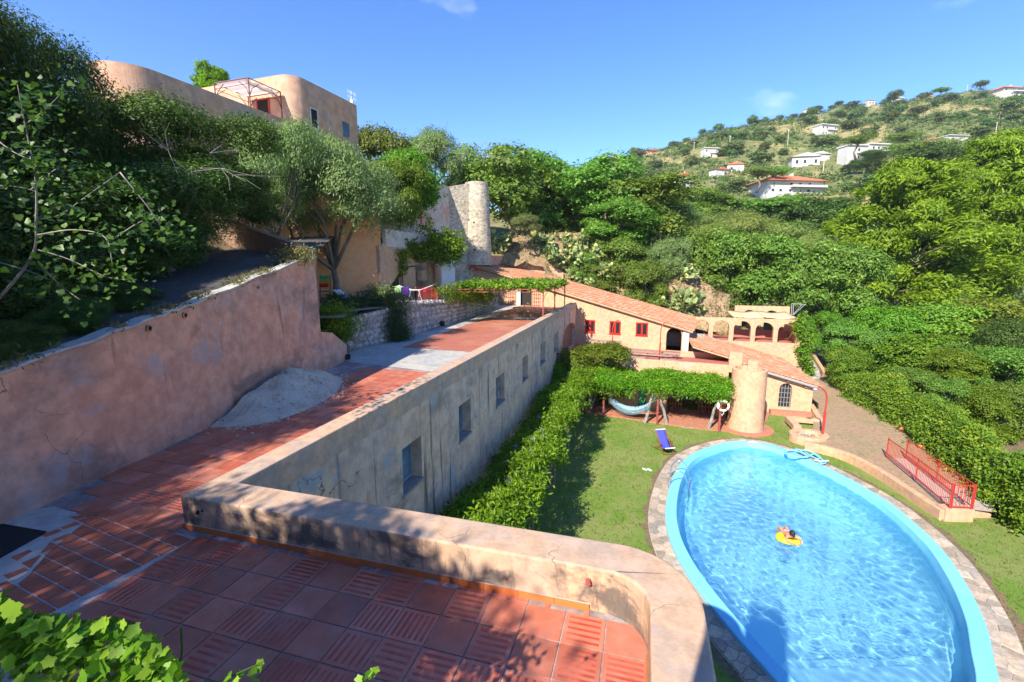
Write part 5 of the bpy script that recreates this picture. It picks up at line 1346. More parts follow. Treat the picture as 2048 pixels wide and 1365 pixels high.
# ------------------------------------------------------------------ garden level, garden house, stone tower
gd_poly = [(-6.5, 17.7), (-7.0, 19.9), (-6.2, 21.6), (-5.35, 23.7), (-4.4, 27.2), (-1.3, 39.8), (-1.6, 44.5), (-6, 46), (-14, 34), (-12, 24), (-9, 17)]
mb = MB(); mb.sheet(gd_poly, G); mb.v = [(x, y, z - (.35 if y > 27 and x > -5.3 else 0)) for x, y, z in mb.v]; tag(mb.build('garden_ground', M['dirt']), kind='structure')
GC = np.array([-8.3, 29.7, 0]); GX = unit(np.array([1.8, 6.9, 0])); GN = np.array([GX[1], -GX[0], 0])
HX = unit(np.array([2.8, 1.3, 0])); HN = np.array([HX[1], -HX[0], 0])
GH = thing('garden_house', 'orange and faded white house above the garden with balcony and vines', 'house', GC)
z3_ = lambda zx, zy: (500 + zx / 3.412, 230 + zy / 3.412)
def gx(zx, zy):
    p = opl(*z3_(zx, zy), GC, GN); return float((p - GC) @ GX), float(p[2])
dA, dB = gx(1045, 1100)[0], gx(1130, 1100)[0]; wA, wB = gx(1172, 1060), gx(1205, 1130); oA, oB = gx(1235, 1100)[0], gx(1300, 1100)[0]
zbal = gx(1070, 840)[1]
Lg = 8.2
mb = MB(); mb.plate([(-.2, G - .2), (Lg, G - .2), (Lg, 11.2), (-.2, 11.2)], [rect(dA, dB, G + .02, gx(1080, 1040)[1]), rect(wA[0], wB[0], wB[1], wA[1]), rect(oA, oB, G + .02, 10.2)], GC, GX, UP, GN, .35); mb.build('wall', M['plaster_peach'], GH)
LF = 9.0
mb = MB(); mb.plate([(-LF, G - .5), (0, G - .5), (0, 13.6), (-LF, 15.0)], [rect(-7.2, -6.1, 12.3, 13.4), rect(-5.2, -4.5, 9.6, 11.6)], GC, HX, UP, HN, .35); mb.build('orange_wall', M['plaster_orange'], GH)
mb = MB(); mb.obox(GC - HX * 7.2 - HN * .3 + UP * 12.3, HX * 1.1, HN * .05, UP * 1.1); mb.build('window', M['glass_dark'], GH); mb = MB(); mb.obox(GC - HX * 5.2 - HN * .3 + UP * 9.6, HX * .7, HN * .05, UP * 2.0); mb.build('window', M['glass_dark'], GH)
mb = MB(); mb.obox(GC - GN * 6 + GX * .3 + UP * 11.2, GX * (Lg - .3), GN * 5.95, UP * .15); mb.build('balcony_floor', M['concrete'], GH)
u0 = gx(1175, 700)[0]
mb = MB(); o2 = GC - GN * 1.6
wv = rect(gx(1205, 700)[0] + .4, gx(1250, 700)[0] + .9, gx(1230, 765)[1] - .1, gx(1230, 645)[1] + .1)
mb.plate([(-.2, 11.3), (Lg - 1.2, 11.3), (Lg - 1.2, 16.3), (Lg - 3.0, 16.3), (Lg - 4.2, 15.9), (-.2, 15.4)], [wv] if wv[1][0] < Lg - 1.3 else [], o2, GX, UP, GN, .3)
qa, qb = o2 + GX * (Lg - 1.2), oy(899, 440, 43.3); qb[2] = 0; qd = unit(qb - qa); qn = np.array([qd[1], -qd[0], 0]); ql = np.linalg.norm(qb - qa)
mb.plate([(0, 8), (ql, 8), (ql, 17.0), (.8, 17.0), (0, 16.6)], [], qa, qd, UP, qn, .3); mb.build('upper_wall', M['plaster_white'], GH)
window_unit(GH, o2 + GX * wv[0][0] + UP * wv[0][1], GX, GN, wv[1][0] - wv[0][0], wv[2][1] - wv[0][1], M['wood_dark'], M['interior'], .1, (0, 0), .07)
bp0 = gx(1070, 745)[1]
mb = MB(); mb.plate([(.6, 11.2), (Lg - .2, 11.2), (Lg - .2, 11.9), (Lg - 1.0, 12.3), (.6, 12.3)], [], GC, GX, UP, GN, .22); mb.build('balcony_parapet', M['plaster_white'], GH)
mb = MB(); mb.obox(GC + GX * dA - GN * .25 + UP * G, GX * (dB - dA), GN * .04, UP * 2.6); dd_ = mb.build('door', M['glass_dark'], GH)
mb = MB(); 
for i in range(5): mb.bar(GC + GX * (dA + (dB - dA) * i / 4) - GN * .05 + UP * G, GC + GX * (dA + (dB - dA) * i / 4) - GN * .05 + UP * 10.4, .04)
for i in range(7): mb.bar(GC + GX * dA - GN * .05 + UP * (G + .1 + .37 * i), GC + GX * dB - GN * .05 + UP * (G + .1 + .37 * i), .035)
mb.build('door_grille', M['dark_iron'], dd_)
mb = MB(); mb.obox(GC + GX * wA[0] - GN * .2 + UP * wB[1], GX * (wB[0] - wA[0]), GN * .04, UP * (wA[1] - wB[1])); mb.build('window', M['wood_dark'], GH)
mb = MB(); mb.obox(GC + GX * oA - GN * .3 + UP * G, GX * (oB - oA), GN * .04, UP * 2.2); mb.build('opening', M['interior'], GH)
cv = [GC + GX * (dB - .3) + GN * .05 + UP * 10.75, GC + GX * (dB + .7) + GN * .5 + UP * 10.5, GC + GX * (dB + 1.6) + GN * .5 + UP * 10.75]
# white sheet hanging by the garden door
s0, s1 = oy(*z3_(1305, 970), 36.2), oy(*z3_(1395, 970), 37.6); sb = oy(*z3_(1320, 1225), 36.2)
mb = MB(); vs = []
for i in range(15):
    for j in range(9):
        t, s_ = i / 14, j / 8; p = s0 * (1 - t) + s1 * t; p = p + (UP * (sb[2] - s0[2])) * s_ + GN * .06 * sin(9 * t) * s_; vs.append(p)
mb.add(vs, [(i * 9 + j, i * 9 + 9 + j, i * 9 + 10 + j, i * 9 + 1 + j) for i in range(14) for j in range(8)])
tag(mb.build('hanging_sheet', M['cloth_white'], smooth=True, loc=sb), 'large white sheet hanging like a curtain by the garden door', 'sheet')
s0, s1 = oy(*z3_(60, 410), 27.2), oy(*z3_(150, 420), 28.0); mb = MB(); vs = []
for i in range(9):
    for j in range(9):
        t, s_ = i / 8, j / 8; p = s0 * (1 - t) + s1 * t; p = p - UP * 2.0 * s_ * (1 - .35 * t) - (s1 - s0) * .35 * s_ * t; vs.append(p + HN * .05 * sin(8 * t))
mb.add(vs, [(i * 9 + j, i * 9 + 9 + j, i * 9 + 10 + j, i * 9 + 1 + j) for i in range(8) for j in range(8)])
tag(mb.build('balcony_curtain', M['cloth_white'], smooth=True, loc=s0), 'white curtain gathered to one side of the orange balcony behind olive tree', 'curtain')
# old stone tower
ST = thing('stone_tower', 'old round stone tower with putlog holes joined to a rubble wall', 'tower', (-3.4, 45, 10))
tcx = np.array([-3.35, 45.2]); mb = MB()
def stoney():
    m, nt, b = newmat('old_tower_masonry'); g = nt.nodes.new('ShaderNodeNewGeometry'); v = g.outputs['Position']
    vo = nt.nodes.new('ShaderNodeTexVoronoi'); vo.feature = 'DISTANCE_TO_EDGE'; vo.inputs['Scale'].default_value = 3.6
    nt.links.new(_map(nt, v, (1, 1, 1.7)), vo.inputs['Vector'])
    vc = nt.nodes.new('ShaderNodeTexVoronoi'); vc.inputs['Scale'].default_value = 3.6; nt.links.new(_map(nt, v, (1, 1, 1.7)), vc.inputs['Vector'])
    c = _mix(nt, _ramp(nt, _noise(nt, v, 2.2, 6, .65), .38, .62), (.50, .42, .30), (.33, .28, .21))
    bw = nt.nodes.new('ShaderNodeRGBToBW'); nt.links.new(vc.outputs['Color'], bw.inputs[0]); c = _mix(nt, .7, c, bw.outputs[0], 'SOFT_LIGHT')
    c = _mix(nt, _ramp(nt, vo.outputs['Distance'], .02, .10), (.46, .39, .29), c)
    nt.links.new(c, b.inputs['Base Color']); b.inputs['Roughness'].default_value = .95
    bp = nt.nodes.new('ShaderNodeBump'); bp.inputs['Strength'].default_value = .9; bp.inputs['Distance'].default_value = .12; nt.links.new(_mix(nt, .5, vo.outputs['Distance'], _noise(nt, v, 6, 6, .7)), bp.inputs['Height']); nt.links.new(bp.outputs[0], b.inputs['Normal']); return m
M['masonry'] = stoney()
mb.lathe([(1.42, 0), (1.30, 3), (1.16, 6), (1.09, 7.6), (.9, 7.65), (.88, 7.0), (.01, 7.0)], (tcx[0], tcx[1], 10.0), 40); tw_ = mb.build('round_wall', M['masonry'], ST, smooth=True); md = tw_.modifiers.new('edge', 'EDGE_SPLIT'); md.split_angle = radians(40)
wl0 = qb + np.array([0, .05, 0]); w1_ = np.array([tcx[0] - .3, tcx[1] - .75, 0]); dl = np.linalg.norm((w1_ - wl0)[:2])
mb = MB(); dv = unit((w1_ - wl0) * np.array([1, 1, 0])); mb.plate([(-.02, 8), (dl, 8), (dl, 17.5), (dl - .8, 17.35), (-.02, 17.0)], [], np.array([wl0[0], wl0[1], 0]) + np.array([dv[1], -dv[0], 0]) * .03, dv, UP, np.array([dv[1], -dv[0], 0]), .5); mb.build('rubble_wall', M['masonry'], ST)
for q in ((935, 440), (948, 446), (948, 474), (950, 500), (932, 420)):
    c_ = oy(*q, 44.0); r = unit(np.array([c_[0] - tcx[0], c_[1] - tcx[1], 0])); p = np.array([tcx[0], tcx[1], c_[2]]) + r * (1.42 - (c_[2] - 10) * .043); mb = MB(); s_ = np.array([-r[1], r[0], 0]); mb.obox(p - s_ * .09 - UP * .10 - r * .05, s_ * .18, UP * .2, r * .055); mb.build('putlog_hole', M['interior'], ST)

# ------------------------------------------------------------------ rubble retaining wall below the garden, stone by stone
SW = thing('rubble_wall', 'rough grey rubble retaining wall between garden and red paved terrace', 'wall', (-4.5, 27, T))
swp = [(-7.15, 19.8), (-6.35, 21.3), (-5.35, 23.75), (-4.45, 27.2), (-3.0, 32.6), (-1.2, 40.3)]; swz = [7.7, 7.85, 8.1, 7.95, 7.6, 7.6]
mb = MB(); vs = []
for p, z in zip(swp, swz): vs += [(p[0], p[1], T - .3), (p[0] - .12, p[1] + .03, z), (p[0] - .6, p[1] + .15, z), (p[0] - .6, p[1] + .15, T - .3)]
k = len(swp); mb.add(vs, [(i * 4 + j + 1, i * 4 + j, i * 4 + 4 + j, i * 4 + 5 + j) for i in range(k - 1) for j in range(3)] + [(0, 1, 2, 3), tuple((k - 1) * 4 + j for j in (3, 2, 1, 0))]); mb.build('wall_core', M['stone_mortar'], SW)
sm = []
for i in range(6):
    mb = MB(); mb.ball((0, 0, 0), (.5, .5, .5), 7, 5, jit=.16, rng=R3); me = bpy.data.meshes.new('stone'); me.from_pydata(mb.v, [], mb.f); me.materials.append(M['stone']); sm.append(me)
seglen = [np.linalg.norm(np.array(swp[i + 1]) - np.array(swp[i])) for i in range(k - 1)]; cum = np.cumsum([0] + seglen); nst = 0; rest = MB()
z_ = 0
rows = 6
for r_ in range(rows):
    s_ = R3.uniform(0, .2)
    while s_ < cum[-1]:
        i = int(np.searchsorted(cum, s_, 'right') - 1); i = min(i, k - 2); t = (s_ - cum[i]) / seglen[i]
        p = np.array(swp[i]) * (1 - t) + np.array(swp[i + 1]) * t; zt = swz[i] * (1 - t) + swz[i + 1] * t
        ln = R3.uniform(.22, .48); hh = (zt - T) / rows
        zc = T + hh * (r_ + .5) + R3.normal() * .025; ang = atan2(swp[i + 1][1] - swp[i][1], swp[i + 1][0] - swp[i][0])
        pos = (p[0] - .01 - .12 * (zc - T) / 1.6, p[1], zc)
        if nst < 300:
            o = link('stone', sm[R3.integers(6)], SW, pos); o.scale = (ln * 1.02, .22, hh * R3.uniform(.85, 1.08)); o.rotation_euler = (R3.normal() * .15, R3.normal() * .2, ang); nst += 1
        else:
            rest.M = Matrix.Translation(pos) @ Matrix.Rotation(ang, 4, 'Z') @ Matrix.Diagonal((ln * 1.02, .22, hh, 1)); rest.ball((0, 0, 0), (.5, .5, .5), 7, 5, jit=.16, rng=R3)
        s_ += ln * .98
if rest.v: rest.M = None; tag(rest.build('further_stones', M['stone'], SW), kind='stuff')
mb = MB(); c_ = oz(884, 651, T + .1); mb.tube([c_ - np.array([.15, 0, -.1]), c_ + np.array([.14, -.03, .1])], .15, 12); mb.build('drain_pipe', M['interior'], SW)

# ------------------------------------------------------------------ houses on the far hill
def on_hill(px, py):
    best = None
    for Y in np.arange(110, 420, 4.0):
        p = oy(px, py, Y); g = p[2] - terr(p[0], Y)
        if best is None or abs(g) < best[0]: best = (abs(g), Y, p, g)
        if g <= 0: break
    Y, p = best[1], best[2].copy(); p[2] = terr(p[0], Y); return Y, p
def hill_house(label, px0, px1, pytop, pybot, Y, roof='hip', wall='white', tilt=0.0, floors=2, rot=0.0, rmat='hroof', win=4):
    Y, c = on_hill((px0 + px1) / 2, pybot); zc = Y * cos(PITCH) - (c[2] - CAMZ) * sin(PITCH); w = (px1 - px0) * zc / F; h = (pybot - pytop) * zc / F * .92
    t = thing('hill_house', label, 'house', (c[0], Y, c[2])); t.rotation_euler = (0, 0, rot)
    o0 = np.array([c[0], Y, c[2]]); d = w * .55; wh = h * (.60 if roof == 'hip' else .72 if roof == 'gable' else .92)
    mb = MB(); mb.obox(o0 + np.array([-w / 2, 0, -2.0]), (w, 0, 0), (0, d, 0), (0, 0, wh + 2.0)); mb.build('wall', M[wall], t)
    mb = MB(); e = w * .07
    if roof == 'hip':
        a = [o0 + np.array(q) for q in ((-w / 2 - e, -e, wh), (w / 2 + e, -e, wh), (w / 2 + e, d + e, wh), (-w / 2 - e, d + e, wh), (-w * .22, d / 2, h), (w * .22, d / 2, h))]
        mb.add(a, [(0, 1, 5, 4), (1, 2, 5), (2, 3, 4, 5), (3, 0, 4), (3, 2, 1, 0)])
    elif roof == 'gable':
        a = [o0 + np.array(q) for q in ((-w / 2 - e, -e, wh), (0, -e, h), (w / 2 + e, -e, wh), (-w / 2 - e, d + e, wh), (0, d + e, h), (w / 2 + e, d + e, wh))]
        mb.add(a, [(0, 1, 4, 3), (1, 2, 5, 4), (0, 2, 1), (3, 4, 5), (0, 3, 5, 2)])
    else:
        mb.obox(o0 + np.array([-w / 2 - e * .5, -e, wh]), (w + e, 0, 0), (0, d + 2 * e, 0), (0, 0, h - wh))
    mb.build('roof', M[rmat], t)
    for f_ in range(floors):
        zf = wh * (f_ + .30) / floors
        for i in range(win):
            if random.random() < .3: continue
            x = -w / 2 + w * (i + .5 + random.uniform(-.12, .12)) / win; mb = MB(); ws = w / win * .13; mb.obox(o0 + np.array([x - ws, -.08, zf]), (2 * ws, 0, 0), (0, .06, 0), (0, 0, wh / floors * .36)); mb.build('window', M['glass_dark'], t)
    mb = MB(); mb.obox(o0 + np.array([-w * .1, -d * .14, wh / max(1, floors) - .1 if floors > 1 else -.2]), (w * .62, 0, 0), (0, d * .14 - .1, 0), (0, 0, .75 if floors > 1 else .4)); mb.build('balcony', M[wall], t)
    mb = MB(); mb.obox(o0 + np.array([w * .1, d * .5, h * .8]), (w * .05, 0, 0), (0, w * .05, 0), (0, 0, h * .32)); mb.build('chimney', M[wall], t)
M['hroof'] = surf('orange_roof', (.50, .145, .06), (.42, .16, .09), .4, rough=.9, var=.15, vsc=1, bump=0)
M['hbrick'] = surf('bare_brick', (.36, .20, .13), None, rough=.9, var=.2, vsc=1, bump=0)
M['hwhite'] = surf('limewashed_wall', (.50, .485, .45), (.44, .42, .38), .1, rough=.9, var=.08, vsc=1, bump=0)
hill_house('long white house with broad orange hipped roof, nearest on the hill', 1530, 1650, 345, 388, 175, 'hip', 'hwhite', floors=2, rot=.12, win=6)
hill_house('white house with two pale gables above the orange roofed house', 1586, 1636, 303, 331, 205, 'gable', 'hwhite', rmat='hwhite', floors=1, rot=-.2, win=3)
hill_house('smaller white gabled wing beside the two gabled house', 1622, 1660, 302, 322, 212, 'gable', 'hwhite', rmat='hwhite', floors=1, rot=.1, win=2)
hill_house('modern white flat roofed house high on the dry slope', 1638, 1676, 249, 270, 290, 'flat', 'hwhite', rmat='hwhite', floors=2, rot=.25, win=4)
hill_house('small white two storey house alone on the left slope', 1408, 1437, 294, 315, 300, 'flat', 'hwhite', rmat='hwhite', floors=2, rot=.1, win=3)
hill_house('small house with red verge roof low on the left slope', 1357, 1388, 343, 374, 220, 'gable', 'hwhite', floors=2, rot=.5, win=2)
hill_house('white gabled house half hidden by trees left of umbrella pines', 1428, 1462, 334, 352, 225, 'gable', 'hwhite', floors=1, rot=.4, win=2)
hill_house('white house with chimney just behind the umbrella pines', 1455, 1486, 326, 347, 235, 'gable', 'hwhite', floors=1, rot=-.2, win=2)
hill_house('grey villa with flat white eaves beside tall umbrella pine', 1692, 1740, 288, 322, 200, 'flat', 'hwhite', rmat='hwhite', floors=2, rot=.1, win=3)
hill_house('white villa with chimney right of the grey villa', 1735, 1778, 284, 312, 215, 'flat', 'hwhite', rmat='hwhite', floors=2, rot=.15, win=3)
hill_house('low house with red roof and white upper floor above the pines', 1862, 1902, 270, 286, 215, 'hip', 'hwhite', floors=1, rot=.1, win=3)
hill_house('white block with flat roof above the bright pine', 1893, 1936, 268, 284, 222, 'flat', 'hwhite', rmat='hwhite', floors=1, rot=.1, win=2)
hill_house('large white house on the ridge at the right edge', 2003, 2056, 166, 190, 400, 'hip', 'hwhite', floors=2, rot=.1, win=4)
hill_house('small white house on the skyline of the ridge', 1737, 1752, 184, 194, 400, 'flat', 'hwhite', floors=1, rot=.1, win=2)
hill_house('white cottage on the skyline left of a round tree', 1793, 1812, 173, 183, 405, 'gable', 'hwhite', rmat='hwhite', floors=1, rot=.2, win=2)
hill_house('bare brick building on the ridge beside a round tree', 1845, 1866, 186, 197, 390, 'flat', 'hbrick', rmat='hbrick', floors=1, rot=.1, win=2)
hill_house('ochre house with red roof on the left shoulder of the hill', 1290, 1322, 297, 308, 330, 'gable', 'plaster_peach', floors=1, rot=.4, win=3)
hill_house('farthest left house at the foot of the ridge line', 1221, 1242, 300, 313, 380, 'hip', 'hwhite', rmat='hbrick', floors=1, rot=.2, win=2)
hill_house('long low white house below the ridge trees', 1616, 1642, 217, 226, 380, 'flat', 'hwhite', floors=1, rot=.3, win=3)
hill_house('pale shed with red roof beside the orange roofed house', 1528, 1556, 374, 385, 172, 'hip', 'hwhite', floors=1, rot=.1, win=1)
for px, y0, y1, Y, lb in ((1388, 284, 298, 300, 'utility pole above the small white house'), (1458, 275, 308, 290, 'utility pole right of the lone white house'), (1473, 290, 303, 285, 'shorter utility pole beside a taller one'), (1528, 265, 282, 310, 'utility pole on the dry grass slope'), (1575, 262, 290, 290, 'utility pole left of the modern white house'), (1646, 321, 345, 190, 'white lamp post above the orange roofed house'), (1991, 246, 268, 230, 'grey utility pole at the right above the pines'), (1304, 343, 362, 260, 'short utility pole low on the left slope'), (1933, 173, 188, 400, 'utility pole on the ridge near right edge')):
    Y, b_ = on_hill(px, y1); t_ = b_ + UP * (y1 - y0) * Y / F; mb = MB(); mb.tube([b_ - UP, t_], .16, 6); mb.bar(t_ - UP * .4 - np.array([.8, 0, 0]), t_ - UP * .4 + np.array([.8, 0, 0]), .12); tag(mb.build('utility_pole', M['plaster_white'], loc=b_), lb, 'pole')
# ------------------------------------------------------------------ trees and plants
R5 = np.random.default_rng(77)
# dark evergreens on the bank above the driveway
for i, (px, t_, b_, w_, Y, lab) in enumerate((
    (25, -40, 560, 380, 11.5, 'tall dark evergreen at far left, its top cut by the frame'),
    (200, 84, 560, 250, 14, 'dark evergreen with pointed top beside the villa terrace'),
    (392, 218, 505, 335, 16, 'dark evergreen nearest the olive tree, leaning over the driveway'),
    (130, 300, 640, 420, 11.5, 'low dark evergreen behind the fig branches'),
    (310, 320, 570, 340, 13.5, 'rounded dark evergreen low on the bank in the middle'))):
    tree_at('dark%d' % (i % 3), lab, px, t_, b_, w_, Y, name='evergreen_tree')
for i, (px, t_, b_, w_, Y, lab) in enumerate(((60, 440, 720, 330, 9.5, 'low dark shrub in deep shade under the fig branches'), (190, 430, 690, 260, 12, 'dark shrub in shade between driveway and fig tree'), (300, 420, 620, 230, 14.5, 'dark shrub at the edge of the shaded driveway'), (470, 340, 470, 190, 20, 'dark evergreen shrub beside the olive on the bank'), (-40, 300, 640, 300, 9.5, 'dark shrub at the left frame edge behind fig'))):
    tree_at('dark%d' % (i % 3), lab, px, t_, b_, w_, Y, name='dark_shrub', cat='shrub', trunk=False)  # the low left ones are added to fill black shade along the driveway
for i, (x, y, z, h, w, lab) in enumerate(((-8.6, -3.9, 5.5, 9.4, 5.4, 'leafy tree behind the terrace, left of the house'), (-5.9, -3.9, 5.5, 8.9, 4.6, 'leafy tree behind the terrace, close to the house'), (-13.5, 2.5, 9.5, 7.5, 7.5, 'evergreen beside the lower driveway'), (-14.5, 8.0, 11, 7.5, 7.5, 'evergreen on the bank over the driveway'), (-13, -3.5, 8.5, 8.0, 7, 'evergreen at the bottom of the driveway'))):
    tree('dark%d' % (i % 3) if i > 1 else 'dense%d' % i, lab, x, y, z, h, w, name='evergreen_tree' if i > 1 else 'leafy_tree')
def twigs(name, label, px, py, Y, n=12, L=1.3):
    mb = MB(); c = oy(px, py, Y); r = np.random.default_rng(px)
    for _ in range(n):
        e = c + r.normal(size=3) * np.array([L * .6, L * .4, L * .35]); m_ = (c + e) / 2 + r.normal(size=3) * .12; mb.tube([c + (e - c) * .3 + r.normal(size=3) * .35, m_, e], [.008, .006, .003], 4)
        for _ in range(2):
            q = e + r.normal(size=3) * .35; mb.tube([m_, (m_ + q) / 2 + r.normal(size=3) * .06, q], [.005, .004, .002], 4)
    tag(mb.build(name, M['twig'], loc=c), label, 'branch')
twigs('bare_branch', 'tangle of bare grey twigs under the dark evergreen near olive', 400, 340, 13.2)
twigs('bare_branch', 'bare grey branches sticking out above the stone tower', 935, 305, 47, 30, 3.2)
# olives in the garden
tree_at('olive0', 'large silvery olive tree in front of the orange garden house', 672, 262, 590, 275, 27.5, rot=.6, name='olive_tree')
tree_at('olive1', 'paler olive tree higher up beneath the villa windows', 555, 238, 520, 190, 24.5, name='olive_tree')
# trees behind the garden house and tower
back = (
 ('dense0', 'bright leafy tree right against the villa end wall', 765, 245, 470, 150, 42, None),
 ('dense1', 'dark leafy tree in front of the white upper house', 800, 300, 440, 130, 37, 'lf_ivy'),
 ('grey0', 'pale grey tree with thin crown above the stone tower', 868, 248, 430, 120, 52, 'lf_grey'),
 ('grey0', 'small feathery round tree on the skyline right of the tower', 998, 283, 400, 44, 75, 'lf_feather'),
 ('broad0', 'leafy tree immediately left of the feathery skyline tree', 935, 290, 440, 130, 58, None),
 ('broad1', 'large leafy tree directly behind the round stone tower', 1010, 310, 480, 190, 56, None),
 ('broad2', 'tall rounded tree with reddish tips behind the cactus bank', 1060, 318, 480, 170, 62, None),
 ('broad0', 'leafy tree at the dip of the skyline', 1120, 345, 470, 150, 66, None),
 ('broad1', 'broad rounded tree on the skyline left of the far hill', 1185, 324, 480, 210, 60, None),
 ('broad2', 'wide leafy tree left of the wooden pole', 1270, 360, 490, 210, 58, None),
 ('dense0', 'wide leafy tree right of the wooden pole', 1235, 395, 500, 190, 54, None),
 ('grey0', 'grey green rounded tree beneath the small white house', 1330, 400, 500, 150, 62, None),
 ('grey0', 'grey shrub on the bank right of the stone tower', 1050, 425, 490, 70, 49, None),
 ('broad1', 'dark rounded tree mid valley under the hill houses', 1300, 385, 470, 130, 85, None),
 ('feather0', 'pale feathery cane thicket in the valley, left clump', 1390, 420, 510, 150, 78, None),
 ('feather0', 'pale feathery cane thicket in the valley, middle clump', 1460, 415, 520, 160, 80, None),
 ('feather0', 'pale feathery cane thicket in the valley, right clump', 1560, 440, 540, 180, 76, None),
 ('broad0', 'dark green tree behind the cane thickets at left', 1400, 375, 450, 160, 105, None),
 ('broad2', 'dark green tree behind the cane thickets at right', 1540, 400, 470, 150, 105, None),
 ('broad1', 'dark tree right behind the cane thicket beside the pines', 1610, 395, 500, 130, 100, 'lf_dark'),
 ('dense1', 'large dense bright tree behind the arcade, left one', 1430, 455, 650, 190, 54, 'lf_broad'),
 ('dense0', 'large dense tree directly behind the awnings', 1500, 465, 650, 190, 53, None),
 ('dense1', 'tall leafy dark tree right of the pole frame', 1640, 480, 680, 190, 47, None),
 ('dense0', 'leafy tree on the cactus bank above the roof ridge', 1250, 470, 610, 130, 52, None),
 ('dense1', 'bushy tree above the farmhouse chimney', 1290, 520, 640, 120, 49, None),
 ('dense0', 'dense tree between cactus bank and the chimney', 1200, 520, 600, 120, 51, None),
 ('dense1', 'small shrub at the foot of the cactus bank', 1165, 500, 590, 60, 51, None),
 ('grey0', 'silvery shrub on the bank over the chimney', 1330, 470, 600, 90, 51, None))
for k_, lab, px, t_, b_, w_, Y, mt in back:
    tree_at(k_, lab, px, t_, b_, w_, Y, mat=mt, name='leafy_tree' if 'shrub' not in lab and 'thicket' not in lab else ('cane_thicket' if 'thicket' in lab else 'shrub'), cat='tree' if 'tree' in lab else 'shrub')
# more trees clothing the valley floor
for i in range(46):
    Y = R5.uniform(72, 150); a_ = R5.uniform(.1, 1.15); x = a_ * Y; z = terr(x, Y); h = R5.uniform(5, 9.5)
    tree(('broad0', 'broad1', 'broad2', 'grey0', 'feather0')[R5.choice(5, p=[.28, .28, .24, .14, .06])], 'rounded green tree in the wooded valley below the hill', x, Y, z - .5, h, h * R5.uniform(.9, 1.35), 'trees of the wooded valley', name='valley_tree')
for i in range(22):
    Y = R5.uniform(60, 110); a_ = R5.uniform(-.42, .14); x = a_ * Y; z = terr(x, Y); h = R5.uniform(4.5, 7)
    tree(('broad0', 'broad1', 'broad2', 'grey0')[R5.integers(4)], 'green tree in the wood behind the stone tower', x, Y, z - .5, h * .8, h * R5.uniform(.9, 1.3), 'trees of the wood behind the tower', name='wood_tree')
# umbrella pines and others on the hill
for px, t_, b_, w_, Y, lab in ((1513, 333, 385, 62, 172, 'umbrella pine left of the orange roofed house'), (1545, 331, 385, 60, 174, 'second umbrella pine touching the first one'), (1712, 268, 320, 62, 190, 'tall umbrella pine over the grey villa'), (1802, 265, 305, 60, 200, 'rounded umbrella pine left of the low red roofed house'), (1880, 175, 200, 36, 385, 'round umbrella pine on the ridge'), (1835, 283, 350, 130, 170, 'broad bright umbrella pine behind the Aleppo pines'), (1255, 335, 368, 45, 90, 'dark rounded pine at the far hill foot'), (1428, 280, 300, 26, 300, 'small round tree over the lone white house')):
    tree_at('umbrella0', lab, px, t_, b_, w_, Y, name='umbrella_pine')
tree_at('dark1', 'dark cedar between the two grey villas', 1735, 300, 345, 75, 170, name='cedar_tree')
tree_at('broad2', 'dark brownish tree right of the bright umbrella pine', 1850, 300, 370, 110, 150, name='leafy_tree', mat='lf_dark')
tree_at('pine1', 'bright green pine top showing above the villa roof terrace', 440, 128, 330, 130, 40, name='pine_tree')
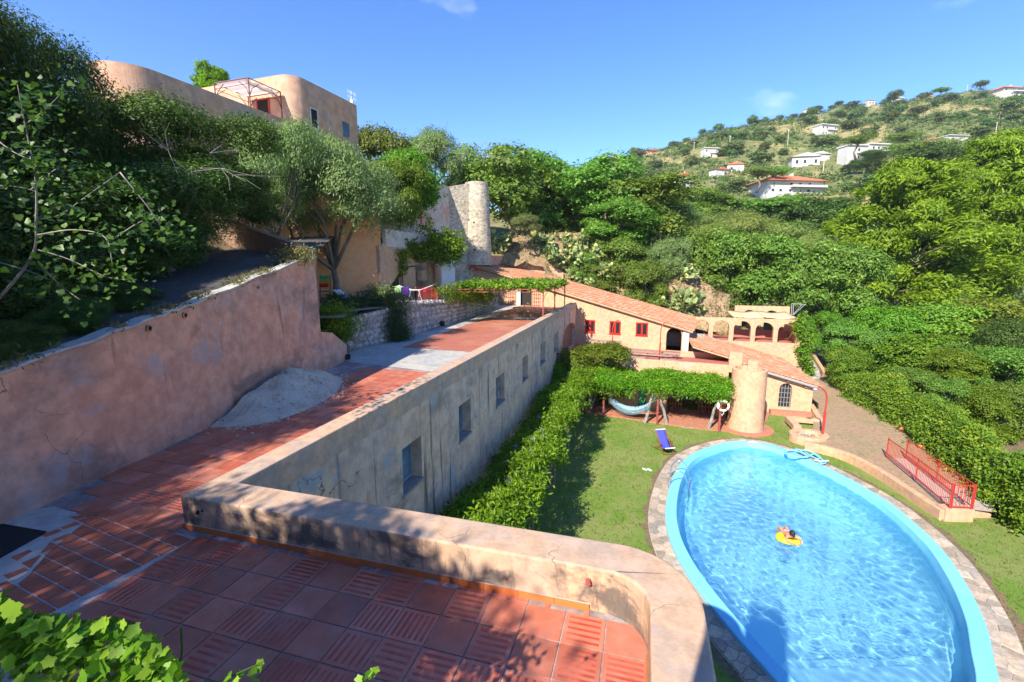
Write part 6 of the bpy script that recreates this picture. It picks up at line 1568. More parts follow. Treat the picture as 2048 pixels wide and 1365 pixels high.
# big bright pines
tree_at('pine0', 'large bright green pine in layered pads, left of the pair', 1778, 320, 660, 275, 56, name='pine_tree', rot=.3)
tree_at('pine1', 'tallest bright green pine in layered pads, right of the pair', 1940, 262, 665, 270, 58, name='pine_tree', rot=1.4)
tree_at('pine0', 'third bright pine at the right edge, lower and farther', 2075, 360, 640, 190, 62, name='pine_tree', rot=2.5, mat=None)
for px, t_, b_, w_, Y, mt, k_, lab in ((1985, 320, 560, 170, 85, 'lf_grey', 'broad0', 'grey green tree behind the tallest pine'), (2040, 330, 560, 150, 80, None, 'broad1', 'dark leafy tree at right edge behind the pines'), (2010, 525, 650, 90, 54, 'lf_olive', 'olive1', 'silvery tree low at right under the pines'),
    (1700, 640, 745, 100, 42, None, 'dense0', 'low tree beside the stepped path'), (1690, 690, 795, 75, 35, 'lf_vine', 'dense1', 'small bright round tree on a thin trunk in the courtyard'),
    (1765, 610, 760, 150, 41, 'lf_ivy', 'fruit1', 'leafy fruit tree behind the small courtyard tree'), (1860, 600, 745, 170, 42, None, 'yellow0', 'yellowish fruit tree in the middle of the orchard'),
    (1950, 590, 740, 180, 41, None, 'yellow0', 'yellowish fruit tree under the pines at right'), (1830, 670, 830, 190, 35, 'lf_ivy', 'fruit0', 'broad green fruit tree in front of the yellowish ones'),
    (1935, 675, 830, 180, 33, None, 'fruit1', 'dense green fruit tree with pale limbs near the hedge'), (2040, 640, 860, 200, 31, 'lf_dark', 'dark2', 'dark round tree at the right edge with white trunk'), (2010, 610, 720, 160, 44, 'lf_yellow', 'yellow0', 'yellow green tree behind the dark right edge tree'), (1745, 660, 790, 110, 38, None, 'fruit0', 'leafy tree between courtyard and orchard'), (1905, 700, 800, 130, 30, 'lf_ivy', 'fruit1', 'low fruit tree right behind the creeper hedge'), (1985, 690, 830, 140, 29, None, 'dense0', 'low bushy fruit tree near the right edge'), (1820, 735, 800, 90, 31, None, 'fruit0', 'small fruit tree just behind the hedge top'), (1960, 770, 900, 120, 25.5, 'lf_ivy', 'dense1', 'low bush on the bare orchard soil, left of the white trunk'), (2050, 770, 900, 120, 25, None, 'dense0', 'low bush at the right frame edge of the orchard'), (1900, 760, 850, 90, 27, None, 'dense0', 'small bush behind the creeper hedge crest'), (1640, 620, 700, 60, 45, 'lf_ivy', 'dense0', 'creeping shrub beside the arcade corner')):
    tree_at(k_, lab, px, t_, b_, w_, Y, mat=mt, name='fruit_tree' if 'fruit' in lab else 'leafy_tree')
for px, t_, b_, w_, Y, lab in ((40, 640, 745, 150, 7.2, 'dark low bush added as black shade behind the pink wall at the left edge'), (150, 600, 700, 150, 8.6, 'dark low bush added as black shade behind the pink wall under the fig'), (260, 565, 655, 150, 10.3, 'dark low bush added as black shade behind the pink wall beside two drain holes')):
    tree_at('dark1', lab, px, t_, b_, w_, Y, name='dark_shrub', cat='shrub', trunk=False)  # dark-leaved bushes added to stand in for black shade on the bank
tree_at('dense1', 'dark tree filling the gap between olive and balcony', 800, 315, 480, 120, 33.5, name='leafy_tree', mat='lf_ivy')
# white trunks seen under the orchard
for p, q, lab in (((2020, 862), (2016, 818), 'white painted trunk at the right edge of the orchard'), ((1890, 808), (1884, 790), 'pale thin trunk in the orchard')):
    Y = 29; b_ = oy(*p, Y); t_ = oy(*q, Y); mb = MB(); mb.tube([b_ - UP * .3, (b_ + t_) / 2 + np.array([.05, 0, 0]), t_ + UP * .5], [.10, .085, .07], 8); tag(mb.build('tree_trunk', M['bark_pale'], smooth=True, loc=b_), lab, 'trunk')
# palms on the hill
def palm(label, px, t_, b_, Y):
    b = oy(px, b_, Y); tp = oy(px, t_, Y); t = thing('palm_tree', label, 'palm', b); mb = MB(); mb.tube([b - UP, tp], [.45, .35], 7); mb.build('trunk', M['bark'], t)
    mb = MB(); r = np.random.default_rng(px)
    for i in range(34):
        a_ = i * 2.4; el = r.uniform(-.9, 1.0); L_ = 3.0; d_ = np.array([cos(a_), sin(a_), 0]); s_ = np.array([-d_[1], d_[0], 0]); pr = None
        for k in range(5):
            tt = k / 4; p = tp + d_ * L_ * tt * cos(el) + UP * (L_ * tt * sin(el) - 1.3 * tt * tt); w_ = .32 * (1 - tt * .8)
            if pr is not None: mb.add([pr[0] - s_ * pr[1], pr[0] + s_ * pr[1], p + s_ * w_, p - s_ * w_], [(0, 1, 2, 3)])
            pr = (p, w_)
    me = mb.build('fronds', M['lf_grey'], t); at = me.data.attributes.new('tint', 'FLOAT', 'FACE'); at.data.foreach_set('value', r.uniform(0, 1, len(me.data.polygons)).astype(np.float32))
palm('palm with shaggy trunk at right edge, left of the taller one', 2015, 288, 318, 150); palm('taller palm with bare trunk at the right edge', 2043, 262, 312, 150); palm('small palm on the slope above the bright pines', 1998, 222, 245, 260)

# prickly pears on the bank
pm = []
for i in range(3):
    r = np.random.default_rng(40 + i); mb = MB()
    def pad(base, d, L_, W_, nrm):
        d = unit(d); s_ = unit(np.cross(nrm, d)); nn = np.cross(d, s_); ring = []
        for k in range(9):
            a_ = 2 * pi * k / 9; ring.append(base + d * (L_ * .5 + L_ * .5 * -cos(a_)) + s_ * W_ * .5 * sin(a_) * (1.0 - .12 * cos(a_)))
        c = base + d * L_ * .5; vs = ring + [c + nn * .05, c - nn * .05]
        mb.add(vs, [(k, (k + 1) % 9, 9) for k in range(9)] + [((k + 1) % 9, k, 10) for k in range(9)]); return base + d * L_, d
    st = [(np.array([r.normal() * .35, r.normal() * .25, 0]), np.array([r.normal() * .3, r.normal() * .3, 1])) for _ in range(7)]
    for lev in range(4):
        ns = []
        for b_, d_ in st:
            for _ in range(1 if lev == 0 else r.integers(1, 4)):
                dd = d_ + r.normal(size=3) * np.array([.65, .65, .35]); e_, d2_ = pad(b_, dd, r.uniform(.30, .48), r.uniform(.24, .36), r.normal(size=3)); ns.append((e_, d2_))
        st = ns[:26]
    me = bpy.data.meshes.new('prickly_pear_pads'); me.from_pydata(mb.v, [], mb.f); at = me.attributes.new('tint', 'FLOAT', 'FACE'); at.data.foreach_set('value', np.repeat(r.uniform(0, 1, len(mb.f) // 18 + 1), 18)[:len(mb.f)].astype(np.float32)); me.materials.append(M['cactus']); pm.append(me)
ci = 0
for px, py, s_, Y in ((1085, 485, 1.5, 53), (1105, 510, 1.5, 51.5), (1080, 505, 1.2, 51), (1110, 522, 1.0, 50.5), (1125, 480, 1.3, 54), (1150, 490, 1.2, 53), (1135, 515, 1.3, 51.5), (1165, 505, 1.3, 51.5), (1180, 480, 1.5, 54), (1205, 470, 1.5, 56), (1180, 520, 1.2, 50.8), (1200, 540, 1.2, 50.3), (1290, 480, 1.4, 54), (1315, 485, 1.5, 53), (1335, 500, 1.5, 53), (1345, 530, 1.4, 51), (1360, 545, 1.3, 50), (1370, 605, 1.7, 47), (1385, 620, 1.5, 46.4), (1355, 615, 1.4, 46.8), (1270, 470, 1.3, 55), (1240, 475, 1.3, 55), (1160, 560, .9, 50), (1185, 565, .9, 49.6), (1005, 480, 1.3, 49), (1000, 495, 1.2, 48.5), (1140, 545, .9, 50.4), (1225, 490, 1.3, 53.5)):
    p = oy(px, py + 14, Y); o = link('prickly_pear', pm[ci % 3], None, p); o.scale = (s_,) * 3; o.rotation_euler = (0, 0, ci * 1.3); tag(o, 'prickly pear cactus ' + ('in shade just right of the stone tower' if px < 1030 else 'on bare earth above the upper end of the roof' if px < 1235 else 'high on the bank among bushes over the chimney' if px < 1352 else 'at the right end of the bank near the arcade'), 'cactus', 'prickly pears ' + ('by the stone tower' if px < 1030 else 'above the roof' if px < 1235 else 'over the chimney' if px < 1352 else 'near the arcade')); ci += 1
# bank of bare earth behind the roof
mb = MB(); bank = [((1000, 520), 47.8), ((1060, 505), 49.5), ((1130, 550), 50.6), ((1200, 585), 49.6), ((1290, 610), 48.6), ((1400, 640), 46), ((1460, 650), 45.6), ((1460, 590), 49), ((1400, 560), 50), ((1300, 490), 54), ((1200, 465), 57), ((1100, 465), 56), ((1030, 470), 53)]
P_ = [oy(*q, Y) for q, Y in bank]; low_, up_ = P_[:7], P_[7:][::-1]
vs = []; nu = 24; nv = 8
def rs(L_, t): 
    x = t * (len(L_) - 1); i = min(int(x), len(L_) - 2); return L_[i] * (1 - x + i) + L_[i + 1] * (x - i)
for i in range(nu):
    for j in range(nv):
        a_, b_ = i / (nu - 1), j / (nv - 1); p = rs(low_, a_) * (1 - b_) + rs(up_, a_) * b_; p = p + R5.normal(size=3) * .12
        if j == 0: p = p - UP * 1.0
        vs.append(p)
mb.add(vs, [(i * nv + j, i * nv + nv + j, i * nv + nv + j + 1, i * nv + j + 1) for i in range(nu - 1) for j in range(nv - 1)])
M['bank'] = surf('earth_bank', (.30, .20, .11), (.20, .16, .085), .9, rough=1, var=.4, vsc=3, bump=.7, bsc=6, bdist=.1)
tag(mb.build('earth_bank', M['bank'], smooth=True), kind='structure')
bp = np.array(vs); sel = bp[R5.integers(0, len(bp), 900)] + R5.normal(size=(900, 3)) * np.array([.6, .6, .15]) + UP * .15
me = scatter('bank_weeds', LEAF4, np.repeat(sel, 7, axis=0) + R5.normal(size=(6300, 3)) * .14, R5.normal(size=(6300, 3)) + np.array([0, -.3, .3]), .26, M['lf_dry'], R5, .3); tag(link('bank_weeds', me), kind='stuff')
b_ = oy(1207, 460, 55); t_ = oy(1213, 404, 55); mb = MB(); mb.tube([b_ - UP, t_], [.13, .11], 8); tag(mb.build('wooden_pole', M['wood_grey'], loc=b_), 'leaning old wooden pole rising from trees above the cactus bank', 'pole')

# ---------------------------------------------- climbing plants on the site
def blob_leaves(name, pts, n, spread, leaf, mat, rng, width=.5, up=.6, per=22, T_=LEAF4, hang=None, tsplit=.6):
    pts = np.asarray(pts, float); K = max(3, n // per); c = pts[rng.integers(0, len(pts), K)] + rng.normal(size=(K, 3)) * np.array(spread)
    P = np.repeat(c, per, axis=0) + rng.normal(size=(K * per, 3)) * np.array([.16, .16, .10]); ct = np.repeat(np.clip(.5 + .32 * rng.normal(size=K), 0, 1), per)
    nr = rng.normal(size=(len(P), 3)) * .7 + UP * up
    if hang is not None: nr = nr + np.array(hang)
    return scatter(name, T_, P, nr, leaf, M[mat], rng, width, tsplit * ct + (1 - tsplit) * rng.uniform(0, 1, len(P)))
def wisteria(name, label, path, half, ztop, n, rng, mat='lf_wist', drop=.35, tilt=0, post=True, cat='climber', lump=.25):
    """a canopy of leaves lying on a light pergola of posts and beams"""
    path = [np.array(p, float) for p in path]; t = thing(name, label, cat, path[0])
    sp_ = np.array(spline(path, 14)); k = len(sp_); seg = np.gradient(sp_, axis=0); seg /= np.linalg.norm(seg[:, :2], axis=1, keepdims=True); nn = np.stack([seg[:, 1], -seg[:, 0], np.zeros(k)], 1)
    i = rng.integers(0, k, 2600); s_ = rng.uniform(-1, 1, 2600)
    pts = sp_[i] + nn[i] * (s_ * half)[:, None]; edge = np.abs(s_) ** 4
    lm = lump * (.6 * np.sin(i * .55 + 2 * s_) + .7 * np.sin(i * .23 + 1.0) + .5 * np.sin(i * 1.3 - 3 * s_))
    pts[:, :2] += nn[i][:, :2] * (.18 * np.sin(i * .9) * (s_ > .4))[:, None]
    pts[:, 2] = ztop + lm + tilt * s_ - edge * drop * rng.uniform(.2, 1.6, 2600) + rng.normal(size=2600) * .05
    me = blob_leaves('leaves', pts, n, (.10, .10, .08), .155, mat, rng, .38, .7)
    o = bpy.data.objects.new('leaves', me); COL.objects.link(o); o.parent = t; off = OFF[t.name]
    me.transform(Matrix.Translation([-float(x) for x in off]))
    return t, sp_, nn
wp = [W(1.85, v, 0) for v in (4.5, 12, 20, 28, 34)]
wis, sp_, nn_ = wisteria('wisteria_pergola', 'long bright wisteria canopy on posts running beside the stained wall', wp, 1.2, 2.75, 76000, R5, lump=.22, drop=.8, tilt=.40)
for v in np.arange(6.5, 34, 4.2):
    mb = MB(); p = W(2.45, v, 0); mb.tube([p, p + UP * 2.6], [.08, .07], 7); mb.build('post', M['bark'], wis)
    mb = MB(); q = p + np.array([.12, .1, 0]); mb.tube([q, q + np.array([.08, -.1, .9]), q + np.array([-.1, .05, 1.8]), p + UP * 2.6], [.07, .055, .05, .04], 6); mb.build('vine_stem', M['bark'], wis)
    mb = MB(); mb.bar(W(1.3, v, 2.25), W(2.65, v, 2.35), .08, .1); mb.build('cross_beam', M['wood_grey'], wis)
mb = MB(); mb.bar(W(2.45, 4.5, 2.40), W(2.45, 34, 2.40), .09, .1); mb.build('long_beam', M['wood_grey'], wis)
mb = MB()
for i in range(34):
    v = R5.uniform(6, 33); p = W(2.75, v, 2.5 + R5.uniform(-.2, .2)); q = p + D2 * R5.uniform(.2, .6) + D1 * R5.normal() * .3 - UP * R5.uniform(.1, .5); e = q + D2 * R5.uniform(0, .25) - UP * R5.uniform(.3, .9); mb.tube(spline([p, q, e], 4), .008, 4)
tag(mb.build('tendrils', M['lf_wist'], wis), kind='stuff')
def blossoms(parent, pts):
    me = scatter('blossoms', LEAF4, np.repeat(pts, 14, axis=0) + R5.normal(size=(len(pts) * 14, 3)) * .06, R5.normal(size=(len(pts) * 14, 3)), .06, M['lilac'], R5, .7)
    me.transform(Matrix.Translation([-float(x) for x in OFF[parent.name]])); o = bpy.data.objects.new('blossoms', me); COL.objects.link(o); o.parent = parent
M['lilac'] = surf('lilac_blossom', (.42, .33, .55), None, rough=.8, var=0, bump=0)
blossoms(wis, np.array([W(R5.uniform(1.6, 2.7), R5.uniform(6, 32), 2.95) for _ in range(26)]))
wq = [pst + pfd * s_ + pfn * 1.75 for s_ in (1.6, 5.0, 9, plen - .2)]
wi2, _, _ = wisteria('house_wisteria', 'bright wisteria canopy over the hammock porch of the terrace wall', wq, 1.45, 2.85, 52000, R5, lump=.16, drop=.5)
blossoms(wi2, np.array([pst + pfd * R5.uniform(2, plen) + pfn * R5.uniform(.4, 2.1) + UP * 2.9 for _ in range(14)]))
hang = []
for i in range(900):
    s_ = R5.uniform(2.6, plen - .2); d_ = R5.exponential(.20); hang.append(pst + pfd * s_ + pfn * (3.12 + R5.normal() * .14) + UP * (2.75 - min(1.25, d_)))
me = blob_leaves('hanging_leaves', hang, 11000, (.08, .08, .06), .14, 'lf_wist', R5, .38, .2); me.transform(Matrix.Translation([-float(x) for x in OFF[wi2.name]])); o = bpy.data.objects.new('hanging_leaves', me); COL.objects.link(o); o.parent = wi2
pposts = [oz(*za(*q), .0) for q in ((365, 720), (875, 805), (1465, 880))]
for i, p in enumerate(pposts):
    mb = MB(); mb.tube([p, p + UP * 2.55], .07, 8); mb.build('red_post', M['rust_iron'], wi2)
mb = MB(); mb.bar(pposts[0] + UP * 2.5 - pfd * 1, pposts[2] + UP * 2.5 + pfd * .6, .1, .12); mb.build('long_beam', M['wood_grey'], wi2)
for s_ in np.arange(2.4, plen, 1.6):
    mb = MB(); a_ = pst + pfd * s_ + UP * 2.58; mb.bar(a_, a_ + pfn * 3.0, .07, .09); mb.build('cross_beam', M['wood_grey'], wi2)
for (a_, b_) in (((760, 795), (845, 500)), ((970, 805), (895, 500)), ((1365, 850), (1455, 590))):
    p = oz(*za(*a_), 0); q = opl(*za(*b_), p, pfn); mb = MB(); mb.tube([p, p * .6 + q * .4 + np.array([.05, .1, 0]), q * .7 + p * .3 - np.array([.06, 0, 0]), q], [.11, .09, .08, .06], 7); mb.build('vine_trunk', M['bark_pale'], wi2)
# round citrus bush at the corner
cb = oz(1185, 800, 1.0); tree_at('dense0', 'round bright bush tree in the corner where the two wisterias meet', 1188, 684, 790, 145, 31.6, name='bush_tree', mat='lf_ivy')
mb = MB(); q = oz(*za(270, 620), .3)
for a_, b_ in (((235, 690), (240, 400)), ((240, 690), (290, 440))):
    p0, p1 = oy(*za(*a_), 31), oy(*za(*b_), 31); mb.tube([p0, (p0 + p1) / 2 + np.array([.1, 0, 0]), p1], [.06, .05, .04], 6)
tag(mb.build('bare_shrub', M['bark_pale'], loc=q), 'pale crooked bare shrub under the round bush tree', 'shrub')

# iron pergola with vine on the upper terrace
PG = thing('vine_pergola', 'faded red iron pergola with a flat roof of vine leaves on the upper terrace', 'pergola', (2, 32, T))
zp = 8.5; pp_ = [np.array([*oz(*q, 6.81)[:2], 6.81]) for q in ((1085.9, 633.6), (1109.2, 621.5), (1129, 610.5))]
PL = [np.array([-3.4, 28.9, zp]), np.array([-2.2, 33.6, zp]), np.array([-1.0, 38.2, zp])]
for p in pp_:
    mb = MB(); mb.bar(p - UP * .02, np.array([p[0], p[1], zp + .15]), .075); mb.build('post', M['rust_iron'], PG)
for p, z_ in ((PL[0], G - .4), (PL[2], G - .4)):
    mb = MB(); mb.bar(np.array([p[0] + .1, p[1], z_]), p, .07); mb.build('post', M['rust_iron'], PG)
mb = MB()
TPp = [np.array([p[0], p[1], zp]) for p in pp_]
for a_, b_ in ((TPp[0], PL[0]), (TPp[1], PL[1]), (TPp[2], PL[2]), (TPp[0], TPp[2]), (PL[0], PL[2])):
    mb.bar(a_, b_, .055); mb.bar(a_ - UP * .16, b_ - UP * .16, .04)
    for i in range(1, 7): mb.bar(a_ * (1 - i / 7) + b_ * i / 7, a_ * (1 - i / 7) + b_ * i / 7 - UP * .16, .025)
mb.build('beams', M['rust_iron'], PG)
mb = MB()
for a_, b_ in ((TPp[0], TPp[1]), (TPp[1], TPp[2])):
    d_ = b_ - a_; mb.tube(spline([a_ - UP * 1.0, a_ + d_ * .10 - UP * .5, a_ + d_ * .5 - UP * .15, b_ - d_ * .10 - UP * .5, b_ - UP * 1.0], 5), .02, 5)
mb.build('arch_braces', M['rust_iron'], PG)
i = R5.uniform(0, 1, 1500); j = R5.uniform(-.02, 1, 1500)
vp_ = (TPp[0][None] * (1 - i)[:, None] + PL[0][None] * i[:, None]) * (1 - j)[:, None] + (TPp[2][None] * (1 - i)[:, None] + PL[2][None] * i[:, None]) * j[:, None]
vp_[:, 2] += .10 + .16 * np.abs(np.sin(i * 9)) * np.sin(j * 7) + R5.uniform(0, .14, 1500)
me = blob_leaves('vine_leaves', vp_, 9500, (.12, .12, .06), .19, 'lf_vine', R5, .95, 1.0, per=12); me.transform(Matrix.Translation([-2, -32, -T])); o = bpy.data.objects.new('vine_leaves', me); COL.objects.link(o); o.parent = PG
# vines on the garden house
def climber(name, label, specs, n, mat, leaf=.17, spread=(.25, .25, .2), width=.7):
    pts = []
    for (zx, zy, Y) in specs: pts.append(oy(*z3_(zx, zy), Y))
    me = blob_leaves(name, pts, n, spread, leaf, mat, R5, width, .5, per=16); c = np.mean(pts, axis=0); me.transform(Matrix.Translation([-float(x) for x in c])); return tag(link(name, me, None, c), label, 'climber')
climber('house_vine', 'dark leafy vine spilling over the garden door of the house', [(900 + 55 * i, 890 + 12 * (i % 3) + 25 * j, 32.2 + .45 * i) for i in range(7) for j in range(3)] + [(980 + 20 * j, 960 + 40 * i, 32.3) for i in range(3) for j in range(3)], 9000, 'lf_ivy', spread=(.3, .3, .26))
climber('house_vine', 'bright sunlit vine clump above the white hanging sheet', [(1250 + 40 * i, 850 + 36 * j, 35.2 + .3 * i) for i in range(5) for j in range(4)], 8000, 'lf_vine', spread=(.3, .3, .3))
climber('wall_creeper', 'creeper covering the white wall left of the balcony post', [(900 + 45 * i, 380 + 50 * j, 33.6 + .25 * i) for i in range(4) for j in range(6)], 7000, 'lf_ivy', spread=(.35, .35, .35))
climber('balcony_creeper', 'leafy creeper hanging over the upper balcony and red post', [(1090 + 35 * i, 430 + 45 * j, 35.5 + .3 * i) for i in range(5) for j in range(4)] + [(1110, 700, 35), (1090, 660, 35), (1200, 770, 36.5), (960, 480, 34), (1000, 540, 34.5), (950, 420, 34)], 9000, 'lf_ivy', spread=(.4, .4, .35))
q0, q1 = oy(*z3_(1160, 565), 35.3), oy(*z3_(1168, 745), 35.3); mb = MB(); mb.bar(q1, q0, .09); q2 = oy(*z3_(1100, 580), 34.3); mb.bar(q0, q2, .05); mb.bar(q0 - UP * .22, q2 - UP * .2, .05)
tag(mb.build('balcony_post', M['red_iron'], loc=q1), 'red iron post with short beams at the balcony edge', 'post')
q = oy(*z3_(1010, 795), 33.6); tb = thing('balcony_table', 'small white plastic table on the balcony edge', 'table', q); mb = MB(); mb.box(q[0] - .5, q[0] + .5, q[1] - .3, q[1] + .3, q[2] + .05, q[2] + .10); mb.build('tabletop', M['white'], tb)
for dx, dy in ((-.4, -.2), (.4, -.2), (-.4, .2), (.4, .2)): mb = MB(); mb.bar(q + np.array([dx, dy, .05]), q + np.array([dx * 1.1, dy, -.6]), .05); mb.build('leg', M['white'], tb)
# shrubs along the rubble wall
def shrub(name, label, pts, n, mat, leaf, spread, width=.3, cat='shrub', dirs=None):
    me = blob_leaves(name, pts, n, spread, leaf, mat, R5, width, .4, per=20); c = np.mean(pts, axis=0); me.transform(Matrix.Translation([-float(x) for x in c])); return tag(link(name, me, None, c), label, cat)
jp = []
for zx, zy, Y, k in ((735, 745, 22.6, 3), (720, 830, 22.5, 3), (790, 830, 22.9, 3), (740, 900, 22.4, 3), (800, 920, 22.8, 3), (760, 980, 22.3, 3), (820, 1000, 22.6, 3), (800, 1060, 22.4, 3), (850, 1080, 22.6, 2), (720, 960, 22.0, 2), (840, 760, 23.2, 2), (730, 1060, 22.0, 2)):
    for _ in range(k): jp.append(oy(620 + zx / 4.55 + R5.normal() * 4, 440 + zy / 4.55 + R5.normal() * 4, Y + R5.normal() * .15))
shrub('juniper_bush', 'dark green conifer bush cascading over the rubble wall to the terrace', jp, 15000, 'lf_juniper', .10, (.22, .22, .26), .2)
for lab, specs, mt, n in (('low dark shrubs on the garden edge left of the cascading bush', [(200 + 60 * i, 760 + 20 * (i % 2), 21.2 + .25 * i) for i in range(8)], 'lf_juniper', 7000), ('dark shrub hanging over the end of the pink wall', [(180 + 40 * (i % 4), 850 + 60 * (i // 4), 18.6 + .3 * (i % 4)) for i in range(16)], 'lf_ivy', 7000), ('leafy shrub under the vine pergola by the red steps', [(1240 + 45 * i, 640 + 35 * (i % 3), 28.3 + .3 * i) for i in range(9)], 'lf_ivy', 6000), ('dark planting behind the pergola beam on rubble wall', [(1400 + 40 * i, 680 + 20 * (i % 2), 31 + .8 * i) for i in range(7)], 'lf_juniper', 5000), ('young shrub beside the laundry rack at the garden railing', [(590 + 30 * i, 660 + 12 * (i % 2), 24.8) for i in range(4)], 'lf_grey', 1800)):
    shrub('garden_shrub', lab, [oy(620 + a_ / 4.55, 440 + b_ / 4.55, Y) for a_, b_, Y in specs], n, mt, .13, (.28, .28, .2))
# weeds along the coping of the pink wall
wd = []
for i in range(700):
    y = R5.uniform(4.5, 15.8); xx = np.interp(y, [q[1] for q in bs], [q[0] for q in bs]) - R5.uniform(.05, .5)
    if sin(y * 2.1) + sin(y * 5.3 + 1) < -.2: continue
    wd.append((xx, y, wtop(y) + .06))
me = scatter('wall_weeds', LEAF4, np.repeat(np.array(wd), 6, axis=0) + R5.normal(size=(len(wd) * 6, 3)) * np.array([.05, .06, .05]), R5.normal(size=(len(wd) * 6, 3)) + np.array([.4, 0, .1]), .085, M['lf_dry'], R5, .3); tag(link('wall_weeds', me), kind='stuff')
shrub('wall_plant', 'dry bushy plant growing on the far end of the pink wall', [oy(*q, 15.0) for q in ((580, 520), (600, 515), (610, 510), (590, 510), (570, 518))], 1500, 'lf_dry', .10, (.16, .16, .10))
# creeper bank on the right
cr = []
top = [oz(*q, 1.9) for q in ((1665, 712), (1720, 750), (1780, 778), (1870, 810), (1950, 870), (2045, 940), (2130, 1000))]
bot = [oz(*q, .3) for q in ((1660, 770), (1730, 815), (1795, 850), (1850, 895), (1905, 940), (1985, 1005), (2045, 1050))]
for _ in range(2600):
    t, s_ = R5.uniform(), R5.uniform(0, 1); p = rs(bot, t) * (1 - s_) + rs(top, t) * s_; p[2] = .25 + 1.65 * sin(min(1, s_ * 1.15) * pi / 2) ** .8 + (.30 * sin(t * 23) + .25 * sin(t * 51 + 4 * s_)) * s_ + .16 * R5.normal(); p[0] += .3 * sin(t * 37) * (1 - s_); p[1] += .3 * sin(t * 37) * (1 - s_); 
    if t < .18: p[2] *= .5 + 2.5 * t
    cr.append(p)
me = blob_leaves('leaves', cr, 84000, (.18, .18, .16), .13, 'lf_ivy', R5, .55, .5, hang=(-.35, -.35, 0), tsplit=.75)
CH = thing('creeper_hedge', 'thick creeper hedge tumbling down beside the red railings', 'hedge', bot[3]); me.transform(Matrix.Translation([-float(x) for x in bot[3]])); o = bpy.data.objects.new('leaves', me); COL.objects.link(o); o.parent = CH
mb = MB(); vs = []
for i in range(30):
    t = i / 29; b_, t_ = rs(bot, t), rs(top, t); h_ = 1.5 * (.6 + 2.2 * t if t < .18 else 1)
    vs += [(b_[0], b_[1], -.2), (b_[0] * .8 + t_[0] * .2, b_[1] * .8 + t_[1] * .2, .75 * h_), (t_[0], t_[1], h_), (t_[0] + 1.5, t_[1] + .8, -.4)]
mb.add(vs, [(i * 4 + j + 1, i * 4 + j, i * 4 + 4 + j, i * 4 + 5 + j) for i in range(29) for j in range(3)]); mb.build('earth_core', M['soil'], CH, smooth=True)
mb = MB(); og = [oz(*q, z_)[:3] for q, z_ in (((1700, 760), 0), ((1800, 720), 0), ((2100, 700), .3), ((2300, 900), .3), ((2200, 1080), .3), ((2060, 1060), 0), ((2010, 1035), 0))]
mb.sheet([p[:2] for p in (og[0], (17.5 * 2.4, 22), (55, 60), (20, 52), (22, 36))], .05) if False else None
tag(MB().add([(19.6, 14.0, .06), (60, 14, .06), (70, 60, .06), (29, 44, .06), (26, 30, .06), (21.5, 21, .06)], [(0, 1, 2, 3, 4, 5)]).build('orchard_ground', M['soil']), kind='structure')
shrub('path_creeper', 'green creeper hanging down the corner of the arcade', [oy(1604 + R5.normal() * 4 + (q - 640) * .10, q, 39.5) for q in range(640, 760, 6)], 4000, 'lf_ivy', .17, (.2, .2, .15), .6, 'climber')
for px, py in ((1802, 858), (1842, 893)):
    c = oz(px, py + 4, .3); mb = MB(); mb.ball(c + UP * .13, (.15, .15, .13), 12, 8); tag(mb.build('orange_pumpkin', M['skirting'], smooth=True, loc=c), 'round orange gourd lying by the creeper, ' + ('farther one' if px < 1820 else 'nearer one by the railing'), 'gourd')

# fig tree by the pink wall, near
FG = thing('fig_tree', 'near fig tree with pale branches and large leaves hanging over the pink wall', 'tree', (-7.9, 7.2, 8.6))
br = [[(-40, 640), (60, 520), (72, 440), (70, 350), (50, 250), (35, 170)], [(72, 440), (120, 430), (170, 395), (240, 345)], [(75, 470), (150, 460), (210, 475), (225, 530)], [(62, 380), (110, 340), (150, 330)], [(50, 250), (90, 220), (120, 190)], [(76, 500), (140, 520), (215, 555), (270, 560)], [(80, 530), (120, 570), (160, 600)], [(-30, 370), (40, 375), (90, 390)], [(-30, 260), (20, 300), (60, 320)], [(225, 480), (270, 450), (310, 430)], [(-20, 520), (50, 540), (100, 560)], [(240, 345), (300, 420), (330, 470)]]
lp = []; ld = []
for bi, b_ in enumerate(br):
    Y0 = 7.0 + .5 * sin(bi * 2.1); pts = spline([oy(px, py, Y0 + .12 * i * (1 if bi % 2 else -1)) for i, (px, py) in enumerate(b_)], 5)
    mb = MB(); r0_ = .022 if bi == 0 else .010; mb.tube(pts, list(np.linspace(r0_, .004, len(pts))), 6); mb.build('branch', M['bark_pale'], FG, smooth=True)
    for k, p in enumerate(pts):
        if k < (6 if bi == 0 else 2): continue
        for _ in range(7 if k < len(pts) - 4 else 12): lp.append(np.array(p) + R5.normal(size=3) * np.array([.20, .20, .17])); ld.append(R5.normal(size=3) * .6 + np.array([0, -.2, .2]))
lp = np.array(lp); me = scatter('leaves', FIG_T, lp, R5.normal(size=(len(lp), 3)) * .55 + np.array([.1, -.45, .75]), .088, M['lf_fig'], R5, 1.0, None, np.array(ld)); me.transform(Matrix.Translation([7.9, -7.2, -8.6])); o = bpy.data.objects.new('leaves', me); COL.objects.link(o); o.parent = FG

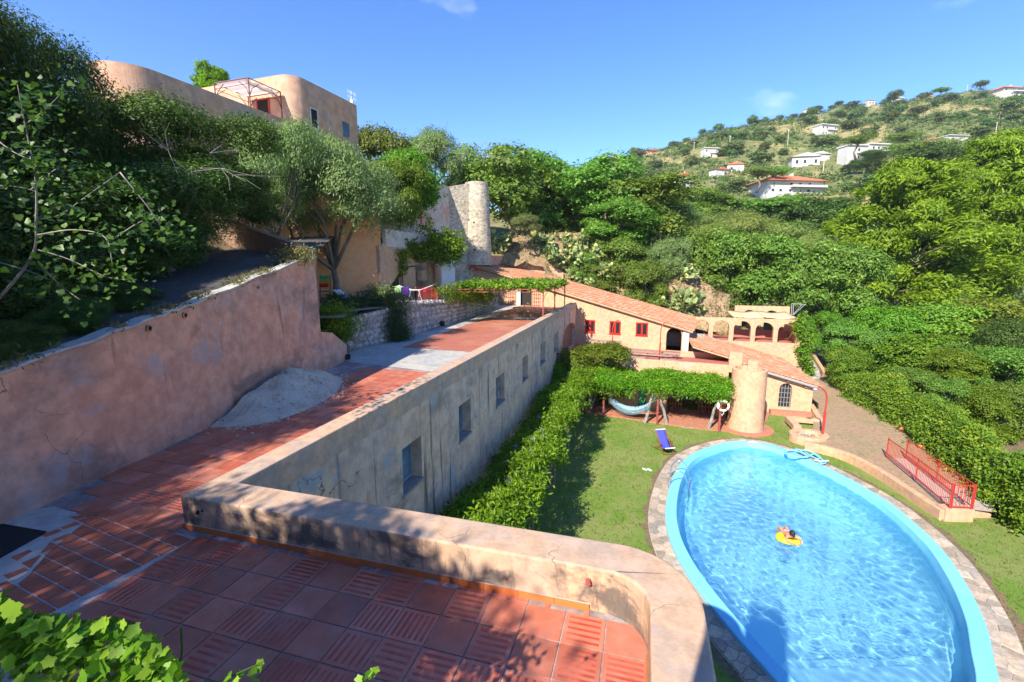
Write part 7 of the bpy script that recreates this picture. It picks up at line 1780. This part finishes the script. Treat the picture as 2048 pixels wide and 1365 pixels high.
# grape vine on the balcony rail, close to the camera
GVn = thing('grape_vine', 'bright grape vine leaves close by at the lower left corner', 'vine', (-1.1, 1.2, 8.4))
lp = []
for _ in range(1200):
    px = R5.uniform(-200, 360); yt = np.interp(px, [-200, 0, 60, 150, 260, 330, 370], [1150, 1185, 1220, 1225, 1235, 1290, 1345]); py = yt + abs(R5.normal()) * 75 + 14
    Y = 1.75 - .0006 * (py - 1200) + R5.normal() * .10; lp.append(oy(px, py, Y))
for px, py in ((20, 1190), (10, 1230), (-10, 1200), (455, 1352), (490, 1345), (520, 1335), (470, 1362), (512, 1350), (440, 1365), (735, 1350), (752, 1342), (720, 1358)):
    for _ in range(2): lp.append(oy(px + R5.normal() * 6, py + R5.normal() * 5, 1.65 + R5.normal() * .02))
lp = np.array(lp); big = np.full(len(lp), .064) * (1 + .38 * R5.uniform(-1, 1, len(lp))); big[-24:] = .045
me = scatter('leaves', VINE_T, lp, R5.normal(size=(len(lp), 3)) * .55 + np.array([-.25, -.35, .8]), big, M['lf_vine'], R5, 1.05); me.transform(Matrix.Translation([1.1, -1.2, -8.4])); o = bpy.data.objects.new('leaves', me); COL.objects.link(o); o.parent = GVn
mb = MB()
for i in range(9):
    a_ = oy(-100 + 50 * i, 1390, 1.7); b_ = oy(-60 + 48 * i + R5.normal() * 30, 1250 + R5.normal() * 15, 1.75); mb.tube(spline([a_, (a_ + b_) / 2 + R5.normal(size=3) * .04, b_], 4), .004, 5)
mb.tube(spline([oy(400, 1400, 1.65), oy(450, 1360, 1.65), oy(525, 1325, 1.65)], 4), .003, 4); mb.tube(spline([oy(690, 1400, 1.65), oy(755, 1335, 1.65)], 3), .003, 4)
tag(mb.build('stems', M['lf_vine'], GVn), kind='stuff')

# the house behind the camera and the trees that shade the terrace
SH = thing('camera_house', 'peach house and balcony behind the tiled terrace, with an unseen block added to shade the pool', 'house', (-.6, -.6, 0))
A_ = np.array([.13, -.6, 0]); mb = MB(); mb.obox(A_ - D2 * .9 - D1 * .85, D2 * .9, D1 * .85, UP * 11.7); mb.build('shadow_block', M['plaster_peach'], SH)  # unseen block, placed and sized so that its shadow falls on the pool
mb = MB(); mb.obox(W(-2, -7.5, 0), D2 * 8.2, D1 * 3.3, UP * 8.3); mb.build('wall', M['plaster_peach'], SH)
# ------------------------------------------------------------------ furniture and small things
# blue deck chair on the lawn, faces the pool
def local(x, y, z, rot): return Matrix.Translation((x, y, z)) @ Matrix.Rotation(rot, 4, 'Z')
dc = oz(1328, 903, 0)
DC = thing('deck_chair', 'blue canvas deck chair with brown wooden frame on the lawn', 'deck chair', dc); Mx = local(dc[0], dc[1], 0, radians(10))
def part(name, mat, parent, f, M_=None, **k):
    mb = MB(); mb.M = M_; f(mb); return mb.build(name, mat, parent, **k)
wd_ = .30
for s_ in (-1, 1):
    part('back_frame', M['chair_wood'], DC, lambda m: m.bar((s_ * .30, -.50, .04), (s_ * .27, .52, 1.05), .045, .03), Mx)
    part('seat_frame', M['chair_wood'], DC, lambda m: m.bar((s_ * .27, -.62, .42), (s_ * .33, .55, .03), .04, .03), Mx)
    part('armrest', M['chair_wood'], DC, lambda m: m.bar((s_ * .34, -.30, .56), (s_ * .34, .25, .60), .07, .025), Mx)
    part('arm_post', M['chair_wood'], DC, lambda m: m.bar((s_ * .34, -.25, .26), (s_ * .34, -.25, .56), .03), Mx)
part('foot_bar', M['chair_wood'], DC, lambda m: m.bar((-.31, -.50, .04), (.31, -.50, .04), .04), Mx)
part('rear_bar', M['chair_wood'], DC, lambda m: m.bar((-.33, .55, .04), (.33, .55, .04), .04), Mx)
part('top_bar', M['white'], DC, lambda m: m.bar((-.29, .52, 1.06), (.29, .52, 1.06), .045), Mx)
part('front_bar', M['white'], DC, lambda m: m.bar((-.29, -.62, .43), (.29, -.62, .43), .045), Mx)
def sling(m):
    prof = [(.54, 1.08), (.38, .86), (.20, .62), (.02, .42), (-.15, .33), (-.35, .34), (-.60, .43)]
    vs = []
    for y, z in prof:
        for i in range(5): x = -.26 + .13 * i; vs.append((x, y, z - .03 * (1 - (x / .26) ** 2)))
    m.add(vs, [(i * 5 + j, i * 5 + 5 + j, i * 5 + 6 + j, i * 5 + 1 + j) for i in range(len(prof) - 1) for j in range(4)])
sg = part('canvas', M['blue_cloth'], DC, sling, Mx, smooth=True); sg.modifiers.new('t', 'SOLIDIFY').thickness = .012
# flip-flops
for (px, py), lab in (((1289.5, 940), 'white flip flop on the lawn, left of the pair'), ((1299, 941), 'white flip flop on the lawn, right of the pair')):
    c = oz(px, py, 0); mb = MB(); mb.M = local(c[0], c[1], .012, .5); mb.plan([np.array(q) for q in ((-.05, -.14), (.04, -.14), (.055, -.05), (.05, .1), (.02, .15), (-.04, .14), (-.06, .05), (-.045, -.05))], 0, .025); mb.tube([(-.045, -.02, .03), (0, .07, .055), (.045, -.02, .03)], .008, 5)
    tag(mb.build('flip_flop', M['white'], loc=c), lab, 'sandal', 'pair of flip flops')
# pool ladder
LDR = thing('pool_ladder', 'chrome pool ladder over the left rim of the pool', 'ladder', oz(1345, 968, .1))
la, lb_ = oz(1337, 974.5, .12), oz(1341, 953, .12); inw = unit(np.array([.93, -.36, 0]))
mids = []
for p in (la, lb_):
    pts = spline([p, p + UP * .55 + inw * .05, p + UP * .82 + inw * .30, p + UP * .70 + inw * .62, p + UP * .25 + inw * .80, p - UP * .1 + inw * .86, p - UP * .9 + inw * .86], 6)
    mb = MB(); mb.tube(pts, .024, 8); mb.build('rail', M['chrome'], LDR, smooth=True); mids.append(p + inw * .86)
for z_ in (-.02, -.3, -.6): mb = MB(); mb.bar(mids[0] + UP * z_, mids[1] + UP * z_, .09, .025); mb.build('tread', M['chrome'], LDR)
# hose
hs_ = thing('pool_hose', 'coiled pale blue pool hose on the rim at the far right', 'hose', oz(1610, 905, .17))
def hz(zx, zy, z): return oz(1500 + zx / 10.24, 840 + zy / 10.24, z)
pts = []
c_ = hz(970, 730, .2)
for i in range(46): a_ = i * .42; r_ = .46 + .10 * sin(i * .35); pts.append(c_ + np.array([r_ * cos(a_) * 1.05, r_ * sin(a_) * .95, .02 + .0025 * i]))
for q in ((1100, 640), (1000, 610), (890, 610), (880, 650), (1000, 660), (1100, 620), (1230, 650), (1380, 720), (1450, 780), (1380, 800), (1250, 740), (1200, 740), (1300, 700), (1400, 760), (1500, 830), (1560, 870), (1500, 900), (1430, 880), (1500, 860), (1580, 850)): pts.append(hz(*q, .2))
mb = MB(); mb.tube(spline(pts, 3), .032, 7); mb.build('tube', M['pool_paint'], hs_, smooth=True)
mb = MB(); mb.bar(hz(1320, 825, .16), hz(1500, 855, .16), .06, .05); mb.build('nozzle', M['white'], hs_); mb = MB(); mb.bar(hz(1500, 850, .2), hz(1600, 840, .2), .07, .06); mb.build('coupling', M['white'], hs_)
c = oz(1506, 885.5, .16); mb = MB(); mb.tube([c + np.array([.18 * cos(t), .1 * sin(t), .03]) for t in np.linspace(0, 5.6, 14)], .028, 6); mb.bar(c + np.array([-.25, 0, .03]), c + np.array([-.1, .03, .03]), .05); tag(mb.build('pool_float_part', M['white'], loc=c), 'small white plastic loop left on the far pool rim', 'fitting')
# yellow inflatable boat with a swimmer
bc = oz(1577, 1083, -.05)
BT = thing('inflatable_boat', 'small yellow inflatable boat with rounded bow adrift in the pool', 'inflatable', bc)
rb = radians(-18); ring = []
for i in range(40):
    a_ = 2 * pi * i / 40; x = .34 * abs(cos(a_)) ** .75 * (1 if cos(a_) > 0 else -1); y = .22 * abs(sin(a_)) ** .75 * (1 if sin(a_) > 0 else -1)
    if x < 0: y *= 1 + .35 * x
    ring.append(np.array([bc[0] + x * cos(rb) - y * sin(rb), bc[1] + x * sin(rb) + y * cos(rb), bc[2] + .10]))
M['yellow'] = surf('yellow_vinyl', (.72, .58, .02), None, rough=.35, var=.05, bump=0, spec=.5)
M['skin'] = surf('tanned_skin', (.50, .22, .12), (.55, .26, .15), 6, rough=.55, var=.08, vsc=20, bump=0)
M['hair'] = surf('dark_hair', (.018, .014, .012), None, rough=.5, var=.2, vsc=40, bump=.3, bsc=90)
M['trunks'] = surf('pale_trunks', (.62, .52, .54), (.40, .16, .18), 9, rough=.9, var=.1, bump=0)
mb = MB(); mb.tube(ring, .10, 10, closed=True); mb.build('hull_tube', M['yellow'], BT, smooth=True)
mb = MB(); mb.plan([p[:2] for p in ring], bc[2] + .0, bc[2] + .05); mb.build('floor', M['yellow'], BT)
st_ = []
for i in range(37, 44): st_.append(ring[i % 40] * 1.0)
mb = MB(); mb.tube(st_, .103, 10); mb.build('pale_stripe', M['white'], BT, smooth=True)
# swimmer lying back in the boat: one skinned body
def skinned(name, verts, edges, radii, mat, parent, root=0, sub=2):
    me = bpy.data.meshes.new(name); off = OFF[parent.name] if parent is not None else np.zeros(3)
    me.from_pydata([tuple(np.array(v) - off) for v in verts], edges, []); me.materials.append(mat)
    o = bpy.data.objects.new(name, me); COL.objects.link(o); o.parent = parent; OFF[o.name] = off
    sk = o.modifiers.new('skin', 'SKIN'); sv = me.skin_vertices[0].data
    for i, r_ in enumerate(radii): sv[i].radius = (r_ if isinstance(r_, tuple) else (r_, r_)); sv[i].use_root = (i == root)
    o.modifiers.new('sub', 'SUBSURF').render_levels = sub
    me.polygons.foreach_set('use_smooth', np.ones(len(me.polygons), bool)); return o
PS = thing('person', 'dark haired person in pale trunks lying back across the yellow inflatable', 'person', bc)
ca, sa = cos(rb + .25), sin(rb + .25)
def bl(x, y, z): x, y = x * .9, y * .9 + .08; return np.array([bc[0] + x * ca - y * sa, bc[1] + x * sa + y * ca, bc[2] + z])
V_ = [bl(.02, .10, .20), bl(.0, -.04, .24), bl(-.01, -.18, .28), bl(-.02, -.27, .32), bl(-.03, -.32, .36),  # pelvis .. neck
      bl(-.16, -.24, .29), bl(-.27, -.40, .24), bl(-.16, -.54, .20), bl(-.10, -.57, .195),   # left arm
      bl(.15, -.24, .29), bl(.30, -.38, .24), bl(.22, -.56, .20), bl(.16, -.60, .195),   # right arm
      bl(-.09, .16, .20), bl(-.12, .42, .30), bl(-.10, .62, .02), bl(-.09, .72, -.05),
      bl(.11, .16, .20), bl(.13, .42, .30), bl(.14, .62, .02), bl(.14, .72, -.05)]
E_ = [(0, 1), (1, 2), (2, 3), (3, 4), (2, 5), (5, 6), (6, 7), (7, 8), (2, 9), (9, 10), (10, 11), (11, 12), (0, 13), (13, 14), (14, 15), (15, 16), (0, 17), (17, 18), (18, 19), (19, 20)]
Rr = [.13, .13, .14, .07, .05, .055, .042, .032, .026, .055, .042, .032, .026, .085, .058, .042, .03, .085, .058, .042, .03]
skinned('body', V_, E_, Rr, M['skin'], PS)
hd = bl(-.05, -.37, .46)
mb = MB(); mb.ball(hd, (.082, .10, .115), 14, 10); hdv = mb.build('head', M['skin'], PS, smooth=True)
mb = MB(); mb.ball(hd + bl(0, 0, 0) * 0 + np.array([-.005, -.02, .035]), (.095, .112, .105), 14, 10, jit=.05); mb.ball(hd + np.array([0, -.10, -.02]), (.05, .05, .06), 8, 6); mb.build('hair', M['hair'], hdv, smooth=True)
mb = MB(); fwd = unit(bl(0, .3, -.05) - bl(0, 0, 0)); sd_ = np.cross(fwd, UP)
mb.ball(hd + fwd * .098 - UP * .015, (.016, .02, .022), 6, 5); mb.build('nose', M['skin'], hdv)
for s_ in (-1, 1):
    mb = MB(); mb.ball(hd + fwd * .088 + sd_ * .033 * s_ + UP * .015, (.013, .013, .009), 6, 5); mb.build('eye', M['hair'], hdv)
    mb = MB(); mb.ball(hd + sd_ * .084 * s_ - UP * .005, (.014, .022, .03), 6, 5); mb.build('ear', M['skin'], hdv)
    # hands with five fingers
    w_ = V_[8] if s_ < 0 else V_[12]; pv = V_[7] if s_ < 0 else V_[11]; fd = unit(w_ - pv); fs_ = unit(np.cross(fd, UP)); hv = [w_, w_ + fd * .055]; he = [(0, 1)]; hr = [.024, (.032, .018)]
    for k in range(4):
        q0 = w_ + fd * .075 + fs_ * (-.027 + .018 * k); b0 = len(hv); hv += [q0, q0 + fd * .032 - UP * .006, q0 + fd * (.052 + .008 * (k in (1, 2))) - UP * .02]; he += [(1, b0), (b0, b0 + 1), (b0 + 1, b0 + 2)]; hr += [.0095, .009, .0075]
    q0 = w_ + fd * .03 + fs_ * .03 * s_; b0 = len(hv); hv += [q0, q0 + fd * .03 + fs_ * .02 * s_]; he += [(0, b0), (b0, b0 + 1)]; hr += [.011, .009]
    skinned('hand', hv, he, hr, M['skin'], PS, sub=1)
mb = MB(); mb.M = None
mb.tube([bl(0, .02, .22), bl(.01, .12, .21), bl(.01, .20, .21)], [.13, .15, .145], 12); mb.build('trunks', M['trunks'], PS, smooth=True)

# lamp posts: red tube rising and bending over
def lamp(label, base, h, reach, d, heavy=1.0, head=False):
    base = np.array(base, float); d = unit(d); t = thing('lamp_post', label, 'lamp post', base)
    mb = MB(); mb.tube([base, base + UP * h * .48], .055 * heavy, 10); mb.build('lower_pole', M['red_iron'], t)
    pts = spline([base + UP * h * .47, base + UP * h * .78, base + UP * h * .92 + d * reach * .18, base + UP * h + d * reach * .6, base + UP * h * .985 + d * reach], 6)
    mb = MB(); mb.tube(pts, .034 * heavy, 8); mb.build('bent_pole', M['red_iron'], t, smooth=True)
    if head:
        q = pts[-1]; mb = MB(); mb.lathe([(.001, .06), (.10, .05), (.16, -.04), (.15, -.05), (.001, -.02)], q, 14); mb.build('lamp_shade', M['grey_metal'], t, smooth=True)
lamp('red lamp post standing in the round planter by the courtyard', oz(1645, 869, .44), 2.75, .75, (-1, -.1, 0), 1.3, True)
l1 = oz(*(1120 + 590 / 5.6875, 560 + 872 / 5.6875), Z1); l2 = oz(1120 + 1130 / 5.6875, 560 + 915 / 5.6875, Z1)
lamp('red lamp post on the terrace in front of the middle red window', l1, 2.75, .55, (.95, .3, 0)); lamp('red lamp post on the terrace left of the farmhouse arch', l2, 2.75, .45, (.95, .3, 0))
# long plank tables and benches on the red terrace
def plank_table(label, a, b, w, h, cat='table', slats=3, name='plank_table'):
    a, b = np.array(a, float), np.array(b, float); t = thing(name, label, cat, (a + b) / 2); d = unit(b - a); s_ = np.array([-d[1], d[0], 0]); L_ = np.linalg.norm(b - a)
    for i in range(slats):
        y = -w / 2 + w * i / slats; mb = MB(); mb.obox(a + s_ * (y + .012) + UP * (h - .045), d * L_, s_ * (w / slats - .024), UP * .045); mb.build('plank', M['wood_grey'], t)
    n_ = max(2, int(L_ / 1.6) + 1)
    for i in range(n_):
        c_ = a + d * (L_ * (.06 + .88 * i / (n_ - 1))); mb = MB()
        mb.bar(c_ - s_ * w * .42, c_ - s_ * w * .34 + UP * (h - .05), .04); mb.bar(c_ + s_ * w * .42, c_ + s_ * w * .34 + UP * (h - .05), .04); mb.bar(c_ - s_ * w * .38 + UP * (h * .55), c_ + s_ * w * .38 + UP * (h * .55), .035); mb.build('trestle', M['dark_iron'], t)
zt6 = lambda zx, zy, z: oz(1120 + zx / 5.6875, 560 + zy / 5.6875, z)
plank_table('long wooden table against the wall under the first red window', zt6(300, 690, Z1 + .75), zt6(690, 712, Z1 + .75), .85, 0) if False else None
def tb(label, q0, q1, w, h, cat, slats, name):
    a, b = zt6(*q0, Z1 + h), zt6(*q1, Z1 + h); a[2] = b[2] = Z1 ; plank_table(label, a, b, w, h, cat, slats, name)
tb('broad wooden table pushed to the wall under the first red window', (310, 682), (690, 706), .95, .78, 'table', 4, 'plank_table')
tb('low plank bench in front of the broad table by the wall', (330, 752), (640, 780), .35, .45, 'bench', 2, 'plank_bench')
tb('very long dark plank bench along the farmhouse wall up to the arch', (640, 792), (1375, 838), .55, .45, 'bench', 3, 'plank_bench')
tb('long plank bench between the two red lamp posts', (540, 815), (1280, 868), .32, .46, 'bench', 2, 'plank_bench')
tb('front plank bench nearest the terrace parapet, left one', (620, 860), (970, 885), .34, .45, 'bench', 2, 'plank_bench')
tb('front plank bench nearest the terrace parapet, right one', (1140, 900), (1400, 925), .34, .45, 'bench', 2, 'plank_bench')
# hammock
h0, h1 = oz(*za(372, 455), 2.2), oz(*za(850, 500), 2.2)
h0 = pposts[0] + UP * 1.95; h1 = pposts[1] + UP * 2.0
HM = thing('hammock', 'faded blue fringed hammock slung between the red porch posts', 'hammock', (h0 + h1) / 2)
mb = MB(); vs = []; nw = pfn
for i in range(25):
    t = i / 24; p = h0 * (1 - t) + h1 * t; sag = 1.35 * (1 - (2 * t - 1) ** 2) ** .85; wd2 = .05 + .42 * sin(pi * t) ** .7
    for j in range(7): s_ = (j - 3) / 3; vs.append(p - UP * (sag - .16 * s_ * s_ * sin(pi * t)) + nw * s_ * wd2 * .9)
mb.add(vs, [(i * 7 + j, i * 7 + 7 + j, i * 7 + 8 + j, i * 7 + 1 + j) for i in range(24) for j in range(6)])
M['hammock'] = surf('faded_blue_cotton', (.22, .36, .44), (.30, .45, .52), 6, rough=.95, var=.25, vsc=12, bump=.3)
hh_ = mb.build('cloth', M['hammock'], HM, smooth=True); hh_.modifiers.new('t', 'SOLIDIFY').thickness = .015
mb = MB()
for i in range(6, 40):
    t = i / 46; p = h0 * (1 - t) + h1 * t; sag = 1.35 * (1 - (2 * t - 1) ** 2) ** .85; q = p - UP * sag + nw * (.05 + .42 * sin(pi * t) ** .7) * .9 + UP * .14 * sin(pi * t); mb.tube([q, q - UP * .16 + nw * .02, q - UP * .30], [.018, .022, .012], 4)
mb.build('fringe', M['hammock'], HM)
# lifebuoy on the third porch post
lc = opl(1446.4, 812, pposts[2] + pfn * .12, pfn)
LBY = thing('lifebuoy', 'white lifebuoy with red bands hung on the right porch post', 'lifebuoy', lc)
sdx, upx = pfd, UP; ringp = [lc + (sdx * cos(t) + upx * sin(t)) * .30 for t in np.linspace(0, 2 * pi, 33)[:-1]]
mb = MB(); mb.tube(ringp, .068, 10, closed=True); mb.build('ring', M['white'], LBY, smooth=True)
for k in range(4): mb = MB(); t0 = pi / 4 + k * pi / 2; mb.tube([lc + (sdx * cos(t) + upx * sin(t)) * .30 for t in np.linspace(t0 - .13, t0 + .13, 5)], .072, 10); mb.build('band', M['red_paint'], LBY, smooth=True)
mb = MB(); mb.tube(spline([lc - UP * .3, lc - UP * .48 + pfd * .06, lc - UP * .55 - pfd * .05, lc - UP * .62], 4), .015, 5); mb.build('rope', M['white'], LBY)
mb = MB(); q = opl(1437, 812, pposts[2] + pfn * .1, pfn); mb.obox(q - pfd * .06 - UP * .12, pfd * .12, pfn * .03, UP * .42); tag(mb.build('white_board', M['white'], loc=q), 'small white board hanging on the right porch post', 'board')
# wicker chairs and table under the iron pergola
def wicker(label, x, y, rot):
    t = thing('wicker_chair', label, 'chair', (x, y, T + .012)); Mq = local(x, y, T + .012, rot)
    part('seat', M['wicker'], t, lambda m: m.lathe([(.001, .42), (.24, .42), (.25, .38), (.001, .37)], (0, 0, 0), 16), Mq)
    part('backrest', M['wicker'], t, lambda m: [m.tube([(.30 * cos(a) , .05 + .22 * sin(a), .42 + .1) for a in np.linspace(0, pi, 9)], .02, 5), m.tube([(.31 * cos(a), .10 + .12 * sin(a), .45 + .55 * sin(a)) for a in np.linspace(0, pi, 13)], .028, 6)] + [m.tube([(.22 * cos(a), .05 + .22 * sin(a), .42), (.28 * cos(a), .10 + .16 * sin(a), .5 + .46 * sin(a))], .012, 4) for a in np.linspace(.2, pi - .2, 9)], Mq)
    for dx, dy in ((-.2, -.18), (.2, -.18), (-.2, .2), (.2, .2)): part('leg', M['wicker'], t, lambda m: m.tube([(dx, dy, .4), (dx * 1.15, dy * 1.15, 0)], .02, 6), Mq)
w1_ = oz(1055, 634, T + .01); wicker('round backed wicker chair beside the pergola post', w1_[0], w1_[1], pi)
w2_ = oz(1035, 628, T + .01); t = thing('wicker_table', 'low wicker table beside the wicker chair', 'table', w2_); mb = MB(); mb.lathe([(.001, .50), (.36, .50), (.37, .46), (.001, .45)], w2_, 16); mb.build('tabletop', M['wicker'], t)
for k in range(4): mb = MB(); a_ = k * pi / 2 + .5; mb.tube([w2_ + np.array([.28 * cos(a_), .28 * sin(a_), .46]), w2_ + np.array([.24 * cos(a_), .24 * sin(a_), 0])], .02, 6); mb.build('leg', M['wicker'], t)
# red railings along the ramp
def railing(label, pts, h=1.0, gap=.12, group=None):
    pts = [np.array(p, float) for p in pts]; t = thing('red_railing', label, 'railing', pts[0])
    for p in pts: mb = MB(); mb.bar(p, p + UP * (h + .06), .036); mb.build('post', M['red_iron'], t)
    for a, b in zip(pts[:-1], pts[1:]):
        mb = MB(); mb.bar(a + UP * h, b + UP * h, .035, .025); mb.build('top_rail', M['red_iron'], t); mb = MB(); mb.bar(a + UP * .1, b + UP * .1, .03); mb.build('bottom_rail', M['red_iron'], t)
        n_ = int(np.linalg.norm(b - a) / gap)
        for i in range(1, n_): q = a + (b - a) * i / n_; mb = MB(); mb.bar(q + UP * .1, q + UP * h, .012); mb.build('baluster', M['red_iron'], t)
zz = lambda zx, zy, z: oz(1560 + zx / 3.25, 660 + zy / 3.25, z)
railing('red iron railing on the pool side of the ramp', [zz(690, 830, .32), zz(880, 978, .42), zz(1100, 1162, .5)])
railing('red iron railing on the hedge side of the ramp', [zz(815, 838, .32), zz(1015, 990, .42), zz(1250, 1168, .5)])
railing('short red railing closing the near end of the ramp', [zz(1112, 1164, .5), zz(1238, 1170, .5)])
mb = MB(); ra = [zz(700, 835, .31), zz(880, 980, .31), zz(1100, 1164, .31), zz(1250, 1170, .31), zz(1420, 1190, .31), zz(1300, 1050, .31), zz(1015, 985, .31), zz(815, 835, .31)]
mb.sheet([p[:2] for p in ra], .315); tag(mb.build('ramp_paving', M['paving_bed']), kind='structure')
# garden furniture above the rubble wall
zq = lambda zx, zy, z: oz(620 + zx / 4.55, 440 + zy / 4.55, z)
g0_ = zq(395, 725, G); LG = thing('sun_lounger', 'white canvas sun lounger tilted up in the shade of the olive', 'lounger', g0_)
p0, p1, p2 = oy(620 + 205 / 4.55, 440 + 640 / 4.55, 25.6), oy(620 + 300 / 4.55, 440 + 715 / 4.55, 25.0), oy(620 + 410 / 4.55, 440 + 722 / 4.55, 24.6)
mb = MB(); sd_ = np.array([.25, .45, 0]); mb.add([p0, p0 + sd_, p1 + sd_, p1, p2, p2 + sd_], [(0, 1, 2, 3), (3, 2, 5, 4)]); cv_ = mb.build('canvas', M['cloth_white'], LG); cv_.modifiers.new('t', 'SOLIDIFY').thickness = .02
for k in (0, 1): mb = MB(); mb.bar(p0 + sd_ * k - UP * .03, p1 + sd_ * k - UP * .03, .04); mb.bar(p1 + sd_ * k - UP * .03, p2 + sd_ * k - UP * .03, .04); mb.bar(p1 + sd_ * k, np.array([p1[0], p1[1], G]) + sd_ * k, .04); mb.bar(p0 * .6 + p1 * .4 + sd_ * k, np.array([p0[0], p0[1], G]) + sd_ * k, .04); mb.build('frame', M['chair_wood'], LG)
g1_ = oy(620 + 130 / 4.55, 440 + 640 / 4.55, 24.2); SC = thing('striped_chair', 'folding chair with red yellow and green striped cloth behind the pink wall', 'chair', g1_)
M['stripe_y'] = surf('yellow_cloth', (.4, .3, .04), None, rough=.9, var=0, bump=0); M['stripe_g'] = surf('green_cloth', (.05, .35, .12), None, rough=.9, var=0, bump=0)
for k, mm in enumerate((M['stripe_g'], M['stripe_y'], M['red_paint'])): mb = MB(); mb.obox(g1_ + UP * (.55 - .2 * k) + np.array([-.2, .05 * -k, 0]), (.45, .1, 0), (0, .02, 0), (.02, -.08, .2)); mb.build('cloth_band', mm, SC)
mb = MB(); mb.bar(g1_ + np.array([-.25, 0, -.6]), g1_ + np.array([-.2, .1, .8]), .04); mb.bar(g1_ + np.array([.25, .1, -.6]), g1_ + np.array([.27, .2, .8]), .04); mb.bar(g1_ + np.array([-.25, -.3, -.05]), g1_ + np.array([.4, -.2, -.05]), .05); mb.build('frame', M['chair_wood'], SC)
railing_pts = [zq(438, 790, 7.95), zq(715, 740, 7.95), zq(965, 745, 7.9), zq(1115, 725, 7.9), zq(1160, 760, 7.6)]
def iron_fence(label, pts, h, mat):
    t = thing('garden_railing', label, 'railing', pts[0])
    for p in pts: mb = MB(); mb.bar(p, p + UP * h, .06); mb.build('post', M[mat], t)
    for a, b in zip(pts[:-1], pts[1:]):
        mb = MB(); mb.bar(a + UP * h * .97, b + UP * h * .97, .035); mb.bar(a + UP * .08, b + UP * .08, .03)
        n_ = int(np.linalg.norm(b - a) / .13)
        for i in range(1, n_): q = a + (b - a) * i / n_; mb.bar(q + UP * .08, q + UP * h * .97, .016)
        mb.build('bar_panel', M[mat], t)
iron_fence('dark iron railing along the garden edge left of the laundry', railing_pts[:3], .75, 'dark_iron')
iron_fence('red iron railing with gate at the top of the garden steps', railing_pts[2:], .85, 'red_iron')
lr = zq(940, 720, G); LR = thing('laundry_rack', 'white folding laundry rack standing in the garden', 'laundry rack', lr)
mb = MB()
for a_, b_ in (((780, 600), (905, 640)), ((905, 640), (985, 640)), ((985, 640), (1095, 600))):
    p, q = oy(620 + a_[0] / 4.55, 440 + a_[1] / 4.55, 25.8), oy(620 + b_[0] / 4.55, 440 + b_[1] / 4.55, 25.8)
    for k in range(4): mb.bar(p + np.array([.05, .16 * k, .0]), q + np.array([.05, .16 * k, 0]), .02)
for px in (900, 985):
    p = oy(620 + px / 4.55, 440 + 640 / 4.55, 25.8); mb.bar(p, p + np.array([.25, .1, -.85]), .02); mb.bar(p + np.array([0, .5, 0]), p + np.array([-.2, .4, -.85]), .02)
mb.build('frame', M['white'], LR)
for lab, a_, b_, col in (('pale green towel on the laundry rack', (770, 605), (832, 665), (.32, .55, .22)), ('deep purple towel on the laundry rack', (835, 610), (905, 690), (.06, .015, .17)), ('red cloth drying at the right of the laundry rack', (1030, 625), (1065, 665), (.28, .015, .03))):
    mm = surf(lab.replace(' ', '_')[:20], col, None, rough=.95, var=.1, bump=.1); p, q = oy(620 + a_[0] / 4.55, 440 + a_[1] / 4.55, 25.55), oy(620 + b_[0] / 4.55, 440 + b_[1] / 4.55, 25.55); vs = []
    for i in range(7):
        for j in range(6): t, s_ = i / 6, j / 5; vs.append((p[0] + (q[0] - p[0]) * t, p[1] + .04 * sin(7 * t) * s_, p[2] + (q[2] - p[2]) * s_))
    mb = MB(); mb.add(vs, [(i * 6 + j, i * 6 + 6 + j, i * 6 + 7 + j, i * 6 + 1 + j) for i in range(6) for j in range(5)]); o = mb.build('towel', mm, smooth=True, loc=p); o.modifiers.new('t', 'SOLIDIFY').thickness = .012; tag(o, lab, 'towel')
for (a_, s_, lab) in (((1460, 440), .10, 'small red lamp on the stair wall of the farmhouse'), ((1515, 450), .13, 'red bell shaped lamp under the roof end')):
    p = oy(620 + a_[0] / 4.55, 440 + a_[1] / 4.55, 44.0); mb = MB(); mb.lathe([(.02, .25), (.05, .2), (.16, -.08), (.15, -.1), (.001, -.06)], p, 12); tag(mb.build('wall_lamp', M['red_paint'], loc=p), lab, 'lamp')

# ------------------------------------------------------------------ light summer haze over the valley
hm = bpy.data.materials.new('haze'); hm.use_nodes = True; hn = hm.node_tree; hn.nodes.remove(hn.nodes['Principled BSDF'])
pv = hn.nodes.new('ShaderNodeVolumePrincipled'); pv.inputs['Color'].default_value = (.86, .93, 1, 1); pv.inputs['Density'].default_value = 0.00018; pv.inputs['Anisotropy'].default_value = 0.2
hn.links.new(pv.outputs[0], hn.nodes['Material Output'].inputs['Volume'])
mb = MB(); mb.box(-2700, 2700, -1600, 1600, -4.0, 225); hz_o = mb.build('haze', hm); tag(hz_o, kind='stuff')
